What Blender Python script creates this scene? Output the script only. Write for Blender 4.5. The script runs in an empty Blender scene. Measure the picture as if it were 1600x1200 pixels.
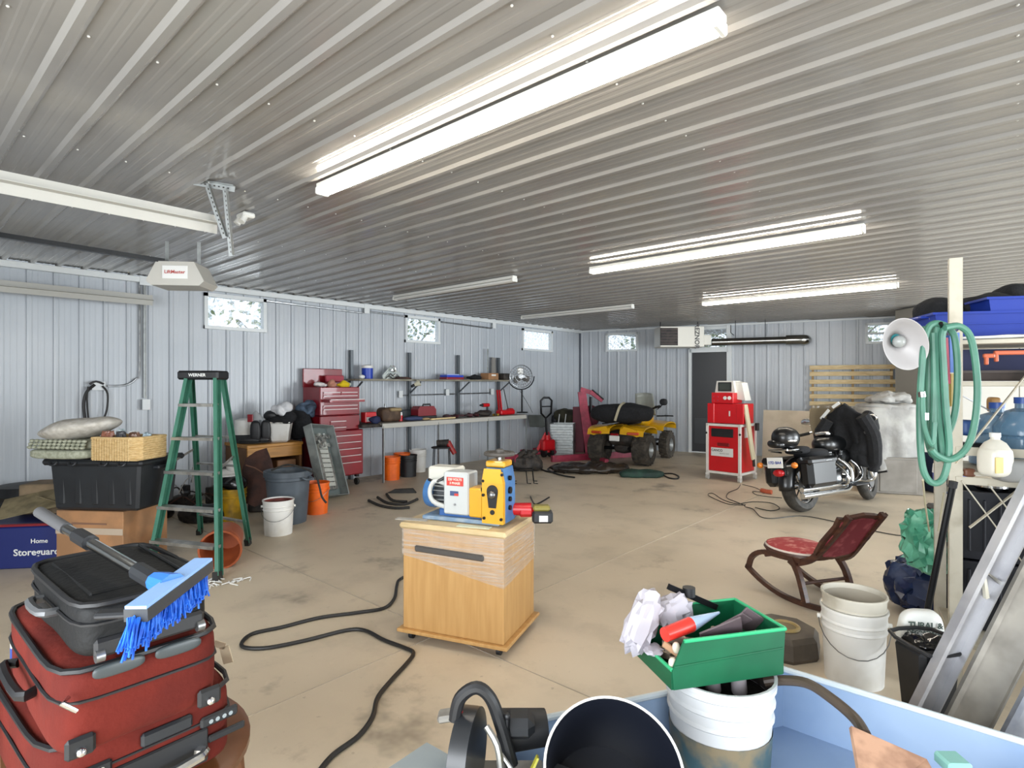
import bpy, math, random
from mathutils import Vector, Matrix, noise
random.seed(7)
S = bpy.context.scene
COL = S.collection
F, H, CZ = 895.0, 1.5, 2.8            # focal length in px, eye height, ceiling height
ANG = math.atan2(790, 895); ca, sa = math.cos(ANG), math.sin(ANG)
# ---------------- camera, world, exposure ----------------
cam = bpy.data.objects.new('camera', bpy.data.cameras.new('camera')); COL.objects.link(cam)
cam.location = (0, 0, H); cam.rotation_euler = (math.pi/2, 0, ANG)
cam.data.lens = 36*F/1600; cam.data.sensor_width = 36; cam.data.clip_start = 0.05
S.camera = cam
S.view_settings.view_transform = 'Standard'; S.view_settings.look = 'None'
S.view_settings.exposure = 1.55; S.view_settings.gamma = 1.0; S.view_settings.use_curve_mapping = False
W = bpy.data.worlds.new('sky'); S.world = W; W.use_nodes = True
_b = W.node_tree.nodes['Background']
_b.inputs[0].default_value = (0.78, 0.89, 1.0, 1); _b.inputs[1].default_value = 0.6
TUBE = 12.0
S.cycles.max_bounces = 8
S.cycles.diffuse_bounces = 4
S.cycles.caustics_reflective = False; S.cycles.caustics_refractive = False
def area(name, loc, rot, sx, sy, e, col):
    l = bpy.data.lights.new(name, 'AREA'); l.shape = 'RECTANGLE'; l.size = sx; l.size_y = sy; l.energy = e; l.color = col
    o = bpy.data.objects.new(name, l); COL.objects.link(o); o.location = loc; o.rotation_euler = rot; return o
# daylight through the open overhead doors behind the camera, plus added side fill
area('door_daylight', (0.6, -2.35, 1.5), (math.radians(90), 0, 0), 6.4, 2.3, 190, (0.93, 0.97, 1.0))
area('added_side_fill', (5.15, 4.2, 1.25), (0, math.radians(90), 0), 2.3, 4.0, 150, (0.9, 0.96, 1.0))  # unseen fill lamp, added to send light across to the left wall
area('added_side_fill', (5.15, 10.2, 1.25), (0, math.radians(90), 0), 2.3, 4.0, 200, (0.9, 0.96, 1.0))  # second added fill lamp out of view, brightens the far end
# ---------------- helpers ----------------
def cw(X, Y, z): return Vector((X*ca - Y*sa, X*sa + Y*ca, z))
def fl(px, py, z=0.0):
    Y = F*(H-z)/(py-600); return ((px-800)/F*Y, Y)
def zz(py, Y): return H-(py-600)*Y/F
def xx(px, Y): return (px-800)/F*Y
def dp(px, py, Y): return cw(xx(px, Y), Y, zz(py, Y))
WX = -7.93                                  # left wall plane
def wl(px, py, off=0.0):
    Y = (WX+off)/(ca*(px-800)/F - sa); return dp(px, py, Y)
C0 = cw(1.625, 13.85, 0); C0.x = WX
BD = cw(5.205, -2.77, 0).normalized()       # along the back wall, towards the right
BN = Vector((BD.y, -BD.x, 0))               # into the room
def bw(px, py, off=0.0):
    o = C0 + BN*off; q = (px-800)/F; d = cw(q, 1, 0)
    # d*Y = o + BD*s
    det = d.x*(-BD.y) + BD.x*d.y
    Y = (o.x*(-BD.y) + BD.x*o.y)/det
    return dp(px, py, Y)
def lin(c):
    if isinstance(c, str):
        c = tuple(int(c[i:i+2], 16)/255 for i in (0, 2, 4))
        c = tuple(x/12.92 if x <= .04045 else ((x+.055)/1.055)**2.4 for x in c)
    return (c[0], c[1], c[2], 1)
MATS = {}
def mat(name, col='808080', rough=0.5, metal=0.0, col2=None, scale=8.0, lo=.4, hi=.6, bump=0.0, bscale=None, stretch=None, emit=0, alpha=1, coat=0, detail=4, spec=.5):
    if name in MATS: return MATS[name]
    m = bpy.data.materials.new(name); m.use_nodes = True; MATS[name] = m
    nt = m.node_tree; N = nt.nodes; L = nt.links; b = N['Principled BSDF']
    b.inputs['Base Color'].default_value = lin(col); b.inputs['Roughness'].default_value = rough; b.inputs['Metallic'].default_value = metal
    b.inputs['Coat Weight'].default_value = coat; b.inputs['Alpha'].default_value = alpha
    b.inputs['Specular IOR Level'].default_value = spec
    tc = N.new('ShaderNodeTexCoord'); mp = N.new('ShaderNodeMapping'); L.new(tc.outputs['Object'], mp.inputs[0])
    if stretch: mp.inputs['Scale'].default_value = stretch
    if col2 is not None:
        n = N.new('ShaderNodeTexNoise'); n.inputs['Scale'].default_value = scale; n.inputs['Detail'].default_value = detail; L.new(mp.outputs[0], n.inputs[0])
        r = N.new('ShaderNodeMapRange'); r.inputs[1].default_value = lo; r.inputs[2].default_value = hi; L.new(n.outputs[0], r.inputs[0])
        x = N.new('ShaderNodeMix'); x.data_type = 'RGBA'; x.inputs[6].default_value = lin(col); x.inputs[7].default_value = lin(col2)
        L.new(r.outputs[0], x.inputs[0]); L.new(x.outputs[2], b.inputs['Base Color'])
    if bump:
        n = N.new('ShaderNodeTexNoise'); n.inputs['Scale'].default_value = bscale or scale*3; n.inputs['Detail'].default_value = 5; L.new(mp.outputs[0], n.inputs[0])
        u = N.new('ShaderNodeBump'); u.inputs['Strength'].default_value = bump; u.inputs['Distance'].default_value = .02; L.new(n.outputs[0], u.inputs['Height']); L.new(u.outputs[0], b.inputs['Normal'])
    if emit:
        b.inputs['Emission Color'].default_value = lin(col); b.inputs['Emission Strength'].default_value = emit
    return m
class MB:
    def __init__(s): s.v = []; s.f = []; s.k = []; s.ms = []; s.c = 0
    def m(s, material):
        if material not in s.ms: s.ms.append(material)
        s.c = s.ms.index(material); return s
    def add(s, v, f, M=None):
        o = len(s.v)
        s.v += [(M @ Vector(p)) if M else Vector(p) for p in v]
        for q in f: s.f.append([i+o for i in q]); s.k.append(s.c)
        return s
    def box(s, c, d, b=0.0, M=None, rz=0, taper=1.0):
        hx, hy, hz = d[0]/2, d[1]/2, d[2]/2; T = Matrix.Translation(c)
        if rz: T = T @ Matrix.Rotation(rz, 4, 'Z')
        if M: T = M @ T
        if not b:
            v = [(x*hx*(taper if z < 0 else 1), y*hy*(taper if z < 0 else 1), z*hz) for x in (-1, 1) for y in (-1, 1) for z in (-1, 1)]
            return s.add(v, [(0,1,3,2),(4,6,7,5),(0,4,5,1),(2,3,7,6),(0,2,6,4),(1,5,7,3)], T)
        b = min(b, hx*.95, hy*.95, hz*.95); v = []; ix = {}
        for x in (-1, 1):
            for y in (-1, 1):
                for z in (-1, 1):
                    t = taper if z < 0 else 1
                    for a in range(3):
                        ix[(x, y, z, a)] = len(v)
                        v.append((x*(hx*t-(b if a != 0 else 0)), y*(hy*t-(b if a != 1 else 0)), z*(hz-(b if a != 2 else 0))))
        fs = []
        R = [(-1,-1), (1,-1), (1,1), (-1,1)]
        for sg in (-1, 1):
            fs.append([ix[(sg, p, q, 0)] for p, q in R][::sg]); fs.append([ix[(p, sg, q, 1)] for p, q in R][::-sg]); fs.append([ix[(p, q, sg, 2)] for p, q in R][::sg])
        for p in (-1, 1):
            for q in (-1, 1):
                fs.append([ix[(p,q,-1,0)], ix[(p,q,1,0)], ix[(p,q,1,1)], ix[(p,q,-1,1)]][::p*q])
                fs.append([ix[(p,-1,q,0)], ix[(p,-1,q,2)], ix[(p,1,q,2)], ix[(p,1,q,0)]][::p*q])
                fs.append([ix[(-1,p,q,1)], ix[(1,p,q,1)], ix[(1,p,q,2)], ix[(-1,p,q,2)]][::p*q])
                for r in (-1, 1): fs.append([ix[(p,q,r,0)], ix[(p,q,r,1)], ix[(p,q,r,2)]][::p*q*r])
        return s.add(v, fs, T)
    def lathe(s, pr, n=24, M=None, c=(0,0,0), sq=(1,1), caps=True):
        T = Matrix.Translation(c)
        if M: T = T @ M
        v = []; f = []
        for r, z in pr:
            for i in range(n): a = 2*math.pi*i/n; v.append((r*math.cos(a)*sq[0], r*math.sin(a)*sq[1], z))
        for j in range(len(pr)-1):
            for i in range(n): f.append((j*n+i, j*n+(i+1) % n, (j+1)*n+(i+1) % n, (j+1)*n+i))
        if caps:
            if pr[0][0] > 1e-6: f.append(tuple(range(n))[::-1])
            if pr[-1][0] > 1e-6: f.append(tuple((len(pr)-1)*n+i for i in range(n)))
        return s.add(v, f, T)
    def cyl(s, p0, p1, r0, r1=None, n=12):
        p0, p1 = Vector(p0), Vector(p1); d = p1-p0; r1 = r0 if r1 is None else r1
        Q = Vector((0,0,1)).rotation_difference(d.normalized()).to_matrix().to_4x4()
        return s.lathe([(r0, 0), (r1, d.length)], n, Matrix.Translation(p0) @ Q)
    def tube(s, pts, r, n=7, smooth=0, closed=False, flat=None):
        P = [Vector(p) for p in pts]
        if smooth:
            Q = []; m = len(P)
            for i in range(m if closed else m-1):
                g = (lambda k: P[k % m]) if closed else (lambda k: P[max(0, min(m-1, k))])
                a, b, c, d = g(i-1), g(i), g(i+1), g(i+2)
                for t in range(smooth):
                    u = t/smooth; Q.append(.5*((2*b)+(c-a)*u+(2*a-5*b+4*c-d)*u*u+(3*b-a-3*c+d)*u**3))
            if not closed: Q.append(P[-1])
            P = Q
        m = len(P); v = []; f = []; nrm = None
        for i, p in enumerate(P):
            t = (P[(i+1) % m]-P[i-1]) if closed else (P[min(i+1, m-1)]-P[max(i-1, 0)])
            if t.length < 1e-9: t = Vector((0,0,1))
            t.normalize()
            if nrm is None:
                nrm = t.orthogonal().normalized()
                if flat is not None:
                    nrm = (Vector(flat)-t*t.dot(Vector(flat))).normalized()
            nrm = nrm-t*nrm.dot(t)
            nrm = nrm.normalized() if nrm.length > 1e-6 else t.orthogonal().normalized()
            bi = t.cross(nrm); rr = r[min(len(r)-1, int(i*len(r)/m))] if isinstance(r, (list, tuple)) and flat is None else r
            for k in range(n):
                a = 2*math.pi*(k+.5)/n
                if flat is not None: v.append(p+nrm*math.cos(a)*r[0]*1.414+bi*math.sin(a)*r[1]*1.414)
                else: v.append(p+nrm*math.cos(a)*rr+bi*math.sin(a)*rr)
        for i in range(m if closed else m-1):
            for k in range(n): f.append((i*n+k, i*n+(k+1) % n, ((i+1) % m)*n+(k+1) % n, ((i+1) % m)*n+k))
        if not closed: f.append(tuple(range(n))[::-1]); f.append(tuple((m-1)*n+k for k in range(n)))
        return s.add(v, f)
    def bar(s, p0, p1, w, t, up=(0,0,1)): return s.tube([p0, p1], (w/2, t/2), n=4, flat=up)
    def sph(s, c, d, n=12, M=None):
        if not isinstance(d, (tuple, list)): d = (d, d, d)
        pr = [(max(1e-7, math.sin(math.pi*j/n)), -math.cos(math.pi*j/n)) for j in range(n+1)]
        T = Matrix.Translation(c) @ (M or Matrix.Identity(4)) @ Matrix.Diagonal((d[0], d[1], d[2], 1))
        return s.lathe(pr, n*2, T)
    def poly(s, pts, t, M=None):                # outline in local xz, thickness t along y
        n = len(pts); v = [(x, -t/2, z) for x, z in pts]+[(x, t/2, z) for x, z in pts]
        f = [tuple(range(n)), tuple(range(2*n-1, n-1, -1))]+[(i, i+n, (i+1) % n+n, (i+1) % n) for i in range(n)]
        return s.add(v, f, M)
    def prism(s, P, off):                        # 3D outline pushed by an offset vector
        n = len(P); off = Vector(off); v = [Vector(p) for p in P]+[Vector(p)+off for p in P]
        return s.add(v, [tuple(range(n))[::-1], tuple(range(n, 2*n))]+[(i, (i+1) % n, (i+1) % n+n, i+n) for i in range(n)])
    def soft(s, c, d, p=3.5, amp=.03, sc=4, seed=0, n=10, M=None, flatb=False, det=2):
        v = []; f = []; key = {}
        def vid(x, y, z):
            k = (round(x, 5), round(y, 5), round(z, 5))
            if k not in key:
                q = (abs(x)**p+abs(y)**p+abs(z)**p)**(1/p); w = Vector((x/q*d[0]/2, y/q*d[1]/2, z/q*d[2]/2))
                h = noise.fractal(w*sc+Vector((seed*7.3, seed*3.1, 1)), 1, 2, det)
                nn = Vector((x/q, y/q, z/q)).normalized(); w += nn*h*amp
                if flatb and w.z < -d[2]/2: w.z = -d[2]/2
                key[k] = len(v); v.append(w)
            return key[k]
        g = [2*i/n-1 for i in range(n+1)]
        for ax in range(3):
            for sg in (-1, 1):
                for i in range(n):
                    for j in range(n):
                        q = []
                        for a, b in ((g[i], g[j]), (g[i+1], g[j]), (g[i+1], g[j+1]), (g[i], g[j+1])):
                            pt = [0,0,0]; pt[ax] = sg; pt[(ax+1) % 3] = a; pt[(ax+2) % 3] = b; q.append(vid(*pt))
                        f.append(q if sg > 0 else q[::-1])
        T = Matrix.Translation(c)
        if M: T = T @ M
        return s.add(v, f, T)
    def crumple(s, c, d, seed=0, n=5, jit=.22, M=None):
        q = MB(); q.soft((0, 0, 0), d, 2.6, 0, 1, 0, n); rnd = random.Random(seed)
        v = [p*(1+rnd.uniform(-jit, jit*.7))+Vector((rnd.uniform(-1, 1), rnd.uniform(-1, 1), rnd.uniform(-1, 1)))*min(d)*.06 for p in q.v]
        return s.add(v, q.f, Matrix.Translation(c) @ (M or Matrix.Identity(4)))
    def grid(s, fn, nu, nv, t=0.0):
        v = [fn(i/nu, j/nv) for j in range(nv+1) for i in range(nu+1)]; w = nu+1
        f = [(j*w+i, j*w+i+1, (j+1)*w+i+1, (j+1)*w+i) for j in range(nv) for i in range(nu)]
        return s.add(v, f)
    def build(s, name, material=None, parent=None, world=False, loc=None, smooth=35, label=None, solid=0):
        me = bpy.data.meshes.new(name)
        V = s.v
        if world and parent is not None: Mi = MT[parent.name].inverted(); V = [Mi @ p for p in V]
        if loc is not None: V = [p-Vector(loc) for p in V]
        me.from_pydata(V, [], s.f); me.validate()
        for q in (s.ms or [material or mat('plain')]): me.materials.append(q)
        if s.ms and len(me.polygons) == len(s.k): me.polygons.foreach_set('material_index', s.k)
        if smooth:
            me.polygons.foreach_set('use_smooth', [True]*len(me.polygons)); me.set_sharp_from_angle(angle=math.radians(smooth))
        o = bpy.data.objects.new(name, me); COL.objects.link(o)
        if parent is not None: o.parent = parent; MT[o.name] = MT[parent.name]
        else: MT[o.name] = Matrix.Identity(4)
        if loc is not None: o.location = loc; MT[o.name] = Matrix.Translation(loc)
        if label: o['label'] = label
        if solid:
            md = o.modifiers.new('thick', 'SOLIDIFY'); md.thickness = solid; md.offset = 0
        return o
MT = {}
def tag(o, label, cat, group=None, kind=None):
    if label: o['label'] = label
    if cat: o['category'] = cat
    if group: o['group'] = group
    if kind: o['kind'] = kind
    return o
def thing(name, label, cat, X, Y, z=0.0, rot=0.0, group=None, world=None):
    o = bpy.data.objects.new(name, None); COL.objects.link(o); o.empty_display_size = .1
    o.location = world if world is not None else cw(X, Y, z); rz = (ANG if world is None else 0)+math.radians(rot)
    o.rotation_euler = (0, 0, rz)
    MT[o.name] = Matrix.Translation(o.location) @ Matrix.Rotation(rz, 4, 'Z')
    return tag(o, label, cat, group)
def lone(mb, name, label, cat, material=None, X=0, Y=1, z=0, rot=0, group=None, kind=None, **k):
    """a thing that is one mesh, built in local coordinates"""
    o = mb.build(name, material, None, **k); rz = ANG+math.radians(rot)
    o.location = cw(X, Y, z); o.rotation_euler = (0, 0, rz)
    MT[o.name] = Matrix.Translation(o.location) @ Matrix.Rotation(rz, 4, 'Z')
    return tag(o, label, cat, group, kind)
def lonew(mb, name, label, cat, material=None, group=None, kind=None, **k):
    """a thing that is one mesh, built in world coordinates; origin moved to its base"""
    lo = Vector((sum(p.x for p in mb.v)/len(mb.v), sum(p.y for p in mb.v)/len(mb.v), min(p.z for p in mb.v)))
    return tag(mb.build(name, material, None, loc=lo, **k), label, cat, group, kind)
def text(s, size, material, parent, M, name='lettering', ext=.0008, bold=0.0, ax='CENTER'):
    cu = bpy.data.curves.new('t', 'FONT'); cu.body = s; cu.size = size; cu.extrude = ext; cu.align_x = ax; cu.align_y = 'CENTER'; cu.offset = bold; cu.resolution_u = 3
    t = bpy.data.objects.new('t', cu); COL.objects.link(t)
    me = bpy.data.meshes.new_from_object(t.evaluated_get(bpy.context.evaluated_depsgraph_get())) ; COL.objects.unlink(t); bpy.data.objects.remove(t)
    me.transform(M); me.materials.clear(); me.materials.append(material)
    o = bpy.data.objects.new(name, me); COL.objects.link(o); o.parent = parent; MT[o.name] = MT[parent.name]; return o
RX = lambda a: Matrix.Rotation(math.radians(a), 4, 'X')
RY = lambda a: Matrix.Rotation(math.radians(a), 4, 'Y')
RZ = lambda a: Matrix.Rotation(math.radians(a), 4, 'Z')
TR = lambda x, y, z: Matrix.Translation((x, y, z))
FRONT = RX(90)                              # text laid in xz facing -y
# ---------------- common materials ----------------
M_white = mat('white_paint', 'dfe0de', .4)
M_trim = mat('white_trim', 'd6dadb', .35)
M_blk = mat('black_plastic', '131417', .5, col2='1b1c1f', scale=5)
M_blkm = mat('black_metal', '17181a', .35, .6)
M_rub = mat('black_rubber', '1d1c1b', .75, col2='2c2a27', scale=20, bump=.2)
M_chrome = mat('chrome', 'd8dadc', .12, 1)
M_steel = mat('steel', '9a9c9e', .35, .9, col2='7d7f80', scale=12)
M_galv = mat('galvanised_steel', 'a9adad', .42, .7, col2='9a9e9e', scale=15)
M_red = mat('tool_chest_red', '8a0f1e', .35, col2='780e1b', scale=3, coat=.3)
M_red2 = mat('machine_red', 'c8101c', .35, coat=.2)
M_pink = mat('faded_red_paint', 'a8364e', .5, col2='8d2c42', scale=9)
M_org = mat('orange_plastic', 'ef6a14', .45, col2='d95e14', scale=6)
M_wbk = mat('white_bucket_plastic', 'dddcd8', .45, col2='c4c0b6', scale=4, lo=.5, hi=.75)
M_wood = mat('oak_laminate', 'c49a62', .45, col2='b58a52', scale=3, stretch=(12, 12, 1), lo=.3, hi=.7)
M_pine = mat('pine_board', 'e6d0a2', .6, col2='d6bc8a', scale=4, stretch=(2, 14, 14))
M_grn = mat('green_fiberglass', '3d7562', .5, col2='336a56', scale=6)
M_alu = mat('aluminium', 'b2b1ad', .4, .75, col2='94928d', scale=14)
M_blue = mat('blue_plastic', '1c3ea8', .4)
M_blk2 = mat('dark_grey_plastic', '212428', .5, col2='1b1d21', scale=4)
M_cardb = mat('cardboard', 'a87b55', .8, col2='96704f', scale=7)
M_rust = mat('rusty_steel', '4e3128', .75, col2='3a2621', scale=7, bump=.2)
M_cable = mat('cable_black', '1c1b1b', .5)
M_cream = mat('cream_paint', 'c9c3b0', .5, col2='b3a993', scale=10, lo=.5, hi=.8)
M_dk = mat('dark_grime', '24211f', .7, col2='3a332d', scale=14, bump=.3)
M_darkfab = mat('black_fabric', '0d0e11', .9, col2='15161a', scale=30, bump=.3)
# ================= room shell =================
def floor_mat():
    m = bpy.data.materials.new('concrete_floor'); m.use_nodes = True; nt = m.node_tree; N = nt.nodes; L = nt.links; b = N['Principled BSDF']
    tc = N.new('ShaderNodeTexCoord')
    def nz(sc, det, lo, hi, rough=.55):
        n = N.new('ShaderNodeTexNoise'); n.inputs['Scale'].default_value = sc; n.inputs['Detail'].default_value = det; n.inputs['Roughness'].default_value = rough
        L.new(tc.outputs['Object'], n.inputs[0]); r = N.new('ShaderNodeMapRange'); r.inputs[1].default_value = lo; r.inputs[2].default_value = hi; L.new(n.outputs[0], r.inputs[0]); return r.outputs[0]
    def mix(fac, a, c, k=1.0):
        x = N.new('ShaderNodeMix'); x.data_type = 'RGBA'
        if k != 1:
            q = N.new('ShaderNodeMath'); q.operation = 'MULTIPLY'; q.inputs[1].default_value = k; L.new(fac, q.inputs[0]); fac = q.outputs[0]
        L.new(fac, x.inputs[0])
        if isinstance(a, str): x.inputs[6].default_value = lin(a)
        else: L.new(a, x.inputs[6])
        x.inputs[7].default_value = lin(c); return x.outputs[2]
    c = mix(nz(.55, 3, .35, .65), 'd0c2ac', 'bfb19b')
    c = mix(nz(2.2, 6, .5, .72, .65), c, 'a59986', .55)
    c = mix(nz(7, 6, .62, .8, .7), c, 'dfd3bf', .5)
    c = mix(nz(26, 3, .68, .76), c, '6d6154', .4)
    c = mix(nz(1.1, 5, .6, .72, .65), c, '6d6357', .75)
    c = mix(nz(1.9, 7, .6, .7, .7), c, '857866', .45)
    L.new(c, b.inputs['Base Color'])
    L.new(nz(3, 4, .2, .9), b.inputs['Roughness'])
    r = N.new('ShaderNodeMapRange'); r.inputs[3].default_value = .38; r.inputs[4].default_value = .62
    n = N.new('ShaderNodeTexNoise'); n.inputs['Scale'].default_value = 2; L.new(tc.outputs['Object'], n.inputs[0]); L.new(n.outputs[0], r.inputs[0]); L.new(r.outputs[0], b.inputs['Roughness'])
    u = N.new('ShaderNodeBump'); u.inputs['Strength'].default_value = .12; u.inputs['Distance'].default_value = .01
    n2 = N.new('ShaderNodeTexNoise'); n2.inputs['Scale'].default_value = 18; n2.inputs['Detail'].default_value = 6; L.new(tc.outputs['Object'], n2.inputs[0]); L.new(n2.outputs[0], u.inputs['Height']); L.new(u.outputs[0], b.inputs['Normal'])
    return m
XR, YF = 5.2, -2.4
XB = C0 + BD*((XR-C0.x)/BD.x)
mb = MB(); mb.prism([(WX-.2, YF-.3, 0), (XR+.2, YF-.3, 0), (XR+.2, XB.y+.3, 0), (WX-.2, C0.y+.2, 0)], (0, 0, -.15))
o = mb.build('floor', floor_mat(), smooth=0); o['kind'] = 'structure'
# saw-cut control joints in the slab
mb = MB()
for a, b in (((-7.9, 2.3), (5, 2.3)), ((-2.6, YF), (-2.6, 12.2))):
    mb.bar((a[0], a[1], .0008), (b[0], b[1], .0008), .006, .001)
mb.build('control_joint', mat('joint_dark', 'a3988a', .9), o, smooth=0)
mb = MB(); mb.box((-1, -9.5, -.3), (40, 14, .3)); mb.box((-16, 8, -.3), (16, 30, .3)); mb.box((0, 22, -.3), (30, 17, .3))
tag(mb.build('ground', mat('gravel', 'b9b4aa', .9, col2='9c978c', scale=3), smooth=0), 'pale gravel yard seen outside past the windows', 'ground', kind='structure')

M_ceil = mat('ceiling_sheet_metal', '8f8d89', .16, .0, col2='888683', scale=1.2, spec=.7)
M_wall = mat('wall_sheet_metal', 'b4b9bf', .3, .0, col2='adb3ba', scale=.9, spec=.5)
PITCH = .2286
def profile(h=.016, mh=.0009):
    p = [(0, 0), (.018, h), (.046, h), (.064, 0)]
    if h == .011: p = [(0, 0), (.001, -.013), (.012, -.013), (.013, 0), (.03, .005), (.05, .005), (.064, 0)]
    for c in (.118, .172): p += [(c-.014, 0), (c-.007, mh), (c+.007, mh), (c+.014, 0)]
    return p
def sheet(u0, u1, v0, v1, holes, place, h=.016, mh=.0009):
    """corrugated sheet: u across the ribs, v along them; place(u, v, height)"""
    P = []; k0 = int(math.floor(u0/PITCH))-1
    for k in range(k0, int(u1/PITCH)+2):
        for a, b in profile(h, mh): P.append((k*PITCH+a, b))
    def ht(u):
        for (a, x), (b, y) in zip(P, P[1:]):
            if a <= u <= b: return x+(y-x)*((u-a)/(b-a) if b > a else 0)
        return 0
    us = sorted(set([u0, u1]+[a for a, b in P if u0 < a < u1]+[e for hl in holes for e in hl[:2] if u0 < e < u1]))
    mb = MB()
    for a, b in zip(us, us[1:]):
        if b-a < 1e-5: continue
        m = (a+b)/2; seg = [(v0, v1)]
        for (ha, hb, va, vb) in holes:
            if ha < m < hb:
                seg = [t for (p, q) in seg for t in ((p, min(q, va)), (max(p, vb), q)) if t[1]-t[0] > 1e-4]
        for p, q in seg:
            mb.add([place(a, p, ht(a)), place(b, p, ht(b)), place(b, q, ht(b)), place(a, q, ht(a))], [(0, 1, 2, 3)])
    return mb
def shell_empty(name):
    o = bpy.data.objects.new(name, None); COL.objects.link(o); o['kind'] = 'structure'; MT[o.name] = Matrix.Identity(4); return o
# ceiling: lengths of ribbed steel, ribs running across the room
mb = MB(); mb.box(((WX+XR)/2, 5.8, CZ+.07), (XR-WX+.6, 17.2, .06)); ceil = mb.build('ceiling', M_ceil, smooth=0); ceil['kind'] = 'structure'
PW = PITCH*4; SEAM = -3.36
protoA = protoB = None
for i in range(-3, 16):
    for (x0, x1, dz) in ((WX, SEAM+.03, .004), (SEAM, XR, 0)):
        m = sheet(0, PW, x0, x1, [], lambda u, v, h, dz=dz: (v, u, dz-h))
        if dz and protoA is None: protoA = m.build('panel', M_ceil, ceil, smooth=0); o = protoA
        elif not dz and protoB is None: protoB = m.build('panel', M_ceil, ceil, smooth=0); o = protoB
        else:
            o = (protoA if dz else protoB).copy(); COL.objects.link(o)
        o.location = (0, i*PW+.02, CZ)
mb = MB()
for xr in (-6.6, -5.2, -3.9, -2.6, -1.3, 0.0, 1.3):
    for k in range(0, 56):
        y = k*PITCH+.02+.08
        if y < 12.6: mb.sph((xr, y, CZ-.003), (.006, .006, .004), 4)
scr = mb.build('screw', mat('screw_white', 'd0d0cc', .3), ceil); scr['kind'] = 'stuff'
# left wall
LW = [(318, 415), (632, 686), (815, 862)]
z1 = lambda py, p: None
WT, WB = 1.5+1.135*1.048, 1.5+.687*1.048
lholes = []
for a, b in LW: lholes.append((wl(a, 460).y, wl(b, 460).y, WB, WT))
wall_left = shell_empty('wall_left')
n = 0; y = YF
while y < C0.y-.01:
    y2 = min(y+PW, C0.y)
    hl = [h for h in lholes if h[1] > y and h[0] < y2]
    sheet(y, y2, 0, CZ, hl, lambda u, v, h: (WX+h, u, v), .011, .001).build('panel', M_wall, wall_left, smooth=0)
    y = y2
# back wall: in s along BD
def bs(px): p = bw(px, 600); return (Vector((p.x, p.y, 0))-C0).dot(BD)
def bz(px, py): return bw(px, py).z
bholes = [(bs(947), bs(997), bz(972, 549), bz(972, 520)), (bs(1078), bs(1139), 0, bz(1108, 511)), (bs(1352), bs(1408), bz(1380, 537), bz(1380, 504)), (bs(1600)-.9, bs(1600)+1.6, 1.55, 2.55)]
wall_back = shell_empty('wall_back')
L = (XB-C0).length; s = 0
BP = lambda s, off, z: tuple(C0+BD*s+BN*off+Vector((0, 0, z)))
while s < L-.01:
    s2 = min(s+PW, L); hl = [h for h in bholes if h[1] > s and h[0] < s2]
    sheet(s, s2, 0, CZ, hl, lambda u, v, h: BP(u, h, v), .011, .001).build('panel', M_wall, wall_back, smooth=0)
    s = s2
# right wall and front wall (behind the camera) with the big open door
wall_right = shell_empty('wall_right'); y = YF
while y < XB.y:
    sheet(y, min(y+PW, XB.y), 0, CZ, [h for h in ((2.2, 6.2, 0, 2.4), (8.2, 12.2, 0, 2.4)) if h[1] > y and h[0] < y+PW], lambda u, v, h: (XR-h, u, v), .016).build('panel', M_wall, wall_right, smooth=0); y += PW  # side doorways are invented openings for the added fill lamps
wall_front = shell_empty('wall_front'); x = WX
while x < XR:
    x2 = min(x+PW, XR); sheet(x, x2, 0, CZ, [h for h in ((-7.1, -4.0, 0, 2.4), (-2.7, 3.9, 0, 2.45)) if h[1] > x and h[0] < x2], lambda u, v, h: (u, YF+h, v), .016).build('panel', M_wall, wall_front, smooth=0); x = x2
# sectional door closed behind the camera on the left
d = shell_empty('door_1')
for k in range(4):
    mb = MB(); mb.box((-5.55, YF-.03, .3+k*.6), (3.1, .04, .59), .008); mb.build('door_panel', M_trim, d, smooth=0)
# ---- windows
def glass_mat():
    m = bpy.data.materials.new('frosted_pane'); m.use_nodes = True; N = m.node_tree.nodes; L = m.node_tree.links
    N.remove(N['Principled BSDF']); out = N['Material Output']
    tr = N.new('ShaderNodeBsdfTransparent'); tl = N.new('ShaderNodeBsdfTranslucent'); gl = N.new('ShaderNodeBsdfGlossy'); gl.inputs['Roughness'].default_value = .05
    tl.inputs[0].default_value = (.85, .9, .95, 1)
    tc = N.new('ShaderNodeTexCoord'); n = N.new('ShaderNodeTexNoise'); n.inputs['Scale'].default_value = 30; n.inputs['Detail'].default_value = 6; L.new(tc.outputs['Object'], n.inputs[0])
    r = N.new('ShaderNodeMapRange'); r.inputs[1].default_value = .45; r.inputs[2].default_value = .7; r.inputs[4].default_value = .8; L.new(n.outputs[0], r.inputs[0])
    a = N.new('ShaderNodeMixShader'); L.new(r.outputs[0], a.inputs[0]); L.new(tr.outputs[0], a.inputs[1]); L.new(tl.outputs[0], a.inputs[2])
    b = N.new('ShaderNodeMixShader'); b.inputs[0].default_value = .06; L.new(a.outputs[0], b.inputs[1]); L.new(gl.outputs[0], b.inputs[2]); L.new(b.outputs[0], out.inputs[0]); return m
M_pane = glass_mat()
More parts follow.
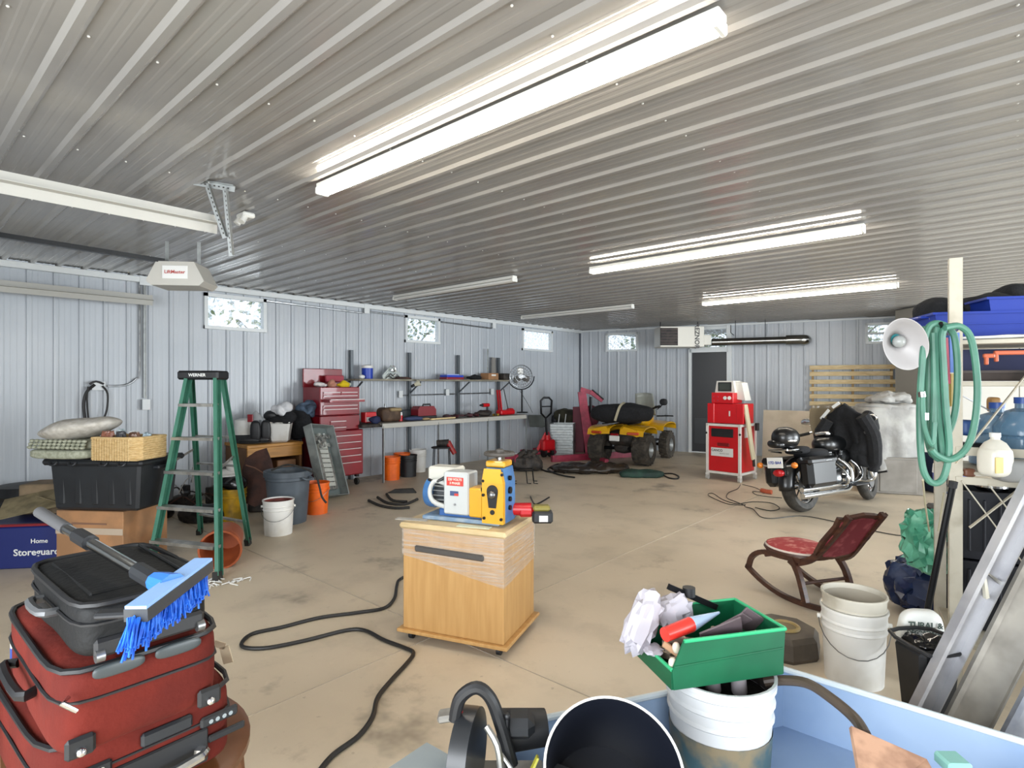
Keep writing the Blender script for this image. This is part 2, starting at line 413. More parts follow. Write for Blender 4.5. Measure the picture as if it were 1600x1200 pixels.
def window(name, P, u0, u1, z0, z1, mull=False, fw=.045):
    """P(u, off, z) -> world"""
    w = shell_empty(name)
    mb = MB()
    def bb(a, b, c, d, o0=-.06, o1=.035):
        v = [P(x, o, z) for x in (a, b) for o in (o0, o1) for z in (c, d)]
        mb.add(v, [(0,1,3,2),(4,6,7,5),(0,4,5,1),(2,3,7,6),(0,2,6,4),(1,5,7,3)])
    bb(u0, u0+fw, z0, z1); bb(u1-fw, u1, z0, z1); bb(u0, u1, z0, z0+fw, -.06, .045); bb(u0, u1, z1-fw, z1)
    if mull: bb(u0, u1, (z0+z1)/2-.015, (z0+z1)/2+.015)
    mb.build('window_frame', M_trim, w, smooth=0)
    mb = MB(); bb(u0+fw, u1-fw, z0+fw, z1-fw, -.03, -.026); mb.build('pane', M_pane, w, smooth=0)
    return w
for k, h in enumerate(lholes): window('window_%d' % (k+1), lambda u, o, z: (WX+o, u, z), *h)
window('window_4', BP, *bholes[0]); window('window_6', BP, *bholes[2], mull=True); window('window_7', BP, *bholes[3])
# back door: dark slab under a small transom
s0, s1, _, zt = bholes[1]; zd = bz(1108, 549)
window('window_5', BP, s0, s1, zd+.04, zt, fw=.05)
d = shell_empty('door_2')
def bbox(mb, a, b, o0, o1, c, e):
    mb.add([BP(x, o, z) for x in (a, b) for o in (o0, o1) for z in (c, e)], [(0,1,3,2),(4,6,7,5),(0,4,5,1),(2,3,7,6),(0,2,6,4),(1,5,7,3)])
mb = MB(); bbox(mb, s0-.02, s0+.04, -.1, .05, 0, zd+.05); bbox(mb, s1-.04, s1+.06, -.1, .05, 0, zt+.03); bbox(mb, s0, s1, -.1, .05, zd-.02, zd+.05)
mb.build('door_frame', M_trim, d, smooth=0)
mb = MB(); bbox(mb, s0+.04, s1-.04, -.06, -.02, .02, zd-.02); mb.build('door_panel', mat('dark_door', '202226', .35), d, smooth=0)
mb = MB(); bbox(mb, s0+.1, s1-.1, -.02, -.012, .2, .75); mb.build('kick_plate', mat('dark_door_lower', '33363a', .3), d, smooth=0)
mb = MB(); p = Vector(BP(s1-.12, .03, 1.0)); mb.sph(p, .03, 8); mb.build('door_handle', M_steel, d)
# trims
mb = MB(); mb.box((WX+.03, (YF+C0.y)/2, CZ-.045), (.06, C0.y-YF, .07), .005); tag(mb.build('trim_1', M_trim, smooth=0), None, None, kind='structure')
mb = MB(); bbox(mb, 0, L, .0, .03, CZ-.05, CZ-.02); tag(mb.build('trim_2', M_trim, smooth=0), None, None, kind='structure')
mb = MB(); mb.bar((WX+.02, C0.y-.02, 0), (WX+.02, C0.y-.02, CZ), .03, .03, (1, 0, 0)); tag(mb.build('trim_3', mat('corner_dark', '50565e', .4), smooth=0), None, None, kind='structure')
# trees outside
def tree(X, Y, h, seed, lab):
    rnd = random.Random(seed); t = thing('tree', lab, 'tree', 0, 0, world=(X, Y, -.15))
    mb = MB(); mb.cyl((0, 0, 0), (0, 0, h*.6), .12, .07, 8)
    for k in range(6): a = rnd.random()*6.28; mb.cyl((0, 0, h*.35+k*.15), (math.cos(a)*h*.3, math.sin(a)*h*.3, h*.6+k*.2), .04, .015, 5)
    mb.build('trunk', mat('bark', '5a5148', .9), t)
    mb = MB()
    for k in range(700):
        while True:
            p = Vector((rnd.uniform(-1, 1), rnd.uniform(-1, 1), rnd.uniform(-1, 1)))
            if p.length < 1: break
        p = Vector((p.x*h*.42, p.y*h*.42, h*.62+p.z*h*.4)); e = Vector((rnd.gauss(0, 1), rnd.gauss(0, 1), rnd.gauss(0, 1))).normalized(); g = e.orthogonal().normalized(); q = .11
        mb.add([p-e*q, p+g*q*.5, p+e*q, p-g*q*.5], [(0, 1, 2, 3)])
    o = mb.build('foliage', mat('leaves', '6f7f58', .8, col2='8f9a78', scale=1), t, smooth=0); o['kind'] = 'stuff'
for k, (X, Y, h, lab) in enumerate(((-14, 7.4, 5, 'tree outside the second window from the left on the left wall'), (-16.5, 12.6, 5.2, 'tree outside the left wall window nearest the far corner'), (-9.5, 20, 5.2, 'tree outside the back wall window beside the far corner'),
    (-4.3, 21, 5, 'tree outside the transom over the dark back door'), (1, 21.5, 5.4, 'tree outside the back wall window behind the lamp reflector'))): tree(X, Y, h, k, lab)

# ================= ceiling fixtures =================
M_tube = mat('lit_tube', 'fff6e8', .3, emit=TUBE)
M_fix = mat('fixture_white', 'd9d9d4', .35)
def fixture(x0, x1, y, lit, label, z=None):
    z = z or CZ-.02; t = thing('strip_light', label, 'ceiling light', 0, 0, world=((x0+x1)/2, y, z), group=None)
    l = x1-x0; mb = MB(); mb.box((0, 0, -.0175), (l, .075, .035), .006); mb.build('housing', M_fix, t, smooth=0)
    for sgn in (-1, 1):
        mb = MB(); mb.cyl((-l/2+.03, sgn*.024, -.055), (l/2-.03, sgn*.024, -.055), .016, n=10)
        mb.build('tube', M_tube if lit else mat('unlit_tube', 'dcdcd8', .3), t)
    for q in (-1, 1):
        mb = MB(); mb.box((q*(l/2-.012), 0, -.05), (.024, .09, .045), .006); mb.build('socket', M_fix, t, smooth=0)
def fixpt(px, py, z=CZ-.075):
    X, Y = fl(px, py, z); return cw(X, Y, z)
for a, b, lit, lab in (((503, 302), (1129, 39), True, 'lit strip light nearest the camera, long bright twin tubes'),
                  ((924, 426), (1351, 359.5), True, 'lit strip light in the middle of the ceiling'),
                  ((1096, 475.7), (1405, 447.7), True, 'lit strip light farthest off, near the back wall'),
                  ((608, 466.5), (813.5, 439.4), False, 'unlit strip light in front of the small windows of the left wall'),
                  ((800, 495.5), (1003, 483), False, 'unlit strip light in the far corner')):
    p, q = fixpt(*a), fixpt(*b); fixture(p.x, q.x, (p.y+q.y)/2, lit, lab)
# ================= ceiling & wall hardware on the left =================
def wpt(px, py, off=0): return wl(px, py, off)
# perforated angle bracket hung from the ceiling, holding the door track
pb = fl(335, 290, CZ-.02); Bx = cw(pb[0], pb[1], CZ-.02)
t = thing('track_bracket', 'perforated galvanised angle bracket hanging from the ceiling at the end of the white door track', 'bracket', 0, 0, world=Bx)
def slotted(mb, p0, p1, w=.035, side=(1, 0, 0), sp=.03, dots=True):
    p0, p1 = Vector(p0), Vector(p1); d = (p1-p0); n = d.normalized(); sv = (Vector(side)-n*n.dot(Vector(side))).normalized(); b = n.cross(sv)
    mb.m(M_galv); mb.tube([p0, p1], (w/2, .0015), n=4, flat=sv); mb.tube([p0+sv*w/2+b*w/2, p1+sv*w/2+b*w/2], (w/2, .0015), n=4, flat=b)
    if dots:
        mb.m(M_dk); k = int(d.length/sp)
        for i in range(k):
            c = p0+n*(i+.5)*sp
            for off in (b*.003, -b*.003): mb.tube([c-n*.006+off, c+n*.006+off], (.004, .0004), n=4, flat=sv)
tgt = [dp(x, y, pb[1]*1.0)-Bx for x, y in ((303, 285), (367, 296), (362, 400), (325, 292), (352, 372), (352, 296))]
sd = (ca, sa, 0)
mb = MB(); slotted(mb, tgt[0], tgt[1], side=sd); mb.build('top_angle', None, t, smooth=0)
mb = MB(); slotted(mb, tgt[5], tgt[2], side=sd); mb.build('hanger', None, t, smooth=0)
mb = MB(); slotted(mb, tgt[3], tgt[4], side=sd); mb.build('diagonal_brace', None, t, smooth=0)
# horizontal door track
e = dp(342, 350, pb[1]*1.01); 
def track(p, ln, lab, nm='door_track'):
    mb = MB(); q = p-Vector((0, ln, 0))
    mb.bar(p, q, .004, .06); mb.bar(p+Vector((-.03, 0, .03)), q+Vector((-.03, 0, .03)), .06, .004); mb.bar(p+Vector((-.03, 0, -.03)), q+Vector((-.03, 0, -.03)), .06, .004)
    return lonew(mb, nm, lab, 'door track', mat('track_paint', 'a9a8a2', .5), smooth=0)
track(e, e.y-YF-.1, 'white horizontal garage door track crossing the top left')
e2 = Vector((WX+.35, wl(240, 440, .35).y, 2.48)); track(e2, e2.y-YF-.1, 'white door track close to the left wall')
# opener with its rail
po = dp(286, 434, 4.95); po.z += .02
t = thing('door_opener', 'grey ceiling mounted garage door opener with white label', 'door opener', 0, 0, world=po)
t.rotation_euler = (0, 0, ANG+.12); MT[t.name] = Matrix.Translation(po) @ RZ(math.degrees(ANG+.12))
MB().poly([(-.23, -.07), (-.15, .09), (.15, .09), (.23, -.07), (.19, -.11), (-.19, -.11)], .3).build('housing', mat('opener_grey', 'b9b7b0', .45), t, smooth=20)
MB().box((.0, -.152, -.0), (.2, .006, .11), .002).build('label_plate', M_white, t)
text('LiftMaster', .04, mat('label_red', 'b04038', .5), t, TR(0, -.157, .0) @ FRONT, bold=.0006)
for q in (-.13, .13): MB().box((q, 0, .19), (.03, .002, .2)).build('mounting_strap', M_galv, t, smooth=0)
rail0 = po+Vector((0, -.15, .1)); rail1 = Vector((po.x, YF+.1, 2.6))
mb = MB(); mb.bar(rail0, rail1, .035, .05); lonew(mb, 'opener_rail', 'black opener rail running to the top left edge', 'rail', M_blkm, smooth=0)
# small twin-head fitting on the ceiling
p = dp(384, 338, 4.3); p.z = CZ-.02
t = thing('sensor_light', 'small white ceiling fitting with two round heads, next to the perforated bracket', 'ceiling fitting', 0, 0, world=p)
mb = MB(); mb.box((0, 0, -.02), (.13, .09, .04), .01); mb.build('base', M_fix, t)
for q in (-1, 1): mb = MB(); mb.cyl((q*.03, -.02, -.03), (q*.04, -.05, -.08), .022, .026, 12); mb.build('head', M_fix, t)
# conduit runs on the left wall
def wallpts(L_, off=.03): return [wpt(x, y, off) for x, y in L_]
lonew(MB().tube(wallpts([(150, 431), (228, 441), (305, 450)]), .012), 'conduit', 'grey conduit running level above the twin door track, left of the small window', 'conduit', M_galv)
zc = wpt(226, 440, .03)
lonew(MB().tube([wpt(226, 444, .03), wpt(226, 622, .03)], .016), 'conduit', 'grey vertical conduit dropping to the little outlet behind the ladder', 'conduit', M_galv)
lonew(MB().tube(wallpts([(218, 445), (218, 575), (212, 592), (195, 602), (168, 603)]), .011, smooth=4), 'conduit', 'dark conduit bending left to the box with the hanging cord', 'conduit', M_steel)
def wallbox(px, py, w, h, lab, nm='junction_box', m=M_trim, d=.05):
    p = wpt(px, py, .0); t = thing(nm, lab, 'electrical box', 0, 0, world=p)
    MB().box((d/2+.01, 0, 0), (d, w, h), .006).build('box_body', M_galv, t); MB().box((d+.013, 0, 0), (.006, w*1.08, h*1.08), .002).build('cover_plate', m, t); return t
wallbox(226, 440, .13, .1, 'white junction box at the top of the vertical conduit')
wallbox(226, 632, .08, .12, 'small white outlet box at the foot of the vertical conduit')
wallbox(152, 603, .12, .09, 'white outlet box that the black cord hangs from')
t = lonew(MB().tube(wallpts([(148, 601), (136, 612), (131, 630), (133, 655), (140, 690)], .07), .017, smooth=4).tube(wallpts([(160, 603), (168, 615), (167, 640), (160, 660), (152, 690)], .08), .011, smooth=4).tube(wallpts([(140, 600), (150, 596), (162, 600)], .075), .012, smooth=3).tube(wallpts([(138, 604), (136, 625), (139, 660), (146, 690)], .08), .01, smooth=3),
  'power_cord', 'heavy black power cord looped on the left wall', 'cord', M_cable)
# surface raceway under the ceiling along the left wall
for (a, b, lab) in (((416, 470), (566, 489), 'grey conduit along the left wall between the first and second windows'), ((575, 487), (632, 494), 'short grey conduit left of the second window'), ((690, 503), (768, 513), 'grey conduit along the left wall right of the second window')):
    lonew(MB().tube([wpt(*a, .03), wpt(*b, .03)], .014), 'conduit', lab, 'conduit', M_steel)
wallbox(570, 483, .09, .14, 'white box high on the wall above the tool chest'); wallbox(769, 508, .09, .13, 'white box high on the wall above the right end of the shelf')
# outlets behind the bench
for x, y, lab in ((623, 616, 'left outlet'), (696, 613, 'middle outlet'), (766, 612, 'right outlet')): wallbox(x, y, .07, .11, lab+' on the wall conduit between shelf and bench', 'outlet_box')
lonew(MB().tube([wpt(623, 618, .03), wpt(766, 614, .03)], .012), 'conduit', 'grey conduit joining the outlets above the bench', 'conduit', M_steel)

# ================= ladder =================
def P3(px, py, Y): return dp(px, py, Y)
lf = [fl(340, 908), fl(231, 893), fl(388, 852), fl(312, 835)]   # front right, front left, rear right, rear left feet
cx = sum(p[0] for p in lf)/4; cy = sum(p[1] for p in lf)/4
t = thing('step_ladder', 'green fibreglass step ladder with black top cap and aluminium treads', 'ladder', cx, cy)
Yt = 4.75; fr, fL, rr, rl = [cw(p[0], p[1], 0) for p in lf]
tr, tl, br, bl = dp(337, 592, Yt), dp(292, 592, Yt), dp(346, 592, Yt+.12), dp(297, 592, Yt+.12)
def lerp(a, b, k): return a+(b-a)*k
side = (tr-tl).normalized()
for nm, a, b, w in (('front_rail', fr, tr, .075), ('front_rail', fL, tl, .075), ('rear_rail', rr, br, .05), ('rear_rail', rl, bl, .05)):
    mb = MB(); dv = (b-a).normalized(); nrm = side.cross(dv).normalized()
    mb.m(M_grn); mb.tube([a+dv*.04, b], (.004, w/2), n=4, flat=side)
    for q in (-1, 1): mb.tube([a+dv*.04+nrm*q*w/2+side*.012, b+nrm*q*w/2+side*.012], (.014, .003), n=4, flat=side)
    r = mb.build(nm, None, t, world=True, smooth=0)
    MB().tube([a+Vector((0, 0, .002)), a+dv*.07], (.02, w/2+.006), n=4, flat=side).build('foot', M_rub, r, world=True, smooth=0)
lab = MB()
for k in (.15, .33, .62, .86): c = lerp(tr, fr, k)+Vector((.013, -.02, 0)); dv = (fr-tr).normalized(); lab.tube([c, c+dv*.13], (.02, .002), n=4, flat=side)
for k, py in enumerate((855, 798, 740, 686, 633)):
    def on(a, b, py):
        lo, hi = 0, 1
        for _ in range(30):
            m = (lo+hi)/2; p = lerp(a, b, m); Yd = -p.x*sa+p.y*ca; y = 600+(H-p.z)*F/Yd
            if y > py: lo = m
            else: hi = m
        return lerp(a, b, lo)
    q = on(fr, tr, py); z = q.z; kk = (z-fL.z)/(tl.z-fL.z); p = lerp(fL, tl, kk)
    up = Vector((0, 0, 1)); dd = (q-p).normalized(); nn = up.cross(dd)
    MB().tube([p, q], (.045, .012), n=4, flat=nn).build('tread', M_alu, t, world=True, smooth=0)
    if k < 4:
        a = lerp(rr, br, z/br.z*.98); b = lerp(rl, bl, z/bl.z*.98)
        if k in (0, 2, 3): MB().tube([a, b], (.018, .008), n=4, flat=nn).build('rear_brace', M_alu, t, world=True, smooth=0)
for (a, b, c, d, k) in ((fL, tl, rl, bl, .55), (fr, tr, rr, br, .52)):
    MB().bar(lerp(a, b, k), lerp(c, d, k+.04), .02, .005).build('spreader_bar', M_alu, t, world=True, smooth=0)
c = (tr+tl+br+bl)/4; Mx = Matrix.Translation(c+Vector((0, 0, .03))) @ Matrix.Rotation(math.atan2(side.y, side.x), 4, 'Z')
o = MB().box((0, 0, 0), (.34, .2, .075), .015, Mx).build('top_cap', M_blk, t, world=True)
Mi = MT[t.name].inverted() @ Mx
text('WERNER', .035, M_white, t, Mi @ TR(0, -.101, 0) @ FRONT, bold=.0008)
# ================= buckets =================
def bucket(lab, px, pyb, r, h, m, rim=None, inner=None, bail=True, nm='bucket', cat='bucket', rot=0, X=None, Y=None, z=0, taper=.86, bands=(.82, .72), bailk=1):
    if X is None:
        X, Y = fl(px, pyb); Y += r*taper; X = xx(px, Y)
    t = thing(nm, lab, cat, X, Y, z, rot)
    pr = [(0, 0), (r*taper, 0), (r*taper, 0)]
    rr = lambda k: r*(taper+(1-taper)*k)*.97
    for b in sorted(bands): pr += [(rr(b-.015), h*(b-.015)), (rr(b)+.006, h*b), (rr(b+.02)+.004, h*(b+.02)), (rr(b+.03), h*(b+.03))]
    pr += [(rr(.97), h*.96), (r, h*.965), (r, h), (r-.008, h)]
    pr += [(r*taper-.006, .012), (0, .012)]
    mb = MB(); mb.lathe(pr, 32, caps=False); mb.build('bucket_body', m, t)
    if inner is not None: MB().lathe([(0, h*inner[0]), (r*.5, h*(inner[0]+.02)), (r*(taper+(1-taper)*inner[0])-.012, h*inner[0])], 20, caps=False).build('contents', inner[1], t)
    if inner is not None: MB().lathe([(r*(taper+(1-taper)*inner[0])-.011, h*inner[0]), (r-.0085, h*.965)], 32, caps=False).build('inner_coating', inner[1], t)
    if bail:
        pts = [(math.cos(a)*(r+.006), -math.sin(a)*.02*bailk-.0-(r+.004)*math.sin(a)*.98, h*.8-math.sin(a)*h*.35*bailk) for a in [math.pi*i/12 for i in range(13)]]
        MB().tube(pts, .0025, n=5).build('bail_handle', M_steel, t)
        for q in (-1, 1): MB().cyl((q*r*.97, 0, h*.8), (q*(r+.012), 0, h*.8), .012, n=10).build('handle_ear', m, t)
    return t
bucket('white bucket with red inside standing in front of the grey bin', 435, 839, .152, .345, M_wbk, inner=(.88, mat('dried_red_paint', '7a2a1e', .6, col2='5a2018', scale=12)), rot=10)
bucket('orange bucket on the floor right of the grey bin', 495, 805, .145, .36, M_org, rot=-10, taper=.82)
Xg, Yg = fl(450, 822); Yg += .2
t = thing('garbage_bin', 'large round grey bin standing left of the orange bucket', 'bin', xx(450, Yg), Yg, 0, -20)
MG = mat('grey_bin_plastic', '4e5760', .5, col2='434b53', scale=4)
MB().lathe([(0, 0), (.19, 0), (.2, .1), (.225, .46), (.235, .47), (.235, .5), (.25, .505), (.25, .56), (.243, .565), (.225, .55), (.2, .1), (0, .02)], 36, caps=False).build('bin_body', MG, t)
for q in (-1, 1): MB().tube([(q*.24, -.06, .5), (q*.28, -.05, .48), (q*.285, 0, .475), (q*.28, .05, .48), (q*.24, .06, .5)], .013, smooth=3).build('handle', MG, t)
lonew(MB().tube([dp(x, y, 6.0) for x, y in ((424, 735), (450, 726), (478, 733), (493, 742), (499, 760), (503, 776), (510, 786))], .011, smooth=4), 'hose', 'black hose hooked over the rim of the grey bin and the orange bucket', 'hose', M_rub)
# yellow bucket with shoe & bag on top behind the ladder
Ty = bucket('dirty yellow bucket behind the ladder, black bag and white shoe on top', 364, 816, .145, .35, mat('yellow_dirty_plastic', 'c79a12', .5, col2='8a6e1c', scale=7), bail=False)
Xy, Yy = fl(364, 816); Yy += .12
lone(MB().soft((0, 0, 0), (.28, .26, .15), 2.4, .03, 8, 3), 'plastic_bag', 'crumpled black plastic bag on the yellow bucket behind the ladder', 'bag', mat('black_film', '16171a', .22), xx(364, Yy), Yy, .4, 0)
def shoe(name, lab, X, Y, z, rot, m, s=1.0, tall=.1):
    t = thing(name, lab, 'shoe' if tall < .15 else 'boot', X, Y, z, rot)
    mb = MB(); mb.soft((.02*s, 0, .045*s), (.27*s, .095*s, .085*s), 2.6, .004, 8, 1, 8); mb.soft((-.06*s, 0, .05*s+tall/2), (.13*s, .09*s, tall+.06), 3, .006, 6, 2, 8); mb.build('upper', m, t)
    MB().soft((.02*s, 0, .012), (.29*s, .105*s, .024), 3, 0, 1, 0, 6).build('sole', M_rub if tall > .15 else M_white, t); return t
shoe('trainer', 'white shoe lying on the black bag above the yellow bucket', xx(356, Yy), Yy-.02, .475, 200, mat('white_leather', 'c4c3c0', .5))
# terracotta coloured pail lying on its side under the ladder
X0, Y0 = fl(332, 897); Y0 += .12
t = thing('plastic_pail', 'orange brown pail lying on its side under the ladder', 'bucket', X0, Y0, .158, 0)
Mp = RZ(25) @ RX(82); MB().lathe([(0, .3), (.12, .3), (.155, .02), (.165, .015), (.165, -.01), (.15, -.01), (.113, .285), (0, .29)], 30, RZ(15) @ RX(-82), caps=False).build('pail_body', mat('terracotta_plastic', 'a8552e', .5, col2='8f4524', scale=5), t)
# white crumbs and string by the ladder foot
X0, Y0 = fl(352, 910); rnd = random.Random(3); mb = MB()
for k in range(16): a = rnd.uniform(0, 6.3); p = Vector((rnd.gauss(0, .09), rnd.gauss(0, .05), .006)); mb.tube([p, p+Vector((math.cos(a)*.05, math.sin(a)*.05, .012)), p+Vector((math.cos(a+1)*.08, math.sin(a+1)*.08, 0))], .004, n=4, smooth=3)
lone(mb, 'string_scraps', 'white string scraps on the floor at the ladder foot', 'scraps', M_white, X0, Y0, 0, kind='stuff')
# scrap heap by the wall behind the ladder
X0, Y0 = 0, 0; rnd = random.Random(11); mb = MB(); cpt = cw(xx(290, 6.5), 6.5, 0)
for k in range(26):
    mb.m(rnd.choice([M_dk, M_rust, M_blk, mat('dirty_grey', '55504a', .8)]))
    p = Vector((rnd.uniform(-.5, .45), rnd.uniform(-.3, .35), rnd.uniform(.05, .3)))
    if k % 3 == 0: mb.soft(p, (rnd.uniform(.15, .35), rnd.uniform(.15, .3), rnd.uniform(.1, .22)), 2.5, .04, 7, k, 6)
    elif k % 3 == 1: mb.box(p, (rnd.uniform(.1, .4), .06, rnd.uniform(.04, .2)), .008, rz=rnd.uniform(0, 3))
    else:
        a = rnd.uniform(0, 6.3); q = p+Vector((math.cos(a)*.3, math.sin(a)*.2, rnd.uniform(0, .3))); mb.tube([p, (p+q)/2+Vector((0, 0, .08)), q], .008, smooth=4)
mb.m(M_alu)
for k in range(9): p = Vector((rnd.uniform(-.4, .4), rnd.uniform(-.35, 0), rnd.uniform(.25, .4))); q = p+Vector((rnd.uniform(-.2, .2), rnd.uniform(-.1, .1), rnd.uniform(-.05, .2))); mb.tube([p, (p+q)/2+Vector((0, 0, .05)), q], .005, smooth=4)
lone(mb, 'scrap_heap', 'heap of dark scrap and branches behind the ladder', 'scrap', None, xx(283, 6.5), 6.5, 0, kind='stuff')
# ================= corner stack: tote, boxes, bedding =================
XT, YT = xx(159, 4.55), 4.55
t = thing('cardboard_box', 'taped brown cardboard box under the black tote', 'box', xx(172, 4.75), 4.8, 0, -6)
MB().box((0, 0, .245), (.58, .5, .49), .006).build('box_body', M_cardb, t)
MB().box((0, -.2525, .33), (.58, .003, .05)).build('tape', mat('packing_tape', 'b5a593', .25), t)
MB().box((0, -.253, .39), (.3, .003, .014), .0).build('printed_line', mat('box_print', '7a5a48', .7), t)
t = thing('storage_tote', 'black storage tote with lid stacked on the cardboard box', 'tote', XT, 4.72, .5, -5)
mb = MB(); mb.box((0, 0, .19), (.76, .46, .37), .02, taper=.93); mb.build('tote_body', M_blk2, t)
for k in range(5): MB().box((-.28+k*.14, -.215, .19), (.05, .02, .28), .008).build('rib', M_blk2, t)
MB().box((0, 0, .385), (.84, .53, .05), .018).build('lid', M_blk2, t)
for k in (-.3, -.14, .12, .27): MB().tube([(k-.03, -.272, .39), (k-.02, -.285, .37), (k+.02, -.285, .37), (k+.03, -.272, .39)], .008, smooth=3).build('latch_clip', M_blk2, t)
for q in (-1, 1): MB().box((q*.4, 0, .33), (.06, .16, .03), .01).build('handle', M_blk2, t)
zt = .5+.41
M_bask = mat('wicker', 'd2b684', .65, col2='bfa06c', scale=30, stretch=(1, 1, 3), bump=.4)
t = thing('wicker_basket', 'tan woven basket of odds and ends on the black tote', 'basket', xx(203, 4.55), 4.55, zt, -8)
mb = MB(); w, d, h = .38, .3, .17
mb.box((0, 0, .006), (w, d, .012)); 
for k in range(10):
    z = .012+k*h/10; rr = .008
    mb.tube([(-w/2, -d/2, z), (w/2-.06, -d/2, z), (w/2, -d/2+.06, z), (w/2, d/2, z), (-w/2, d/2, z)], rr+.002, n=5, closed=True)
mb.build('woven_side', M_bask, t)
mb = MB()
for k in range(16): x = -w/2+.012+k*(w-.03)/16; mb.tube([(x, -d/2-.008 if x < w/2-.06 else -d/2+.05, 0), (x, -d/2-.008 if x < w/2-.06 else -d/2+.05, h)], .006, n=5)
mb.build('stake', M_bask, t)['kind'] = 'stuff'
MB().tube([(-w/2, -d/2, h), (w/2-.06, -d/2, h), (w/2, -d/2+.06, h), (w/2, d/2, h), (-w/2, d/2, h)], .012, closed=True, n=6).build('rim', M_bask, t)
rnd = random.Random(5); cols = ['8a5a48', 'b9c7cc', '3a3a3e', 'd8d8d4', '6e5040', '9fb0b8']
for k, nmc in enumerate(('brown', 'pale blue', 'black', 'white', 'dark tan', 'grey blue')):
    m = mat('trinket_%d' % (k % 6), cols[k % 6], .35); p = (-.13+.052*k, -.06+.07*(k % 2), .165+rnd.uniform(0, .02)); X_, Y_ = xx(203, 4.55), 4.55
    lone(MB().crumple((0, 0, 0), (rnd.uniform(.06, .09), rnd.uniform(.06, .09), rnd.uniform(.07, .1)), k), 'trinket', 'small %s wrapped trinket in the wicker basket' % nmc, 'trinket', m, X_+p[0], Y_+p[1], zt+p[2], rnd.uniform(0, 90), group='trinkets in the wicker basket')
M_quilt = mat('quilt_cloth', 'a5a795', .9, col2='8c8f7c', scale=40)
t = thing('folded_quilt', 'folded olive grey textured quilt on the tote beneath the pillow', 'quilt', xx(112, 4.6), 4.65, zt, -8)
MB().soft((0, 0, .04), (.56, .4, .08), 5, .008, 6, 1, 12).build('lower_fold', M_quilt, t)
mb = MB()
for i in range(12):
    for j in range(3): mb.sph((-.22+i*.042, -.19+.01*j, .095+j*.024), (.021, .02, .014), 5)
mb.soft((.02, .02, .11), (.48, .36, .08), 5, .008, 6, 2, 10); mb.build('knotted_fold', M_quilt, t)
lone(MB().soft((0, 0, 0), (.68, .46, .17), 1.75, .02, 4, 9, 14, M=RY(-9)), 'pillow', 'white speckled pillow tilted on top of the quilt', 'pillow', mat('pillow_cloth', 'c2beb6', .9, col2='aea9a0', scale=25), xx(122, 4.6), 4.62, zt+.235, -8)
# blue printed box at the left edge with flaps
X0, Y0 = fl(95, 893)
t = thing('blue_box', 'blue box with white lettering on the floor at the left edge', 'box', X0-.5, Y0+.3, 0, 9)
MB().box((0, 0, .17), (.95, .5, .34), .01).build('box_body', mat('deep_blue_card', '1b2765', .45), t)
text('Storeguard', .075, M_white, t, TR(.2, -.252, .13) @ FRONT, bold=.0015); text('Home', .05, M_white, t, TR(.22, -.252, .22) @ FRONT, bold=.0008)
MB().box((.1, -.24, .352), (.9, .03, .02), .004).build('red_rim', mat('dark_red_card', '7a1420', .5), t)
lone(MB().box((0, 0, 0), (.5, .3, .006), M=RX(28) @ RZ(25)).box((.2, .1, .05), (.4, .26, .006), M=RX(-20) @ RY(15)), 'cardboard_flaps', 'loose cardboard sheets lying on the blue box', 'cardboard', mat('cardboard_olive', '8f8263', .8, col2='70654c', scale=9), xx(55, 5.0), 5.0, .47, 0)
t = thing('black_drum', 'black lidded drum half hidden behind the tote, above the blue box', 'drum', xx(45, 5.7), 5.7, 0)
MB().lathe([(0, 0), (.24, 0), (.26, .38), (0, .38)], 28).build('drum_body', M_blk2, t); MB().lathe([(0, .38), (.29, .38), (.3, .42), (.26, .5), (0, .52)], 28, caps=False).build('lid', M_blk, t)
lone(MB().soft((0, 0, .2), (.2, .35, .4), 3, .02, 5, 4, 8), 'duffel_bag', 'dark bag stuffed beside the taped cardboard box', 'bag', M_darkfab, xx(112, 4.9), 4.9, 0)
lone(MB().box((0, 0, .3), (.55, .3, .6), .01, rz=.2), 'cardboard_box', 'brown open carton standing behind the blue box', 'box', mat('cardboard_dull', '8e7a60', .8, col2='776650', scale=6), xx(78, 5.15), 5.3, 0)
# ================= desk and what stands on it =================
def wy(px, r):    # world y where the image column px meets the plane x = r
    q = (px-800)/F; Y = r/(ca*q-sa); return sa*(q*Y)+ca*Y, Y
dr = WX+.72; ya, Ya = wy(386, dr); yb, Yb = wy(474, dr); dz = zz(693, (Ya+Yb)/2)
t = thing('wooden_desk', 'yellow brown wooden desk against the left wall behind the grey bin', 'desk', 0, 0, world=(WX+.38, (ya+yb)/2, 0))
M_desk = mat('desk_wood', 'b98338', .5, col2='a2702d', scale=3, stretch=(10, 1, 10)); Ld = yb-ya; M_deskd = mat('desk_side', '7c5636', .6, col2='684629', scale=4)
MB().box((0, 0, dz-.02), (.68, Ld, .04), .006).build('desktop', M_desk, t)
MB().box((.31, 0, dz-.11), (.03, Ld-.02, .14), .004).build('apron', M_desk, t)
for q in (-1, 1): MB().box((0, q*(Ld/2-.02), (dz-.04)/2), (.62, .03, dz-.04), .003).build('side_panel', M_deskd, t)
MB().box((-.28, 0, (dz-.04)/2), (.02, Ld-.06, dz-.06)).build('back_panel', M_deskd, t)
MB().box((.1, Ld*.22, .35), (.4, Ld*.35, .3), .01).build('drawer_box', M_deskd, t)
Zd = dz
def ondesk(px, r=.35): y, Y = wy(px, WX+r); return xx(px, Y), Y
for px, r_, ro, lab in ((392, .5, 190, 'black rubber boot at the left end of the desk'), (408, .5, 200, 'black rubber boot on the desk beside the white pail')):
    X, Y = ondesk(px, r_); shoe('rubber_boot', lab, X, Y, Zd, ro, M_blk, .95, .22)
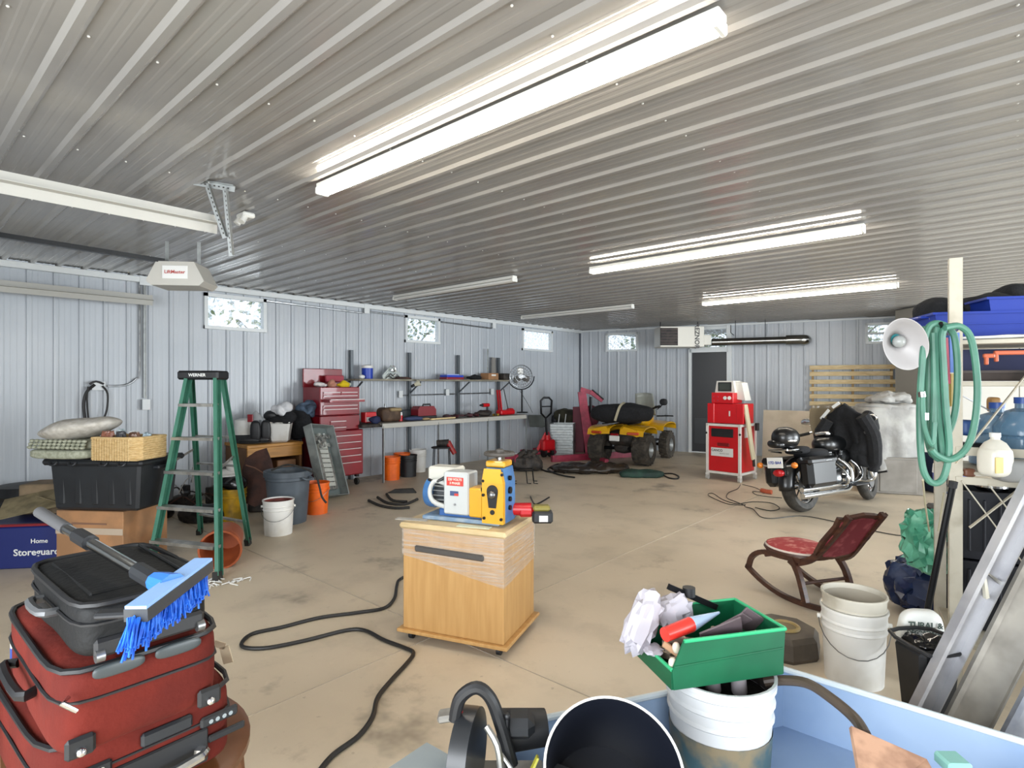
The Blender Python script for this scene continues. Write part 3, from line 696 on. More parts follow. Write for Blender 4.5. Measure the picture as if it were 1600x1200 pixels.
X, Y = ondesk(382, .3); t = thing('white_tub', 'upturned white tub behind the boots on the desk', 'tub', X, Y, Zd+.11, 0); MB().lathe([(0, 0), (.13, 0), (.12, .19), (.05, .21), (0, .21)], 24).build('tub_body', M_wbk, t)
lone(MB().box((0, 0, .055), (.24, .2, .11), .01), 'shoe_box', 'dark box the white tub stands on', 'box', M_blk2, X, Y, Zd, 5)
lone(MB().lathe([(.12, 0), (.0, .12)], 20), 'paper_cone', 'grey cone shaped cover above the boots', 'cover', mat('grey_card', 'a3a6a8', .7), xx(400, 7.6), 7.6, Zd+.3, 0)
lone(MB().box((0, 0, .06), (.07, .02, .1), .005), 'red_tag', 'small red tag under the grey cone', 'tag', M_red, xx(391, 7.4), 7.4, Zd+.27, 0)
X, Y = ondesk(438, .5); t = thing('waste_basket', 'white ribbed pail on the desk heaped with black gear', 'bin', X, Y, Zd, 10)
mb = MB(); mb.box((0, 0, .13), (.28, .22, .26), .02, taper=.8); mb.build('pail_body', M_wbk, t); mb = MB(); mb.tube([(-.14, -.11, .26), (.14, -.11, .26), (.14, .11, .26), (-.14, .11, .26)], .009, closed=True); mb.build('rim', M_wbk, t)
for k, (dx, dy, dzz, r, lab, m) in enumerate(((-.12, 0, .34, .095, 'black helmet on the left side of the white pail', M_blk), (.1, .02, .33, .1, 'black cap like cover on the right side of the white pail', M_darkfab))):
    lone(MB().soft((0, 0, 0), (r*2, r*1.8, r*1.6), 2.2, .012, 9, k, 8), 'helmet' if k == 0 else 'cap', lab, 'helmet' if k == 0 else 'cap', m, X+dx, Y+dy, Zd+dzz, 0)
lone(MB().soft((0, 0, 0), (.34, .24, .1), 2.5, .03, 9, 5, 8), 'work_gloves', 'black gloves drooping over the rim of the white pail', 'gloves', M_darkfab, X, Y-.02, Zd+.28, 0)
lone(MB().soft((0, 0, 0), (.24, .2, .17), 2.0, .05, 9, 6, 10), 'plastic_bag', 'white plastic bag crumpled on top of the black helmets', 'bag', mat('white_film', 'd2d3d6', .35), X+.02, Y, Zd+.43, 0)
X, Y = ondesk(470, .35); lone(MB().soft((0, 0, 0), (.3, .3, .4), 2.5, .05, 6, 7, 10), 'jacket_heap', 'dark heap of clothes at the right end of the desk', 'clothes', M_darkfab, X, Y, Zd+.19, 0)
lone(MB().soft((0, 0, 0), (.26, .22, .22), 2.2, .06, 8, 8, 10), 'jeans', 'crumpled blue grey jeans on the dark heap beside the tool chest', 'clothes', mat('denim', '56687e', .9, col2='34404f', scale=9), xx(480, Y), Y+.05, Zd+.42, 0)
# rusty sheet leaning
Ys = 6.5; t = thing('rusty_sheet', 'curved rusty steel sheet leaning on the desk', 'steel sheet', 0, 0, world=cw(xx(402, Ys), Ys, 0))
P = [dp(x, y, Ys+(780-y)*.003) for x, y in ((378, 735), (384, 716), (400, 705), (416, 700), (424, 720), (428, 740), (422, 762), (418, 784), (398, 792), (384, 786))]
MB().prism(P, cw(.0, .012, 0)).build('sheet', M_rust, t, world=True, smooth=0)
MB().tube([dp(x, y, 6.45) for x, y in ((384, 727), (398, 731), (410, 738), (422, 746))], .008).build('seam', mat('rust_light', '6d4a3a', .7), t, world=True)
lone(MB().box((0, 0, .1), (.5, .4, .2), .02), 'black_crate', 'black crate on the floor in front of the desk', 'crate', M_dk, xx(393, 6.3), 6.9, 0, 10)
# ================= red tool chest =================
rF = WX+.62; y0, Y0 = wy(504, rF); y1, Y1 = wy(566, rF); y1b, _ = wy(570, rF+.03); Yc = (Y0+Y1)/2
Z = lambda v: zz(520+v/4.615, Yc)
t = thing('tool_chest', 'red rolling tool chest with open lid and many drawers', 'tool chest', 0, 0, world=(WX+.35, (y0+y1)/2, 0))
w = y1-y0; xf = rF-(WX+.35)
M_hd = mat('handle_bright', 'd8cccc', .3, .1); M_redd = mat('tool_red_dark', '6a0f18', .5)
zb, zm, zm2, zt_ = Z(1035), Z(705), Z(600), Z(395)
MB().box((.0, 0, (zm+zb)/2), (2*xf, w+.04, zm-zb), .012).build('roller_cabinet', M_red, t)
MB().box((-.02, -.01, (zm+zm2)/2+.005), (2*xf-.06, w, zm2-zm), .01).build('middle_chest', M_red, t)
MB().box((-.02, -.01, (zt_+zm2)/2+.01), (2*xf-.06, w, zt_-zm2-.005), .01).build('top_chest', M_red, t)
MB().box((-.26, -.01, Z(325)), (.03, w, Z(255)-Z(395)), .008).build('lid', M_red, t)
def drawer(zc, h, off, wd, yc=0, pull=0, lab=None):
    d = MB().box((off+pull/2, yc, zc-h/2), (.02+pull, wd, h-.006), .003).build('drawer', M_red, t, label=lab)
    MB().box((off+pull+.017, yc, zc-.006), (.014, wd*.97, .012), .003).build('handle', M_hd, d)
xo = 2*xf-.06-xf+.01-.02
vs = [427, 452, 477, 522, 548]
for k, v in enumerate(vs):
    h = Z(v)-Z(v+23)
    if k == 0:
        for q in (-1, 1): drawer(Z(v), h, xf-.05, w*.42, q*w*.22-.01)
    else: drawer(Z(v), h if k != 4 else h*1.8, xf-.05, w*.88, -.01, .18 if k == 2 else 0, 'drawer left pulled open' if k == 2 else None)
for v in (635, 680): drawer(Z(v), Z(v)-Z(v+36), xf-.05, w*.4, -.05)
for v, v2 in ((740, 790), (790, 838), (838, 888), (888, 938), (938, 1030)): drawer(Z(v), Z(v)-Z(v2), xf, w*.94)
for q in (-1, 1):
    for q2 in (-1, 1):
        p = (q*(xf-.07), q2*(w/2-.05), 0); MB().box((p[0], p[1], zb-.02), (.06, .05, .04), .004).cyl((p[0], p[1]-.015, .055), (p[0], p[1]+.015, .055), .052, n=18).build('caster', M_rub, t)
for k, (dy, dx, s_, c, lab, nm) in enumerate(((-.2, .0, (.14, .2, .07), 'd8d4d2', 'white rag at the left of the open chest top', 'rag'), (-.05, .05, (.13, .12, .11), 'b8806a', 'pinkish rag in the middle of the open chest top', 'rag'), (.13, .08, (.12, .22, .1), 'd2b515', 'yellow cloth in the open chest top', 'cloth'), (.22, .02, (.1, .12, .05), 'b9c4c2', 'pale rag at the right of the open chest top', 'rag'))):
    o = tag(MB().soft((0, 0, 0), s_, 2.2, .03, 12, k, 8).build(nm, mat('rag_%d' % k, c, .9), None), lab, 'cloth'); o.location = (WX+.35+dx, (y0+y1)/2+dy, zt_+.04)
o = tag(MB().box((0, 0, 0), (.05, .3, .1), .01, M=RY(-10)).build('packet', mat('red_packet', 'a03848', .4), None), 'red and white packet standing against the open lid', 'packet'); o.location = (WX+.2, (y0+y1)/2+.12, zt_+.13)
# ================= electrical panel box =================
a = Vector((*fl(546, 773), 0)); Yt = 8.0; up = Vector((xx(521, Yt), Yt, zz(666, Yt)))-a; bl_ = Vector((*fl(503, 786), 0)); rt = a-bl_
Ln = up.length; up.normalize(); rt = rt-up*rt.dot(up); Wd = .46; rt.normalize(); nn = rt.cross(up)   # nn points away from the camera
if nn.y < 0: nn = -nn
a = a+Vector((0, 0, .012)); c0 = a-rt*Wd
def pw(u, v, n): q = c0+rt*u+up*v+nn*n; return cw(q.x, q.y, q.z)
t = thing('electrical_panel', 'open grey electrical panel box leaning on the red tool chest', 'electrical panel', 0, 0, world=pw(Wd/2, 0, 0))
M_pan = mat('panel_grey', '9aa09e', .45, .2, col2='868c8a', scale=8); M_pin = mat('panel_inside', '6d7776', .5)
def pbx(mb, u0, u1, v0, v1, n0, n1): return mb.add([pw(u, v, n) for u in (u0, u1) for n in (n0, n1) for v in (v0, v1)], [(0,1,3,2),(4,6,7,5),(0,4,5,1),(2,3,7,6),(0,2,6,4),(1,5,7,3)])
D_ = .13
pbx(MB(), 0, Wd, 0, Ln, D_-.004, D_).build('back_plate', M_pin, t, world=True, smooth=0)
for b in ((0, .006, 0, Ln), (Wd-.006, Wd, 0, Ln), (0, Wd, 0, .006), (0, Wd, Ln-.006, Ln)): pbx(MB(), *b, 0, D_).build('side_wall', M_pan, t, world=True, smooth=0)
for b in ((0, .02, 0, Ln), (Wd-.02, Wd, 0, Ln)): pbx(MB(), *b, -.004, 0).build('edge_lip', M_pan, t, world=True, smooth=0)
pbx(MB(), .11, .34, .1, Ln-.12, D_-.05, D_-.02).build('busbar_plate', M_alu, t, world=True, smooth=0)
for k in range(9): pbx(MB(), .14, .3, .14+k*.065, .19+k*.065, D_-.075, D_-.05).build('breaker_block', mat('pale_grey_part', 'bdbfb8', .4), t, world=True, smooth=0)
for k in range(2): pbx(MB(), .1+k*.18, .14+k*.2, .1, .1+.5, D_-.07, D_-.02).build('terminal_bar', M_alu, t, world=True, smooth=0)
rnd = random.Random(4); mb = MB()
for k in range(12): u, v = rnd.uniform(.1, .34), rnd.uniform(Ln-.34, Ln-.14); pbx(mb, u, u+.04, v, v+.04, D_-.1, D_-.04)
mb.build('main_breaker', mat('breaker_grey', 'b3b5b0', .4, col2='5c5e5c', scale=20), t, world=True, smooth=0)
for u, v in ((.36, Ln-.12), (.37, .12)): pbx(MB(), u, u+.03, v, v+.04, D_-.01, D_-.005).build('white_tag', M_white, t, world=True, smooth=0)
# ================= workbench with shelf =================
bf = WX+.72; ya, Ya = wy(597, bf); yb, Yb = wy(822, bf); bz_ = (zz(663, Ya)+zz(646, Yb))/2
M_bt = mat('bench_top', '9b978f', .6, col2='7f7a72', scale=3, stretch=(8, 1, 8)); M_post = mat('post_steel', '5d6266', .45, .6)
t = thing('workbench', 'long grey workbench on slotted legs against the left wall', 'workbench', 0, 0, world=(WX+.4, (ya+yb)/2, 0)); Lb = yb-ya; x0 = -.38
MB().box((0, 0, bz_-.02), (.66, Lb, .035), .004).build('benchtop', M_bt, t)
MB().box((.325, 0, bz_-.045), (.012, Lb, .07), .002).build('front_edge', mat('bench_edge', 'b4b2aa', .5), t)
for px in (599, 685, 762, 822):
    y, _ = wy(px, bf-.02); mb = MB(); slotted(mb, (.3, y-(ya+yb)/2, 0), (.3, y-(ya+yb)/2, bz_-.04), .04, (0, -1, 0), .035); mb.build('leg', None, t, smooth=0)
# black wall posts with shelf
t2 = thing('steel_shelf', 'long wall shelf on steel posts above the workbench', 'shelf', 0, 0, world=(WX+.25, (ya+yb)/2, 0))
rs = WX+.42; sa_, SYa = wy(561, rs); sb_, SYb = wy(796, rs); ym = (ya+yb)/2; sz = (zz(593, SYa)+zz(595, SYb))/2
for px, pyt in ((550, 547), (641, 551), (717, 555), (780, 559)):
    y, Yp = wy(px, WX+.09); MB().box((-.18, y-ym, zz(pyt, Yp)/2), (.05, .05, zz(pyt, Yp)), .002).build('post', M_post, t2, smooth=0)
    MB().bar((-.16, y-ym, sz-.22), (.12, y-ym, sz-.03), .02, .02, (0, 1, 0)).build('shelf_bracket', M_post, t2, smooth=0)
MB().box((0, (sa_+sb_)/2-ym, sz), (.36, sb_-sa_, .03), .003).build('shelf_board', mat('shelf_board', '8f8a7e', .6, col2='75705f', scale=4, stretch=(8, 1, 8)), t2)
def onb(px, r, z): y, Y = wy(px, WX+r); return Vector((WX+r, y, z))
SZ = sz+.015; BZ = bz_
def put(mb, nm, lab, cat, px, r, z, m=None, rz=0, group=None):
    o = mb.build(nm, m, None); o.location = onb(px, r, z); o.rotation_euler = (0, 0, math.radians(rz)); MT[o.name] = Matrix.Identity(4); return tag(o, lab, cat, group)
def tput(nm, lab, cat, px, r, z, rz=90):
    p = onb(px, r, z); o = thing(nm, lab, cat, 0, 0, world=p); o.rotation_euler = (0, 0, math.radians(rz)); return o
# on the shelf (rz=90: local -y looks into the room)
t = tput('water_cooler', 'blue water cooler jug with white lid on the shelf', 'cooler', 574, .22, SZ)
MB().lathe([(0, 0), (.085, 0), (.088, .17), (0, .17)], 24).build('jug_body', M_blue, t); MB().lathe([(0, .17), (.092, .17), (.09, .21), (.03, .225), (0, .225)], 24).build('lid', M_wbk, t)
put(MB().soft((0, 0, .03), (.08, .1, .06), 2.2, .01, 12, 3, 7), 'rag', 'small white wad on the left end of the shelf', 'cloth', 565, .3, SZ, M_white)
t = tput('hubcap', 'white spiral patterned diamond plate standing on the shelf', 'panel', 613, .16, SZ)
mb = MB(); mb.poly([(-.19, 0), (.19, 0), (.2, .06), (.0, .24), (-.2, .06)], .02, TR(0, 0, 0) @ RX(-8)); mb.build('plate', mat('silver_white', 'bcc4c2', .3, .3), t)
for r, z in ((.05, .165), (.1, .09), (.15, .05)): MB().tube([(-r, -.03, z-.035), (-r*.6, -.03, z+.0), (0, -.03, z-.04 if r > .06 else z-.05), (r*.6, -.03, z), (r, -.03, z-.035)], .009, smooth=4).build('swirl', M_chrome, t)
for q in (0,): MB().tube([(.04*math.cos(a), -.03, .17+.045*math.sin(a)) for a in [i*.52 for i in range(12)]], .008, closed=True).build('ring', M_chrome, t)
put(MB().soft((0, 0, .015), (.16, .3, .04), 3, .012, 14, 5, 7), 'scrap_wood', 'flat brown scraps on the shelf beside the second post', 'scraps', 630, .28, SZ, M_rust)
p = onb(647, .47, SZ-.02); t = thing('clamp_light', 'small clamp light hanging from the shelf edge at the second post', 'lamp', 0, 0, world=p); t.rotation_euler = (0, 0, 1.57)
MB().lathe([(.02, 0), (.03, .02), (.06, .1), (.055, .1), (.02, .02)], 16, RY(60) @ RX(30), (0, 0, -.08), caps=False).build('reflector', mat('lamp_cream', 'c9c5ae', .4), t); MB().cyl((-.05, 0, -.1), (0, 0, -.08), .025).build('socket', M_blk, t)
put(MB().box((0, 0, .02), (.2, .42, .04), .006), 'flat_box', 'dark red flat box at the bottom of the pile on the shelf', 'box', 706, .26, SZ, mat('wine_red', '8a2230', .4))
put(MB().box((0, 0, .0), (.2, .4, .035), .006), 'flat_box', 'blue flat box on top of the dark red one on the shelf', 'box', 706, .26, SZ+.06, mat('bright_blue_box', '2a49c0', .35))
put(MB().box((0, 0, .0), (.19, .3, .02), .006), 'flat_box', 'pale lilac sheet on top of the blue flat box', 'box', 703, .26, SZ+.088, mat('lilac', 'a9b6e0', .4))
put(MB().soft((0, 0, .04), (.2, .34, .09), 2.2, .03, 9, 2, 8), 'cloth', 'black cloth heap on the shelf right of the blue box', 'cloth', 741, .25, SZ, M_darkfab)
t = tput('cardboard_box', 'small cardboard box on the shelf near its right end', 'box', 765, .22, SZ); MB().box((0, 0, .065), (.28, .22, .13), .005).build('box_body', M_cardb, t); MB().box((0, -.112, .09), (.12, .003, .03)).build('label_strip', M_white, t)
put(MB().box((0, 0, .065), (.2, .18, .13), .02), 'speaker_box', 'dark box at the right end of the shelf', 'box', 787, .24, SZ, M_dk)
p0 = onb(770, .06, SZ+.0); mb = MB(); mb.poly([(-.07, 0), (.07, 0), (.045, .45), (-.045, .45)], .02, RZ(90)); o = mb.build('board', mat('grey_board', '7f7c77', .6), None); o.location = onb(771, .08, SZ); tag(o, 'grey board standing behind the small cardboard box', 'board')
put(MB().box((0, 0, .3), (.02, .03, .62), .002), 'rod', 'thin pale rod beside the grey board', 'rod', 762, .1, SZ, M_galv)
# on the bench
t = tput('shop_box', 'red box with white label at the left end of the bench', 'box', 576, .4, BZ); MB().box((0, 0, .08), (.2, .14, .16), .01).build('box_body', M_red2, t); MB().box((0, -.072, .05), (.17, .004, .07)).build('label_plate', M_white, t)
put(MB().soft((0, 0, .04), (.18, .2, .1), 2.2, .03, 10, 3, 8), 'cloth', 'navy cloth at the left end of the bench', 'cloth', 585, .56, BZ, mat('navy_cloth', '1b2448', .8))
o = lonew(MB().box((0, 0, 0), (.5, .55, .05), .01), 'dark_tray', 'dark greasy tray jutting from the left end of the bench', 'tray', M_dk); o.location = onb(575, .42, bz_-.06)
t = tput('grinder_body', 'brown and tan bench machine with dusty cover', 'machine', 607, .42, BZ, 80); MB().soft((0, 0, .11), (.34, .26, .22), 5, .012, 8, 4, 10).build('machine_body', mat('brown_dust', '5b4634', .7, col2='453224', scale=12), t); MB().box((.06, -.1, .19), (.2, .12, .05), .015).build('tan_cover', mat('tan_cover', '9a8560', .7), t); MB().cyl((-.06, 0, .2), (-.06, 0, .28), .016).build('stud', M_steel, t)
t = tput('paint_can', 'small white capped red can on the bench', 'can', 626, .5, BZ); MB().lathe([(0, 0), (.032, 0), (.032, .09), (0, .09)], 16).build('can_body', M_red2, t); MB().lathe([(0, .09), (.03, .09), (.026, .14), (0, .14)], 16).build('cap', M_white, t)
put(MB().box((0, 0, .08), (.12, .28, .16), .01), 'speaker_box', 'dark green grey case behind the capped can on the bench', 'case', 633, .2, BZ, mat('dark_teal', '2b3438', .5))
put(MB().soft((0, 0, .03), (.2, .4, .07), 2.3, .02, 9, 8, 8), 'cloth', 'blue grey cloth on the bench in front of the red case', 'cloth', 646, .55, BZ, mat('slate_cloth', '3b4668', .8))
t = tput('tool_case', 'red and black moulded tool case with handle on the bench', 'tool case', 662, .38, BZ, 88)
MB().poly([(-.19, .06), (-.19, .17), (-.15, .22), (.14, .22), (.19, .16), (.19, .06)], .2).build('upper_shell', mat('case_red', '7c1420', .4), t, smooth=0); MB().box((0, 0, .035), (.42, .22, .07), .02).build('base_shell', M_blk, t); MB().tube([(-.09, -.08, .2), (-.07, -.08, .25), (.07, -.08, .25), (.09, -.08, .2)], .015).build('handle', M_blk, t)
put(MB().box((0, 0, .012), (.05, .6, .024), .004, rz=.1), 'wood_strip', 'pale wooden strip lying along the front of the bench', 'wood strip', 692, .64, BZ, M_pine)
put(MB().soft((0, 0, .02), (.1, .16, .04), 2.3, .01, 9, 8, 6), 'work_glove', 'tan work glove on the bench in front of the cloth', 'glove', 665, .63, BZ, mat('tan_leather', 'a58d66', .8))
rnd = random.Random(8)
for k, (px, lab) in enumerate(((700, 'dark red hand tool first from the left on the bench'), (712, 'dark red hand tool beside the third post on the bench'), (733, 'dark red tool right of the third post on the bench'), (743, 'dark tool in the middle of the bench tools'))):
    put(MB().soft((0, 0, .03), (.1, .2, .06), 2.6, .02, 14, k, 7).cyl((0, .05, .04), (.12, .14, .03), .018, n=8), 'hand_tool', lab, 'tool', px, .5, BZ, mat('tool_dark_red', '4a1620', .5, col2='2a1a1c', scale=15), rnd.uniform(-40, 40))
t = tput('cordless_drill', 'red cordless drill standing on the bench in front of the fan', 'drill', 760, .5, BZ, 90)
MB().cyl((-.1, 0, .2), (.06, 0, .2), .035, n=12).build('motor_body', M_red2, t); MB().cyl((-.17, 0, .2), (-.1, 0, .2), .015, .028).build('chuck', M_blk, t); MB().box((.02, 0, .12), (.04, .035, .14), .01).build('grip', M_blk, t); MB().box((.01, 0, .04), (.1, .07, .05), .01).build('battery', M_blk, t)
put(MB().soft((0, 0, .05), (.2, .4, .1), 2.4, .03, 9, 12, 8), 'tool_pile', 'dark heap of tools under the red drill', 'tools', 755, .5, BZ, M_dk)
t = tput('bench_jack', 'red floor jack lying at the right end of the bench', 'jack', 790, .5, BZ, 90)
MB().box((0, 0, .05), (.4, .16, .09), .02).build('jack_body', M_red2, t); MB().box((.13, 0, .09), (.14, .1, .06), .02).build('lift_arm', M_red2, t)
for q in (-1, 1): MB().bar((-.15, q*.03, .08), (-.21+q*.0, q*.03, .48), .03, .02, (0, 1, 0)).build('upright_link', M_red2, t)
MB().tube([(.08, 0, .08), (0, .05, .5)], .01).build('lever', M_blkm, t)
put(MB().box((0, 0, .02), (.08, .12, .04), .01), 'battery_pack', 'small yellow and black pack beside the red jack', 'battery', 775, .63, BZ, mat('pack_yellow', 'b98d1e', .5, col2='2a2620', scale=20))
# under the bench
def under(px, r): y, Y = wy(px, WX+r); return xx(px, Y), Y
X, Y = under(612, .55); bucket('orange bucket under the left end of the bench', 0, 0, .14, .36, M_org, bail=False, X=X, Y=Y)
X, Y = under(628, .3); bucket('second orange bucket, tucked behind the first under the bench', 0, 0, .14, .36, M_org, bail=False, X=X, Y=Y)
X, Y = under(638, .5); bucket('black bucket under the bench beside the orange ones', 0, 0, .145, .35, M_blk, bail=False, X=X, Y=Y)
X, Y = under(653, .22); bucket('white bucket under the bench behind the black one', 0, 0, .15, .38, M_wbk, bail=False, X=X, Y=Y)
X, Y = under(690, .85); t = thing('work_stool', 'small black wire legged stool in front of the bench holding a red tool', 'stool', X, Y, 0, 0)
MB().soft((0, 0, .46), (.34, .24, .04), 3, 0, 1, 0, 6).build('seat', M_blk, t)
for q in (-1, 1):
    for q2 in (-1, 1): MB().tube([(q*.12, q2*.08, .45), (q*.14, q2*.1, 0)], .008).build('leg', M_blkm, t)
t = thing('angle_grinder', 'red and black power tool resting on the wire legged stool', 'power tool', X+.06, Y, .48, 0)
MB().cyl((-.14, 0, .05), (.06, 0, .06), .05, .055).build('tool_body', M_dk, t); MB().cyl((.04, 0, .07), (.16, -.04, -.12), .05, .04).build('motor_head', mat('tool_red', '8d1f20', .4), t)
X, Y = fl(735, 716); lone(MB().box((0, 0, .02), (1.3, .5, .03), .005).box((.3, .2, .1), (.5, .4, .14), .02), 'dark_mat', 'dark flat boards on the floor beyond the wooden cabinet', 'boards', M_dk, X+.1, Y+.6, 0, 35)
# pedestal fan at the end of the bench
y, Y = wy(812, WX+.45); Yf = Y; Xf = xx(816, Yf); t = thing('pedestal_fan', 'round pedestal fan with chrome cage standing on the bench end', 'fan', Xf, Yf, zz(645, Yf), 0)
zc = zz(588, Yf)-zz(645, Yf); R = 17.5*Yf/F; dx = -2*Yf/F
MB().lathe([(0, 0), (.12, 0), (.11, .02), (0, .03)], 20).build('base', M_blkm, t)
MB().tube([(dx+.02, 0, 0), (dx+.02, 0, zc-R-.05)], .018).build('pole', M_blkm, t)
MB().tube([(dx-R*1.18*math.cos(a), 0, zc-R*1.18*math.sin(a)) for a in [i*math.pi/10 for i in range(11)]], .012).build('yoke', M_blkm, t)
mb = MB()
for k in range(24): a = k*math.pi/12; mb.tube([(dx+.03*math.cos(a), -.07, zc+.03*math.sin(a)), (dx+R*.8*math.cos(a), -.06, zc+R*.8*math.sin(a)), (dx+R*math.cos(a), 0, zc+R*math.sin(a)), (dx+R*.8*math.cos(a), .06, zc+R*.8*math.sin(a))], .0025, n=4)
for r in (1, .75, .5, .25): mb.tube([(dx+R*r*math.cos(a), -.065 if r < 1 else 0, zc+R*r*math.sin(a)) for a in [i*math.pi/12 for i in range(24)]], .003 if r < 1 else .007, n=4, closed=True)
o = mb.build('cage', M_chrome, t); o['kind'] = 'stuff'
for k in range(3):
    a = k*2.094+.4; M = TR(dx, 0, zc) @ RY(math.degrees(a)) @ TR(R*.45, 0, 0) @ RX(25); MB().soft((0, 0, 0), (R*.75, .012, R*.62), 2.6, 0, 1, 0, 6, M=M).build('blade', M_alu, t)
MB().cyl((dx, -.07, zc), (dx, .08, zc), .05).build('hub', M_steel, t)
lonew(MB().tube([dp(x, y, Yf-.1) for x, y in ((812, 610), (818, 620), (826, 633), (832, 645))], .005, smooth=4), 'power_cord', 'grey cord trailing from the fan', 'cord', M_cable)
# ================= far corner: hoist, pallet jack, crates, quad =================
def yf(py, z=0): return F*(H-z)/(py-600)
# galvanised crates
def crate(px, py, w, h, d, lab, rot, n=6):
    Y = yf(py); t = thing('metal_crate', lab, 'crate', xx(px, Y), Y+d/2, 0, rot)
    for q in (-1, 1):
        MB().box((0, q*d/2, h/2), (w, .01, h)).build('side_panel', M_galv, t, smooth=0); MB().box((q*w/2, 0, h/2), (.01, d, h)).build('side_panel', M_galv, t, smooth=0)
    for k in range(n): MB().box((0, -d/2-.012, h*(k+.7)/n), (w*.98, .02, h*.09), .006).build('rib', M_galv, t)
    MB().box((0, 0, .01), (w, d, .02)).build('floor_panel', M_galv, t, smooth=0); return t
crate(881, 712, .48, .66, .5, 'ribbed galvanised crate heaped with bags beside the pink hoist', -12)
crate(833, 703, .42, .6, .4, 'plain galvanised crate between bench and pallet jack', 25, 4)
Yc = yf(705)
M_ol = mat('olive_bag', '3f3d2c', .8, col2='2b2a20', scale=5)
for dx, dz, s_, lab, m in ((-.02, .78, (.5, .4, .34), 'olive bag on top of the ribbed galvanised crate', M_ol), (.24, .72, (.3, .3, .3), 'dark olive bundle at the right of the ribbed crate', M_dk), (-.22, .7, (.2, .25, .2), 'grey black bundle at the left of the ribbed crate', M_blk2)):
    lone(MB().soft((0, 0, 0), s_, 2.3, .04, 6, dx*10, 10), 'duffel_bag', lab, 'bag', m, xx(884, Yc)+dx, Yc+.1, dz, 0)
for k, px in enumerate((871, 881)): lone(MB().cyl((0, 0, 0), (.03, 0, .24), .012), 'white_tube', ('left' if k == 0 else 'right')+' of the two white tubes standing in the ribbed crate', 'tube', M_white, xx(px, Yc), Yc-.2, .6, 0)
lone(MB().box((0, 0, 0), (.36, .02, .26), .004, M=RX(-20) @ RZ(5)), 'grey_board', 'grey board leaning over the plain galvanised crate', 'board', mat('board_grey', '4c514e', .5), xx(838, 12.3), 12.1, .72, 20)
# pallet jack
Yj = yf(714); t = thing('pallet_jack', 'red pallet jack with black tiller handle in front of the crates', 'pallet jack', xx(855, Yj), Yj, 0, 30)
MB().tube([(0, 0, .35), (-.05, -.02, .8)], .024).build('tiller', M_blkm, t)
MB().tube([(-.05, -.02, .8), (-.16, -.02, .9), (-.17, -.02, 1.16), (-.1, -.02, 1.22), (.03, -.02, 1.22), (.1, -.02, 1.16), (.08, -.02, .9)], .022, closed=True).build('handle_loop', M_blkm, t)
MB().tube([(-.16, -.02, 1.04), (.09, -.02, 1.04)], .012).build('handle_bar', M_blkm, t)
MB().box((0, 0, .25), (.3, .2, .22), .03).cyl((0, 0, .1), (0, 0, .45), .06).build('pump_body', M_red2, t)
for q in (-1, 1): MB().box((q*.2, .55, .08), (.15, 1.0, .05), .01).build('fork', M_pink, t); MB().cyl((q*.05, 0, .09), (q*.11, 0, .09), .09, n=18).build('wheel', M_blk, t)
MB().bar((-.25, .08, .05), (-.02, .02, .5), .05, .03).build('frame_plate', M_red2, t); MB().bar((.25, .08, .05), (.02, .02, .5), .07, .03).build('frame_plate', M_pink, t)
# engine hoist
Yh = 12.0; t = thing('engine_hoist', 'pink red engine hoist with folded arm next to the quad bike', 'engine hoist', xx(916, Yh), Yh, 0, 0)
V = lambda px, py, dy=0: dp(px, py, Yh+dy)
MB().bar(V(921, 708), V(909, 612), .17, .08, (0, 0, 1) if 0 else cw(1, 0, 0)).build('mast', M_pink, t, world=True, smooth=0)
MB().bar(V(930, 706, .1), V(914, 640, .05), .11, .06, cw(1, 0, 0)).build('support_brace', M_pink, t, world=True, smooth=0)
MB().bar(V(907, 608), V(925, 614), .1, .09, cw(0, 1, 0)).bar(V(922, 612), V(941, 626), .14, .08, cw(0, 1, 0)).build('boom', M_pink, t, world=True, smooth=0)
MB().tube([V(925, 609, -.06), V(943, 624, -.06)], .018).build('boom_rod', M_blkm, t, world=True)
MB().tube([V(923, 620), V(923, 645)], .03).build('hydraulic_ram', M_blkm, t, world=True)
b = lambda px, py: cw(xx(px, yf(py, .06)), yf(py, .06), .06)
MB().bar(b(862, 717), b(926, 713), .12, .08).build('base_leg', M_pink, t, world=True, smooth=0); MB().bar(b(915, 713), b(990, 709), .12, .08).build('base_leg', M_pink, t, world=True, smooth=0)
MB().bar(b(925, 713), b(948, 722), .1, .07).build('outrigger', M_pink, t, world=True, smooth=0)
lone(MB().box((0, 0, .5), (.28, .04, 1.0), .01), 'metal_sheet', 'faded red metal sheet behind the hoist mast', 'metal sheet', mat('faded_red_panel', '7c3a48', .6), xx(905, 12.6), 12.6, 0, 0)
lone(MB().soft((0, 0, 0), (.3, .3, .5), 2.4, .03, 6, 3, 9), 'dark_sack', 'dark red sack between the hoist and the quad bike', 'sack', mat('maroon', '5a1c2a', .7), xx(926, 12.1), 12.3, .5+.3, 0)
lone(MB().box((0, 0, .27), (.3, .3, .54), .03), 'dark_bin', 'dark bin under the dark red sack', 'bin', M_dk, xx(926, 12.1), 12.3, 0, 0)
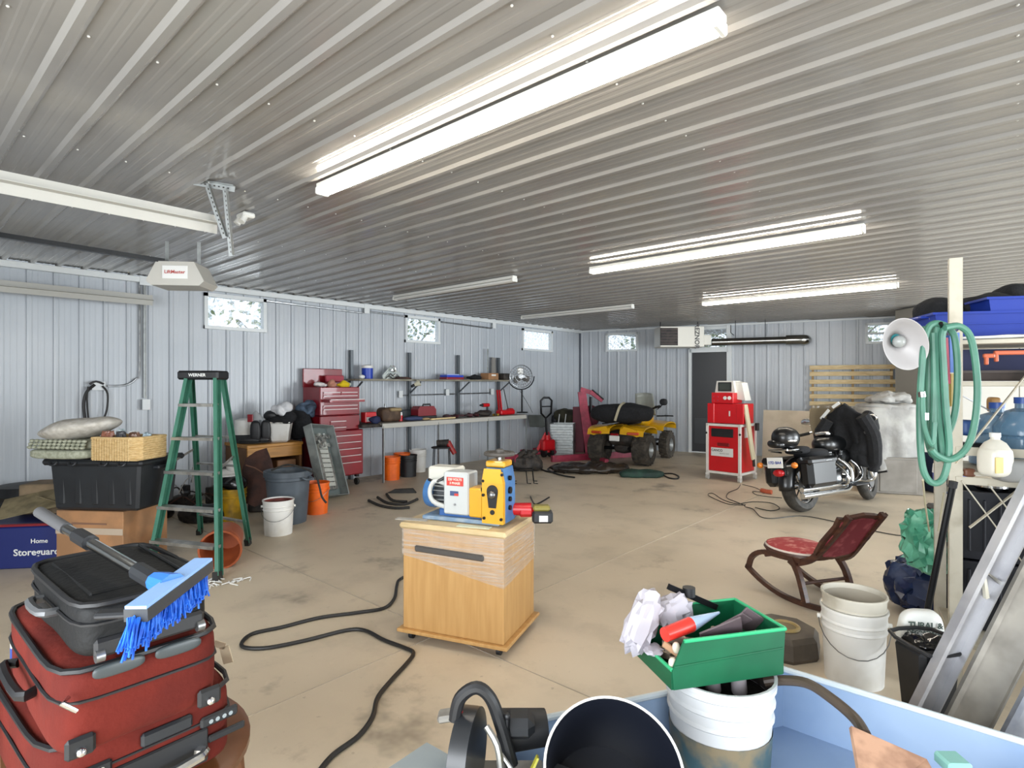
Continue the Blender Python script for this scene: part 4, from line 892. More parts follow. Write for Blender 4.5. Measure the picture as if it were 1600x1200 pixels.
# quad bike
rr_, fr_ = fl(1006, 727), fl(1042, 715); hd = Vector((fr_[0]-rr_[0], fr_[1]-rr_[1])); wb = hd.length; hd.normalize()
rot = math.degrees(math.atan2(hd.y, hd.x))-90; xr_ = Vector((hd.y, -hd.x)); TRK = .88
cen = Vector(rr_)-xr_*TRK/2
t = thing('quad_bike', 'yellow quad bike with a black bag strapped to its rear rack', 'quad bike', cen.x, cen.y, 0, rot)
M_yel = mat('quad_yellow', 'd9a412', .35, coat=.3); M_tire = mat('mud_tyre', '35312c', .9, col2='4b453d', scale=12, bump=.4)
def atv_wheel(x, y, sgn, R=.29, w=.3):
    M = TR(x, y, R) @ RY(90)
    o = MB().lathe([(R*.5, -w/2), (R*.88, -w/2), (R, -w*.35), (R, w*.35), (R*.88, w/2), (R*.5, w/2), (R*.45, 0), (R*.5, -w/2)], 28, M, caps=False).build('tyre', M_tire, t)
    for k in range(16):
        a = k*math.pi/8
        for s_ in (-1, 1):
            A = M @ RZ(math.degrees(a+s_*.12)) @ TR(R+.006, 0, s_*w*.22); MB().box((0, 0, 0), (.025, .035, w*.4), .004, A).build('tread_lug', M_tire, o)
    h = MB().lathe([(0, .02), (.04, .03), (.1, .0), (R*.5, w*.3), (R*.53, w*.42), (R*.5, w*.45), (R*.44, w*.3), (.1, -.02), (0, -.02)], 20, TR(x, y, R) @ RY(90*sgn), caps=False).build('wheel_rim', M_galv, t)
for q in (-1, 1): atv_wheel(q*TRK/2, 0, q); atv_wheel(q*TRK/2, wb, q, .27, .2)
MB().box((0, wb/2, .34), (.34, wb*.8, .2), .04).build('chassis', M_blk, t)
MB().soft((0, .15, .3), (.36, .4, .22), 3, .02, 8, 1, 8).build('rear_gearbox', M_dk, t)
MB().soft((0, .1, .48), (.6, .5, .3), 3, .03, 8, 2, 8).build('underbody', M_dk, t)
MB().cyl((-TRK/2, 0, .285), (TRK/2, 0, .285), .03).build('rear_axle', M_blkm, t); MB().cyl((-TRK/2, wb, .27), (TRK/2, wb, .27), .03).build('front_axle', M_blkm, t)
def fender(y0, y1, x0, x1, z, drop, s_, nm):
    mb = MB(); n = 8; P = []
    for i in range(n+1):
        a = math.pi*i/n; yy = (y0+y1)/2-math.cos(a)*(y1-y0)/2; zz_ = z-drop*(1-math.sin(a)**.6); P.append((yy, zz_))
    for (a, b2), (c, d2) in zip(P, P[1:]): mb.prism([(s_*x0, a, b2), (s_*x1, a, b2-.03), (s_*x1, c, d2-.03), (s_*x0, c, d2)], (0, 0, .022))
    return mb.build(nm, M_yel, t)
for q in (-1, 1):
    fender(-.33, .42, .1, .55, .72, .14, q, 'rear_fender'); fender(wb-.4, wb+.42, .12, .5, .74, .14, q, 'front_fender')
    MB().box((q*.36, -.34, .6), (.22, .05, .05), .015, rz=q*.2).build('tail_lamp', mat('amber_red_lens', 'b8431c', .25), t)
    MB().box((q*.3, wb*.5, .4), (.2, .6, .04), .01).build('footwell', M_blk, t)
MB().poly([(-.5, .56), (-.42, .66), (-.18, .72), (-.1, .62), (.1, .62), (.18, .72), (.42, .66), (.5, .56), (.42, .54), (.2, .62), (-.2, .62), (-.42, .54)], .05, TR(0, -.3, .0)).build('rear_bodywork', M_yel, t, smooth=0)
MB().box((0, -.34, .5), (.2, .02, .1), .01).build('number_plate', M_white, t); MB().box((0, -.33, .57), (.16, .03, .04), .01).build('brake_lamp', mat('red_lens', '8c1018', .2), t)
MB().soft((0, wb*.78, .78), (.42, .7, .26), 3, 0, 1, 0, 8).build('tank_cover', M_yel, t); MB().soft((0, wb*.35, .8), (.34, .7, .16), 3.2, 0, 1, 0, 8).build('seat', M_blk, t)
MB().tube([(-.4, wb*.68, 1.05), (-.15, wb*.72, .98), (.15, wb*.72, .98), (.4, wb*.68, 1.05)], .018, smooth=3).build('handlebar', M_blkm, t)
for q in (-1, 1): MB().cyl((q*.34, wb*.69, 1.04), (q*.46, wb*.66, 1.06), .026).build('grip', M_rub, t)
MB().tube([(.34, wb*.75, .86), (.5, wb*.9, .86), (.5, wb+.2, .84), (.3, wb+.3, .84)], .014).build('front_rack_bar', M_blkm, t)
for q in (-1, 0, 1): MB().tube([(q*.25, -.3, .76), (q*.25, .35, .76)], .012).build('rear_rack_bar', M_blkm, t)
g = MB(); g.grid(lambda u, v: ((u-.5)*(.44-.06*v), wb*.98+.06*math.sin(u*math.pi)-.1*v, .85+.45*v+.02*math.sin(u*3.14)), 8, 5); g.build('windscreen', mat('smoke_screen', 'a4a89f', .25, alpha=.75), t, solid=.006)
MB().tube([(.42, wb*.6, 1.0), (.55, wb*.55, 1.1)], .01).build('mirror_stem', M_blkm, t); MB().soft((.57, wb*.55, 1.15), (.16, .03, .13), 2.5, 0, 1, 0, 6).build('mirror', M_blk, t)
tb = thing('strapped_bag', 'long black bag strapped across the rear rack of the quad bike', 'bag', cen.x, cen.y-.02, .77, rot+18)
MB().soft((0, .02, .18), (1.15, .5, .36), 2.7, .03, 4, 6, 14).build('bag_body', M_darkfab, tb)
MB().tube([(-.1, -.27, .05), (-.02, -.25, .3), (.04, -.05, .375), (.06, .2, .37)], (.022, .004), n=4, smooth=4, flat=(1, 0, 0)).build('strap', mat('tan_strap', 'a8a088', .8), tb)
# ---- floor clutter
X, Y = fl(925, 742); lone(MB().soft((0, 0, .06), (1.35, .75, .16), 2.4, .07, 5, 2, 20, flatb=True, det=4), 'tarpaulin', 'crumpled dark brown tarpaulin spread on the floor before the hoist', 'tarpaulin', mat('dark_tarp', '231f1d', .4, col2='33291f', scale=6, bump=.4), X, Y+.38, 0, 5)
X, Y = fl(1005, 747); lone(MB().soft((0, 0, .05), (.72, .26, .13), 3, .025, 7, 4, 14, flatb=True), 'green_bag', 'dark green rolled bag on the floor at the end of the tarpaulin', 'bag', mat('dark_green_cloth', '1d4034', .7, col2='16302a', scale=8), X, Y+.12, 0, -4)
fc = lambda pts, z=.012: [cw(xx(x, yf(y, z)), yf(y, z), z) for x, y in pts]
lonew(MB().tube(fc([(1036, 742), (1046, 747), (1058, 748), (1060, 744), (1050, 740), (1038, 740)]), .012, smooth=4), 'cord_loop', 'dark loop of cord at the right end of the green bag', 'cord', M_cable)
lonew(MB().tube(fc([(838, 728), (852, 736), (868, 737), (880, 730), (872, 725), (856, 733), (868, 740), (884, 744), (898, 746)]), .014, smooth=4), 'chain_cable', 'tangled dark cable left of the tarpaulin', 'cable', M_cable)
X, Y = fl(822, 740); rnd = random.Random(21); t = thing('engine_block', 'dark engine and axle parts heaped on the floor past the yellow machine', 'engine parts', X, Y+.35, 0, 0)
MB().soft((0, 0, .14), (.55, .45, .28), 3, .05, 7, 3, 12, flatb=True, det=4).build('casting', M_dk, t); MB().cyl((-.2, -.1, .26), (.0, -.05, .3), .045).build('white_pipe', M_white, t); MB().cyl((-.3, .0, .2), (-.12, -.15, .2), .1).build('red_housing', M_pink, t)
for k in range(4): a = rnd.uniform(0, 6); MB().cyl((rnd.uniform(-.2, .3), -.1, .2), (rnd.uniform(-.2, .3), -.15, .36), .05, .04).build('pipe_stub', M_dk, t)
X, Y = fl(820, 758); t = thing('wire_trivet', 'low black wire stand on the floor behind the red power tool', 'stand', X, Y+.2, 0, 0)
MB().tube([(-.2, -.1, .2), (.12, -.1, .2), (.12, .12, .2), (-.2, .12, .2)], .008, closed=True).build('top_frame', M_blkm, t)
for x, y in ((-.2, -.1), (.12, -.1), (.12, .12), (-.2, .12), (.02, -.1)): MB().tube([(x, y, .2), (x+.02, y, .01), (x+.08, y, .004)], .008).build('leg', M_blkm, t)
for k, P in enumerate((((576, 782), (594, 790), (618, 794), (640, 793)), ((590, 777), (606, 786), (632, 788), (652, 780)), ((604, 772), (614, 782), (636, 784)), ((736, 777), (744, 772), (756, 776), (770, 780)))):
    lonew(MB().tube(fc(P, .015), .018, smooth=4), 'rubber_strip', ('nearest', 'second', 'shortest', 'rightmost')[k]+' of the curved black rubber strips behind the wooden cabinet', 'rubber strip', M_rub)
X, Y = fl(628, 770); lone(MB().poly([(-.2, 0), (-.1, .05), (.15, .06), (.2, 0)], .06), 'mud_flap', 'flat dark wedge on the floor behind the blue motor', 'flap', M_rub, X, Y, 0, 0)
X, Y = fl(852, 775); lonew(MB().tube(fc([(829, 776), (832, 783), (838, 788), (858, 777)], .03), .01, smooth=3), 'steel_hook', 'thin dark hooked rod on the floor right of the yellow machine', 'rod', M_blkm)
# thin cables behind the red machine and motorcycle
lonew(MB().tube(fc([(1157, 757), (1152, 764), (1138, 770), (1136, 778), (1150, 784), (1162, 789), (1165, 792), (1176, 795), (1182, 801), (1190, 808), (1210, 810), (1250, 806), (1290, 812), (1340, 824), (1400, 836), (1440, 838)], .006), .005, n=5, smooth=4), 'extension_cord', 'thin dark cord running from the red machine across to the rocking chair', 'cord', M_cable)
lonew(MB().tube(fc([(1165, 789), (1140, 788), (1118, 780), (1106, 773), (1114, 771), (1130, 781), (1152, 787), (1176, 784), (1205, 786), (1218, 794), (1204, 798), (1180, 793)], .006), .005, n=5, smooth=4), 'extension_cord', 'thin cord coiled in loose loops in front of the red machine', 'cord', M_cable)
lonew(MB().tube(fc([(1160, 757), (1180, 762), (1190, 768), (1176, 768), (1182, 773), (1200, 776), (1222, 778)], .006), .005, n=5, smooth=4), 'extension_cord', 'thin cord from the caster of the red machine to behind the motorcycle', 'cord', M_cable)
lonew(MB().tube(fc([(1190, 766), (1198, 768), (1206, 769)], .03), .03), 'orange_plug', 'orange plug on the floor beside the motorcycle rear wheel', 'plug', mat('dull_orange', 'b8583a', .6))
# the thick black hose in the foreground
lonew(MB().tube(fc([(665, 893), (640, 898), (624, 906), (620, 915), (616, 935), (600, 950), (560, 957), (500, 965), (440, 980), (395, 990), (378, 1004), (384, 1012), (420, 1012), (480, 1000), (540, 985), (570, 985), (600, 1000), (632, 1012), (646, 1020), (636, 1036), (612, 1062), (590, 1090), (582, 1120), (560, 1150), (520, 1180), (495, 1210)], .012), .011, n=10, smooth=6), 'air_hose', 'thick black hose looping over the floor in front of the wooden cabinet', 'hose', M_cable)
# ================= heater & duct =================
Yq = (bw(1065, 520).dot(Vector((-sa, ca, 0))))-1.0
t = thing('unit_heater', 'white gas unit heater hung from the ceiling beside the back door', 'heater', xx(1066, Yq), Yq+.25, zz(542, Yq), 0)
hw, hh = 69*Yq/F, 32*Yq/F
MB().box((0, 0, hh/2), (hw, .5, hh), .01).build('casing', mat('heater_cream', 'd3d0c6', .4), t)
MB().box((-hw*.3, -.252, hh/2), (hw*.4, .006, hh*.86), 0).build('louver_recess', M_dk, t)
for k in range(6): MB().box((-hw*.3, -.27, hh*(.15+k*.14)), (hw*.38, .04, .012), 0, RX(0)).build('louver', mat('louver_brown', '3f2c2c', .5), t)
text('REZNOR', .13, mat('logo_dark', '2c2b2d', .5), t, TR(hw*.33, -.256, hh*.52) @ FRONT @ RZ(-90), bold=.003)
MB().box((hw*.5+.08, 0, hh*.35), (.16, .4, hh*.5), .01).build('side_housing', mat('heater_cream', 'd3d0c6', .4), t)
for q in (-.38, .4): MB().cyl((q, 0, hh), (q, 0, CZ-zz(542, Yq)), .012).build('hanger_rod', M_blkm, t)
pe = bw(1250, 531, .35); ps = dp(1112, 531, Yq+.25); ps.z = pe.z
t = thing('vent_duct', 'shiny round vent duct running from the heater along the back wall', 'duct', 0, 0, world=(ps+pe)/2)
MB().tube([ps, pe], .075, n=18).build('pipe', mat('duct_metal', '8f8f8c', .25, 1), t, world=True)
MB().tube([pe-(pe-ps).normalized()*.25, pe, pe+(pe-ps).normalized()*.1-Vector((0, 0, .0))+BN*-.05, bw(1256, 533, .03)], .1, n=18, smooth=3).build('elbow', mat('duct_metal2', 'a5a5a2', .2, 1), t, world=True)
for k in (.28, .62): c = ps+(pe-ps)*k; MB().tube([c, Vector((c.x, c.y, CZ))], .006).build('hanger_wire', M_blkm, t, world=True)
lonew(MB().tube([bw(1142, 508, .06), bw(1142, 520, .06), bw(1147, 524, .06)], .008), 'cable', 'short black cable above the back door', 'cable', M_cable)
# ================= pallet, plywood, covered machine =================
pz0 = bz(1332, 642); t = thing('wooden_pallet', 'pale slatted wooden pallet standing against the back wall', 'pallet', 0, 0, world=Vector(BP(bs(1332), .12, bz(1332, 648))))
t.rotation_euler = (0, 0, math.atan2(BD.y, BD.x)); MT[t.name] = Matrix.Translation(t.location) @ RZ(math.degrees(math.atan2(BD.y, BD.x)))
zb0 = bz(1332, 648); s0_ = bs(1332)
for k, (py, xe) in enumerate(((574, 1398), (584, 1394), (596.5, 1403), (608, 1403), (619.5, 1395), (631, 1395), (643, 1396))):
    a, b = bs(1265)-s0_, bs(xe)-s0_; MB().box(((a+b)/2, -.03, bz(1332, py)-zb0), (b-a, .022, .085), .003).build('slat', M_pine, t)
for px in (1270, 1332, 1392): MB().box((bs(px)-s0_, .03, (bz(1332, 574)-zb0)/2+.02), (.04, .09, bz(1332, 572)-zb0), .003).build('stringer', mat('pine_dark', 'a98c62', .7), t)
lone(MB().box((0, 0, .0), (.7, .28, .02), .003), 'wood_offcut', 'short wood offcuts lying on the pallet top edge', 'wood', M_pine, xx(1328, 11), 11.0, 0.02, 10)
def slab(a, b, za, lab, nm, m, cat, th=.02, z0=0, lean=0):
    A, B = cw(*a, z0), cw(*b, z0); n = (B-A).cross(Vector((0, 0, 1))).normalized()*-1
    mb = MB(); mb.prism([A, B, B+n*lean+Vector((0, 0, za-z0)), A+n*lean+Vector((0, 0, za-z0))], n*th); return lonew(mb, nm, lab, cat, m, smooth=0)
M_ply = mat('beige_board', 'b5aa98', .7, col2='a89d8a', scale=4)
Ya_, Yb_ = 9.6, 8.7
slab((xx(1190, Ya_), Ya_), (xx(1350, Yb_), Yb_), zz(641, Ya_), 'large beige board standing behind the motorcycle', 'plywood_board', M_ply, 'board', lean=.12)
Yt = 8.0
pa, pb_ = fl(1346, 769), fl(1443, 775)
t = thing('steel_cabinet', 'low grey steel cabinet under the tarp covered machine', 'cabinet', (pa[0]+pb_[0])/2, (pa[1]+pb_[1])/2, 0, math.degrees(math.atan2(pb_[1]-pa[1], pb_[0]-pa[0])))
wc = math.hypot(pb_[0]-pa[0], pb_[1]-pa[1]); MB().box((0, .35, .25), (wc, .7, .5), .01).build('cabinet_body', mat('dull_steel', '8c8881', .5, .3, col2='7a756e', scale=3), t); MB().box((wc*.1, -.006, .25), (wc*.6, .012, .44), .004).build('front_panel', mat('dull_steel', '8c8881', .5), t)
xc = xx(1402, 7.8)
M_tarp = mat('grey_tarp', 'a09f9b', .7, col2='8b8a87', scale=5, bump=.3)
t = thing('covered_machine', 'machine under a crumpled grey tarp beside the motorcycle', 'covered machine', xc, 8.1, .45, -8)
def tarp(u, v):
    a = u*2*math.pi; k = v; r = 1
    cx_, sy_ = math.cos(a), math.sin(a); p = 4; q = (abs(cx_)**p+abs(sy_)**p)**(-1/p)
    rad = .38*(1-.1*k)+.022*math.sin(a*9+2*k)*(1-k)+.03*noise.noise(Vector((cx_*3, sy_*3, k*3)))
    z = .78*k-.08*(1-k)*math.sin(a*3+1)-.05*(1-k)*noise.noise(Vector((cx_*4, sy_*4, 1)))
    return (cx_*q*rad*1.05, sy_*q*rad*.75, z-.05)
mb = MB(); mb.grid(tarp, 72, 14); mb.build('tarp_skirt', M_tarp, t, solid=.006, smooth=60)
MB().soft((.03, 0, .72), (.7, .5, .12), 4, .03, 7, 2, 12).build('tarp_top', M_tarp, t)
MB().soft((.08, 0, .84), (.52, .4, .16), 2.6, .06, 6, 5, 14, det=4).build('folded_tarp', M_tarp, t)
MB().box((0, 0, .35), (.6, .4, .7), .02).build('machine_core', M_blk2, t)
# ================= red cabinet machine =================
nx, ny = fl(1157, 755); ca_, sa_2 = math.cos(math.radians(-47)), math.sin(math.radians(-47)); wR, dR = .565, .56
ct = Vector((nx, ny))-Vector((ca_, sa_2))*wR/2+Vector((-sa_2, ca_))*dR/2
t = thing('service_machine', 'red and white wheeled cabinet machine with a monitor on top near the back door', 'machine', ct.x, ct.y, 0, -47)
zf = zz(664, ny); M_wf = mat('machine_white', 'dcdad6', .4)
for q in (-1, 1):
    for p in (-1, 1):
        MB().box((q*(wR/2-.02), p*(dR/2-.02), (zf+.1)/2), (.04, .04, zf-.1), .004).build('corner_post', M_wf, t)
        c = MB().box((q*(wR/2-.02), p*(dR/2-.02), .085), (.05, .05, .03), .004).build('caster_fork', M_wf, t)
        MB().cyl((q*(wR/2-.02)-.018, p*(dR/2-.02), .04), (q*(wR/2-.02)+.018, p*(dR/2-.02), .04), .04, n=16).build('caster', mat('caster_grey', 'b9b7b2', .5), t)
    for z in (.12, zf-.02):
        MB().box((0, q*(dR/2-.02), z), (wR, .035, .035), .004).build('frame_rail', M_wf, t); MB().box((q*(wR/2-.02), 0, z), (.035, dR, .035), .004).build('frame_rail', M_wf, t)
MB().box((0, 0, (zf+.12)/2), (wR-.05, dR-.05, zf-.16), .006).build('lower_cabinet', M_red2, t)
MB().box((-.02, -dR/2+.018, zf-.14), (.36, .012, .13), .03).build('window_slot', M_blk, t); MB().box((0, -dR/2+.016, zf-.32), (.2, .02, .05), .008).build('pull_recess', mat('machine_red_dark', '7a0d14', .4), t)
MB().box((-.02, -dR/2+.014, zf-.44), (.36, .006, .13), .002).build('label_plate', M_white, t)
text('CANCO', .05, M_blk, t, TR(-.1, -dR/2+.01, zf-.415) @ FRONT, bold=.001); text('SERVICE UNIT', .025, M_steel, t, TR(.02, -dR/2+.01, zf-.46) @ FRONT)
MB().box((wR/2-.016, -.05, zf-.13), (.006, .12, .16), .002).build('side_label', M_white, t)
for q in (-1, 1): MB().sph((q*(wR/2-.01), -dR/2+.0, zf-.15), .018, 6).build('knob', M_blk, t)
zu = zz(631, ny); MB().box((0, 0, (zf+zu)/2), (wR*.96, dR*.7, zu-zf-.01), .008).build('upper_cabinet', M_red2, t)
for q in (-1, 1): MB().box((q*wR*.42, -dR*.2+.02, (zf+zu)/2), (wR*.2, dR*.42, zu-zf-.01), .006).build('side_wing', M_red2, t)
MB().box((.07, -dR*.35-.004, (zf+zu)/2), (.02, .006, .08)).build('sticker', M_white, t)
zv = zz(614, ny); MB().box((-.05, -.05, (zu+zv)/2), (.36, .3, zv-zu), .008).build('control_box', M_red2, t)
for q, z in ((.02, .5), (.09, .5)): MB().cyl((q-.02, -.2, (zu+zv)/2), (q-.02, -.212, (zu+zv)/2), .028, n=16).build('gauge', M_white, t)
for i in range(2):
    for j in range(2): MB().cyl((-.19+i*.07, -.2, zu+.04+j*.06), (-.19+i*.07, -.208, zu+.04+j*.06), .01, n=8).build('button', M_pink, t)
zw = zz(595, ny); mo = MB().poly([(-.2, zv), (-.17, zw), (.1, zw), (.13, zv)], .24, TR(0, -.02, 0)).build('monitor_shell', mat('monitor_white', 'd5d3cc', .45), t, smooth=0)
MB().box((-.035, -.145, (zv+zw)/2), (.22, .01, (zw-zv)*.78), .003).build('screen_bezel', M_blk, mo); MB().box((-.035, -.152, (zv+zw)/2), (.18, .004, (zw-zv)*.6), .0).build('screen', mat('crt_glass', '3b413d', .1), mo)
MB().poly([(.1, zv-.1), (.1, zw-.01), (.2, zw-.03), (.26, zv-.12)], .2, TR(0, .03, 0)).build('monitor_back', mat('monitor_white', 'd5d3cc', .45), t, smooth=0)
MB().tube([(wR/2-.0, -.12, zu-.02), (wR/2+.05, -.12, zf), (wR/2+.09, -.1, zf-.35), (wR/2+.1, -.06, .36)], (.045, .02), n=8, smooth=5, flat=(0, 1, 0)).build('filter_sock', mat('cream_cloth', 'c6bda0', .9), t)
MB().cyl((wR/2+.1, -.06, .36), (wR/2+.1, -.04, .24), .02).build('drain_hose', M_rub, t)
MB().box((wR/2+.04, .2, zf-.05), (.05, .06, .12), .005).build('switch_box', M_blk, t)
# ================= motorcycle =================
rc, fc_ = fl(1255, 800), fl(1358, 781); hv = Vector((fc_[0]-rc[0], fc_[1]-rc[1])); wbm = hv.length; hv.normalize()
rm = math.degrees(math.atan2(hv.y, hv.x))-90
t = thing('motorcycle', 'black and chrome touring motorcycle with saddlebags parked near the beige board', 'motorcycle', rc[0], rc[1], 0, rm)
LN = RY(-7)
def mp(mb, nm, m, sm=40, solid=0, par=None, **k):
    mb.v = [LN @ p for p in mb.v]; return mb.build(nm, m, par or t, smooth=sm, solid=solid, **k)
M_bk = mat('bike_black', '0d0e10', .34, coat=.25); M_tyre2 = mat('bike_tyre', '2b2926', .7, col2='3d3a35', scale=15, bump=.2)
def wheel(y, R, w, steer=0):
    M = TR(0, y, R) @ RZ(steer) @ RY(90)
    mp(MB().lathe([(R*.66, -w*.42), (R*.86, -w/2), (R*.96, -w*.32), (R, 0), (R*.96, w*.32), (R*.86, w/2), (R*.66, w*.42), (R*.63, 0), (R*.66, -w*.42)], 36, M, caps=False), 'tyre', M_tyre2)
    r = mp(MB().lathe([(R*.68, -w*.3), (R*.68, w*.3), (R*.62, w*.26), (R*.62, -w*.26), (R*.68, -w*.3)], 32, M, caps=False), 'wheel_rim', M_chrome)
    mb = MB()
    for k in range(9): a = k*2*math.pi/9; mb.tube([M @ Vector((.04*math.cos(a), .04*math.sin(a), 0)), M @ Vector((R*.63*math.cos(a), R*.63*math.sin(a), 0))], .009, n=5)
    mp(mb, 'spokes', M_chrome); mp(MB().cyl(M @ Vector((0, 0, -w*.5)), M @ Vector((0, 0, w*.5)), .05, n=16), 'hub', M_chrome)
    mp(MB().lathe([(R*.25, 0), (R*.45, 0), (R*.45, .006), (R*.25, .006)], 24, M @ TR(0, 0, w*.45)), 'brake_disc', M_steel)
wheel(0, .3, .15); wheel(wbm, .3, .12, 14)
def arc_fender(y, R, w, a0, a1, nm, m):
    mb = MB(); mb.grid(lambda u, v: ((u-.5)*w, y-(R-.03*(2*u-1)**2*3)*math.cos(math.radians(a0+(a1-a0)*v)), .3+(R-.03*(2*u-1)**2*2)*math.sin(math.radians(a0+(a1-a0)*v))), 8, 14); return mp(mb, nm, m, solid=.006)
arc_fender(0, .345, .2, -5, 120, 'rear_fender', M_bk); arc_fender(wbm, .34, .16, 45, 150, 'front_fender', M_bk)
mp(MB().soft((0, .28, .66), (.3, .42, .13), 3, 0, 1, 0, 10), 'rider_seat', M_darkfab); mp(MB().soft((0, .02, .72), (.24, .26, .1), 3, 0, 1, 0, 8), 'pillion_seat', M_darkfab)
mp(MB().soft((0, .68, .76), (.3, .52, .22), 2.4, 0, 1, 0, 12), 'fuel_tank', M_bk)
for q in (-1, 1):
    b = mp(MB().box((q*.23, .02, .47), (.17, .52, .34), .05), 'saddlebag', M_bk)
    mp(MB().box((q*.23, .02, .6), (.185, .54, .09), .03), 'bag_lid', M_bk, par=b); mp(MB().box((q*.325, .1, .6), (.008, .12, .02), .003), 'latch', M_chrome, par=b)
    mp(MB().tube([(q*.13, -.1, .7), (q*.14, -.28, .73), (q*.1, -.34, .74)], .012, smooth=3), 'rack_rail', M_chrome)
    mp(MB().cyl((q*.12, -.38, .56), (q*.2, -.38, .57), .012), 'signal_stem', M_chrome); mp(MB().sph((q*.22, -.39, .57), (.035, .04, .035), 8), 'turn_signal', mat('amber_lens', 'c9701e', .2))
    mp(MB().cyl((q*.09, wbm-.02, .3), (q*.1, wbm-.28, .86), .025), 'fork_leg', M_chrome)
mp(MB().tube([(-.12, -.34, .74), (.12, -.34, .74)], .012), 'rack_rail', M_chrome); mp(MB().box((0, -.22, .735), (.2, .26, .015), .004), 'luggage_rack', M_chrome)
pl = mp(MB().box((0, -.42, .6), (.2, .008, .12), .003, RX(0)), 'number_plate', M_white); mm = LN @ TR(0, -.426, .6) @ FRONT
text('17D 8A4', .045, mat('plate_blue', '2a3c9a', .5), t, mm, bold=.001)
mp(MB().sph((0, -.37, .48), (.07, .05, .045), 8), 'tail_lamp', mat('tail_red', 'b01018', .15, coat=.5)); mp(MB().box((0, -.34, .48), (.16, .04, .07), .01), 'tail_lamp_base', M_bk)
eng = [( -.13, .62), (.13, .84)]
for k, (a, y) in enumerate(eng):
    c = Vector((0, .72, .36)); e = Vector((0, y-.0, .66)); mb = MB()
    for j in range(9): p = c+(e-c)*(j/9+.08); mb.cyl(p, p+(e-c).normalized()*.014, .075 if j < 6 else .065, n=18)
    mb.cyl(c, e, .055, n=14); mp(mb, 'cylinder_fins', M_steel); mp(MB().box(tuple(e), (.15, .12, .05), .02), 'rocker_cover', M_chrome)
mp(MB().soft((0, .72, .33), (.3, .46, .22), 3, 0, 1, 0, 10), 'crankcase', M_steel); mp(MB().lathe([(0, 0), (.11, 0), (.1, .03), (0, .035)], 24, TR(.15, .72, .35) @ RY(90)), 'engine_cover', M_chrome)
mp(MB().lathe([(0, 0), (.09, 0), (.085, .04), (0, .05)], 24, TR(.12, .73, .6) @ RY(90)), 'air_cleaner', M_chrome)
for dz, y0_ in ((0, .66), (.07, .86)): mp(MB().tube([(.1, y0_, .58), (.2, y0_+.05, .45), (.22, y0_-.05, .24+dz), (.23, .3, .22+dz), (.23, -.32, .22+dz)], .033 if dz == 0 else .028, n=12, smooth=4), 'exhaust_pipe', M_chrome)
for q in (-1, 1):
    mp(MB().tube([(q*.1, .98, .3), (q*.3, .98, .3), (q*.34, 1.0, .42), (q*.3, .96, .58), (q*.08, .92, .66)], .018, n=9, smooth=4), 'highway_bar', M_chrome)
    mp(MB().tube([(q*.1, .4, .3), (q*.31, .42, .3), (q*.33, .4, .42), (q*.2, .38, .56)], .016, n=9, smooth=4), 'rear_guard_bar', M_chrome)
    mp(MB().box((q*.28, .72, .27), (.1, .28, .02), .006), 'floorboard', M_blk)
    mp(MB().tube([(q*.02, wbm-.36, .9), (q*.2, wbm-.4, .95), (q*.36, wbm-.55, .9)], .013, smooth=4), 'handlebar', M_chrome); mp(MB().cyl((q*.36, wbm-.55, .9), (q*.42, wbm-.66, .88), .02), 'grip', M_rub)
    mp(MB().tube([(q*.3, wbm-.48, .93), (q*.38, wbm-.5, 1.02)], .007), 'mirror_stem', M_chrome); mp(MB().soft((q*.41, wbm-.5, 1.05), (.16, .03, .09), 2.2, 0, 1, 0, 8), 'mirror', M_chrome)
mp(MB().tube([(.34, 1.02, .38), (.46, 1.03, .4)], .012), 'foot_peg', M_blk)
mp(MB().sph((0, wbm-.22, .8), (.1, .09, .1), 10), 'headlamp', M_chrome); mp(MB().soft((0, .58, .89), (.2, .12, .06), 3, 0, 1, 0, 6), 'instrument_pod', M_chrome)
g = MB(); g.grid(lambda u, v: ((u-.5)*(.62-.25*v**3), wbm-.36-.16*v-.35*(u-.5)**2*2, .84+.42*v), 10, 6); mp(g, 'windshield', mat('tan_screen', '8e8068', .15, alpha=.8), solid=.005)
def mw(x, y, z): p = Matrix.Rotation(math.radians(rm), 4, 'Z') @ (LN @ Vector((x, y, z))); return rc[0]+p.x, rc[1]+p.y, p.z
X, Y, z = mw(0, -.2, .745)
th = thing('motorcycle_helmet', 'black motorcycle helmet resting on the rear rack of the motorcycle', 'helmet', X, Y, z, rm-20)
MB().soft((0, 0, .13), (.27, .31, .26), 2.2, 0, 1, 0, 14).build('shell', M_bk, th); MB().soft((0, -.12, .06), (.22, .16, .1), 2.4, 0, 1, 0, 8).build('chin_guard', M_bk, th)
MB().lathe([(.137, .1), (.14, .11), (.137, .12)], 28, caps=False).build('edge_trim', M_chrome, th)
X, Y, z = mw(.0, wbm-.6, .0)
tj = thing('leather_jacket', 'black jacket draped over the windshield and handlebar of the motorcycle', 'jacket', X, Y, .5, rm+8)
def jk(u, v):
    a = (u-.5)*2; x = .05+a*.29*(1.0-.55*max(0, v-.55)); z = .06+.7*v-.1*abs(a)*(1-v)-(.16*abs(a)*max(0, v-.6)/.4); y = .04-.12*v+.05*math.sin(a*7+v*3)*(1-v)+.1*a*a+.03*noise.noise(Vector((a*3, v*3, 0)))
    return (x, y, z)
g = MB(); g.grid(jk, 26, 20); g.build('jacket_back', M_darkfab, tj, solid=.05, smooth=60)
MB().soft((.2, .1, .34), (.24, .34, .66), 2.6, .05, 5, 3, 14, M=RY(8)).build('jacket_body', M_darkfab, tj)
MB().tube([(.26, -.1, .62), (.34, -.02, .4), (.33, .08, .1), (.3, .1, -.05)], [.08, .085, .08, .06], n=10, smooth=4).build('sleeve', M_darkfab, tj)
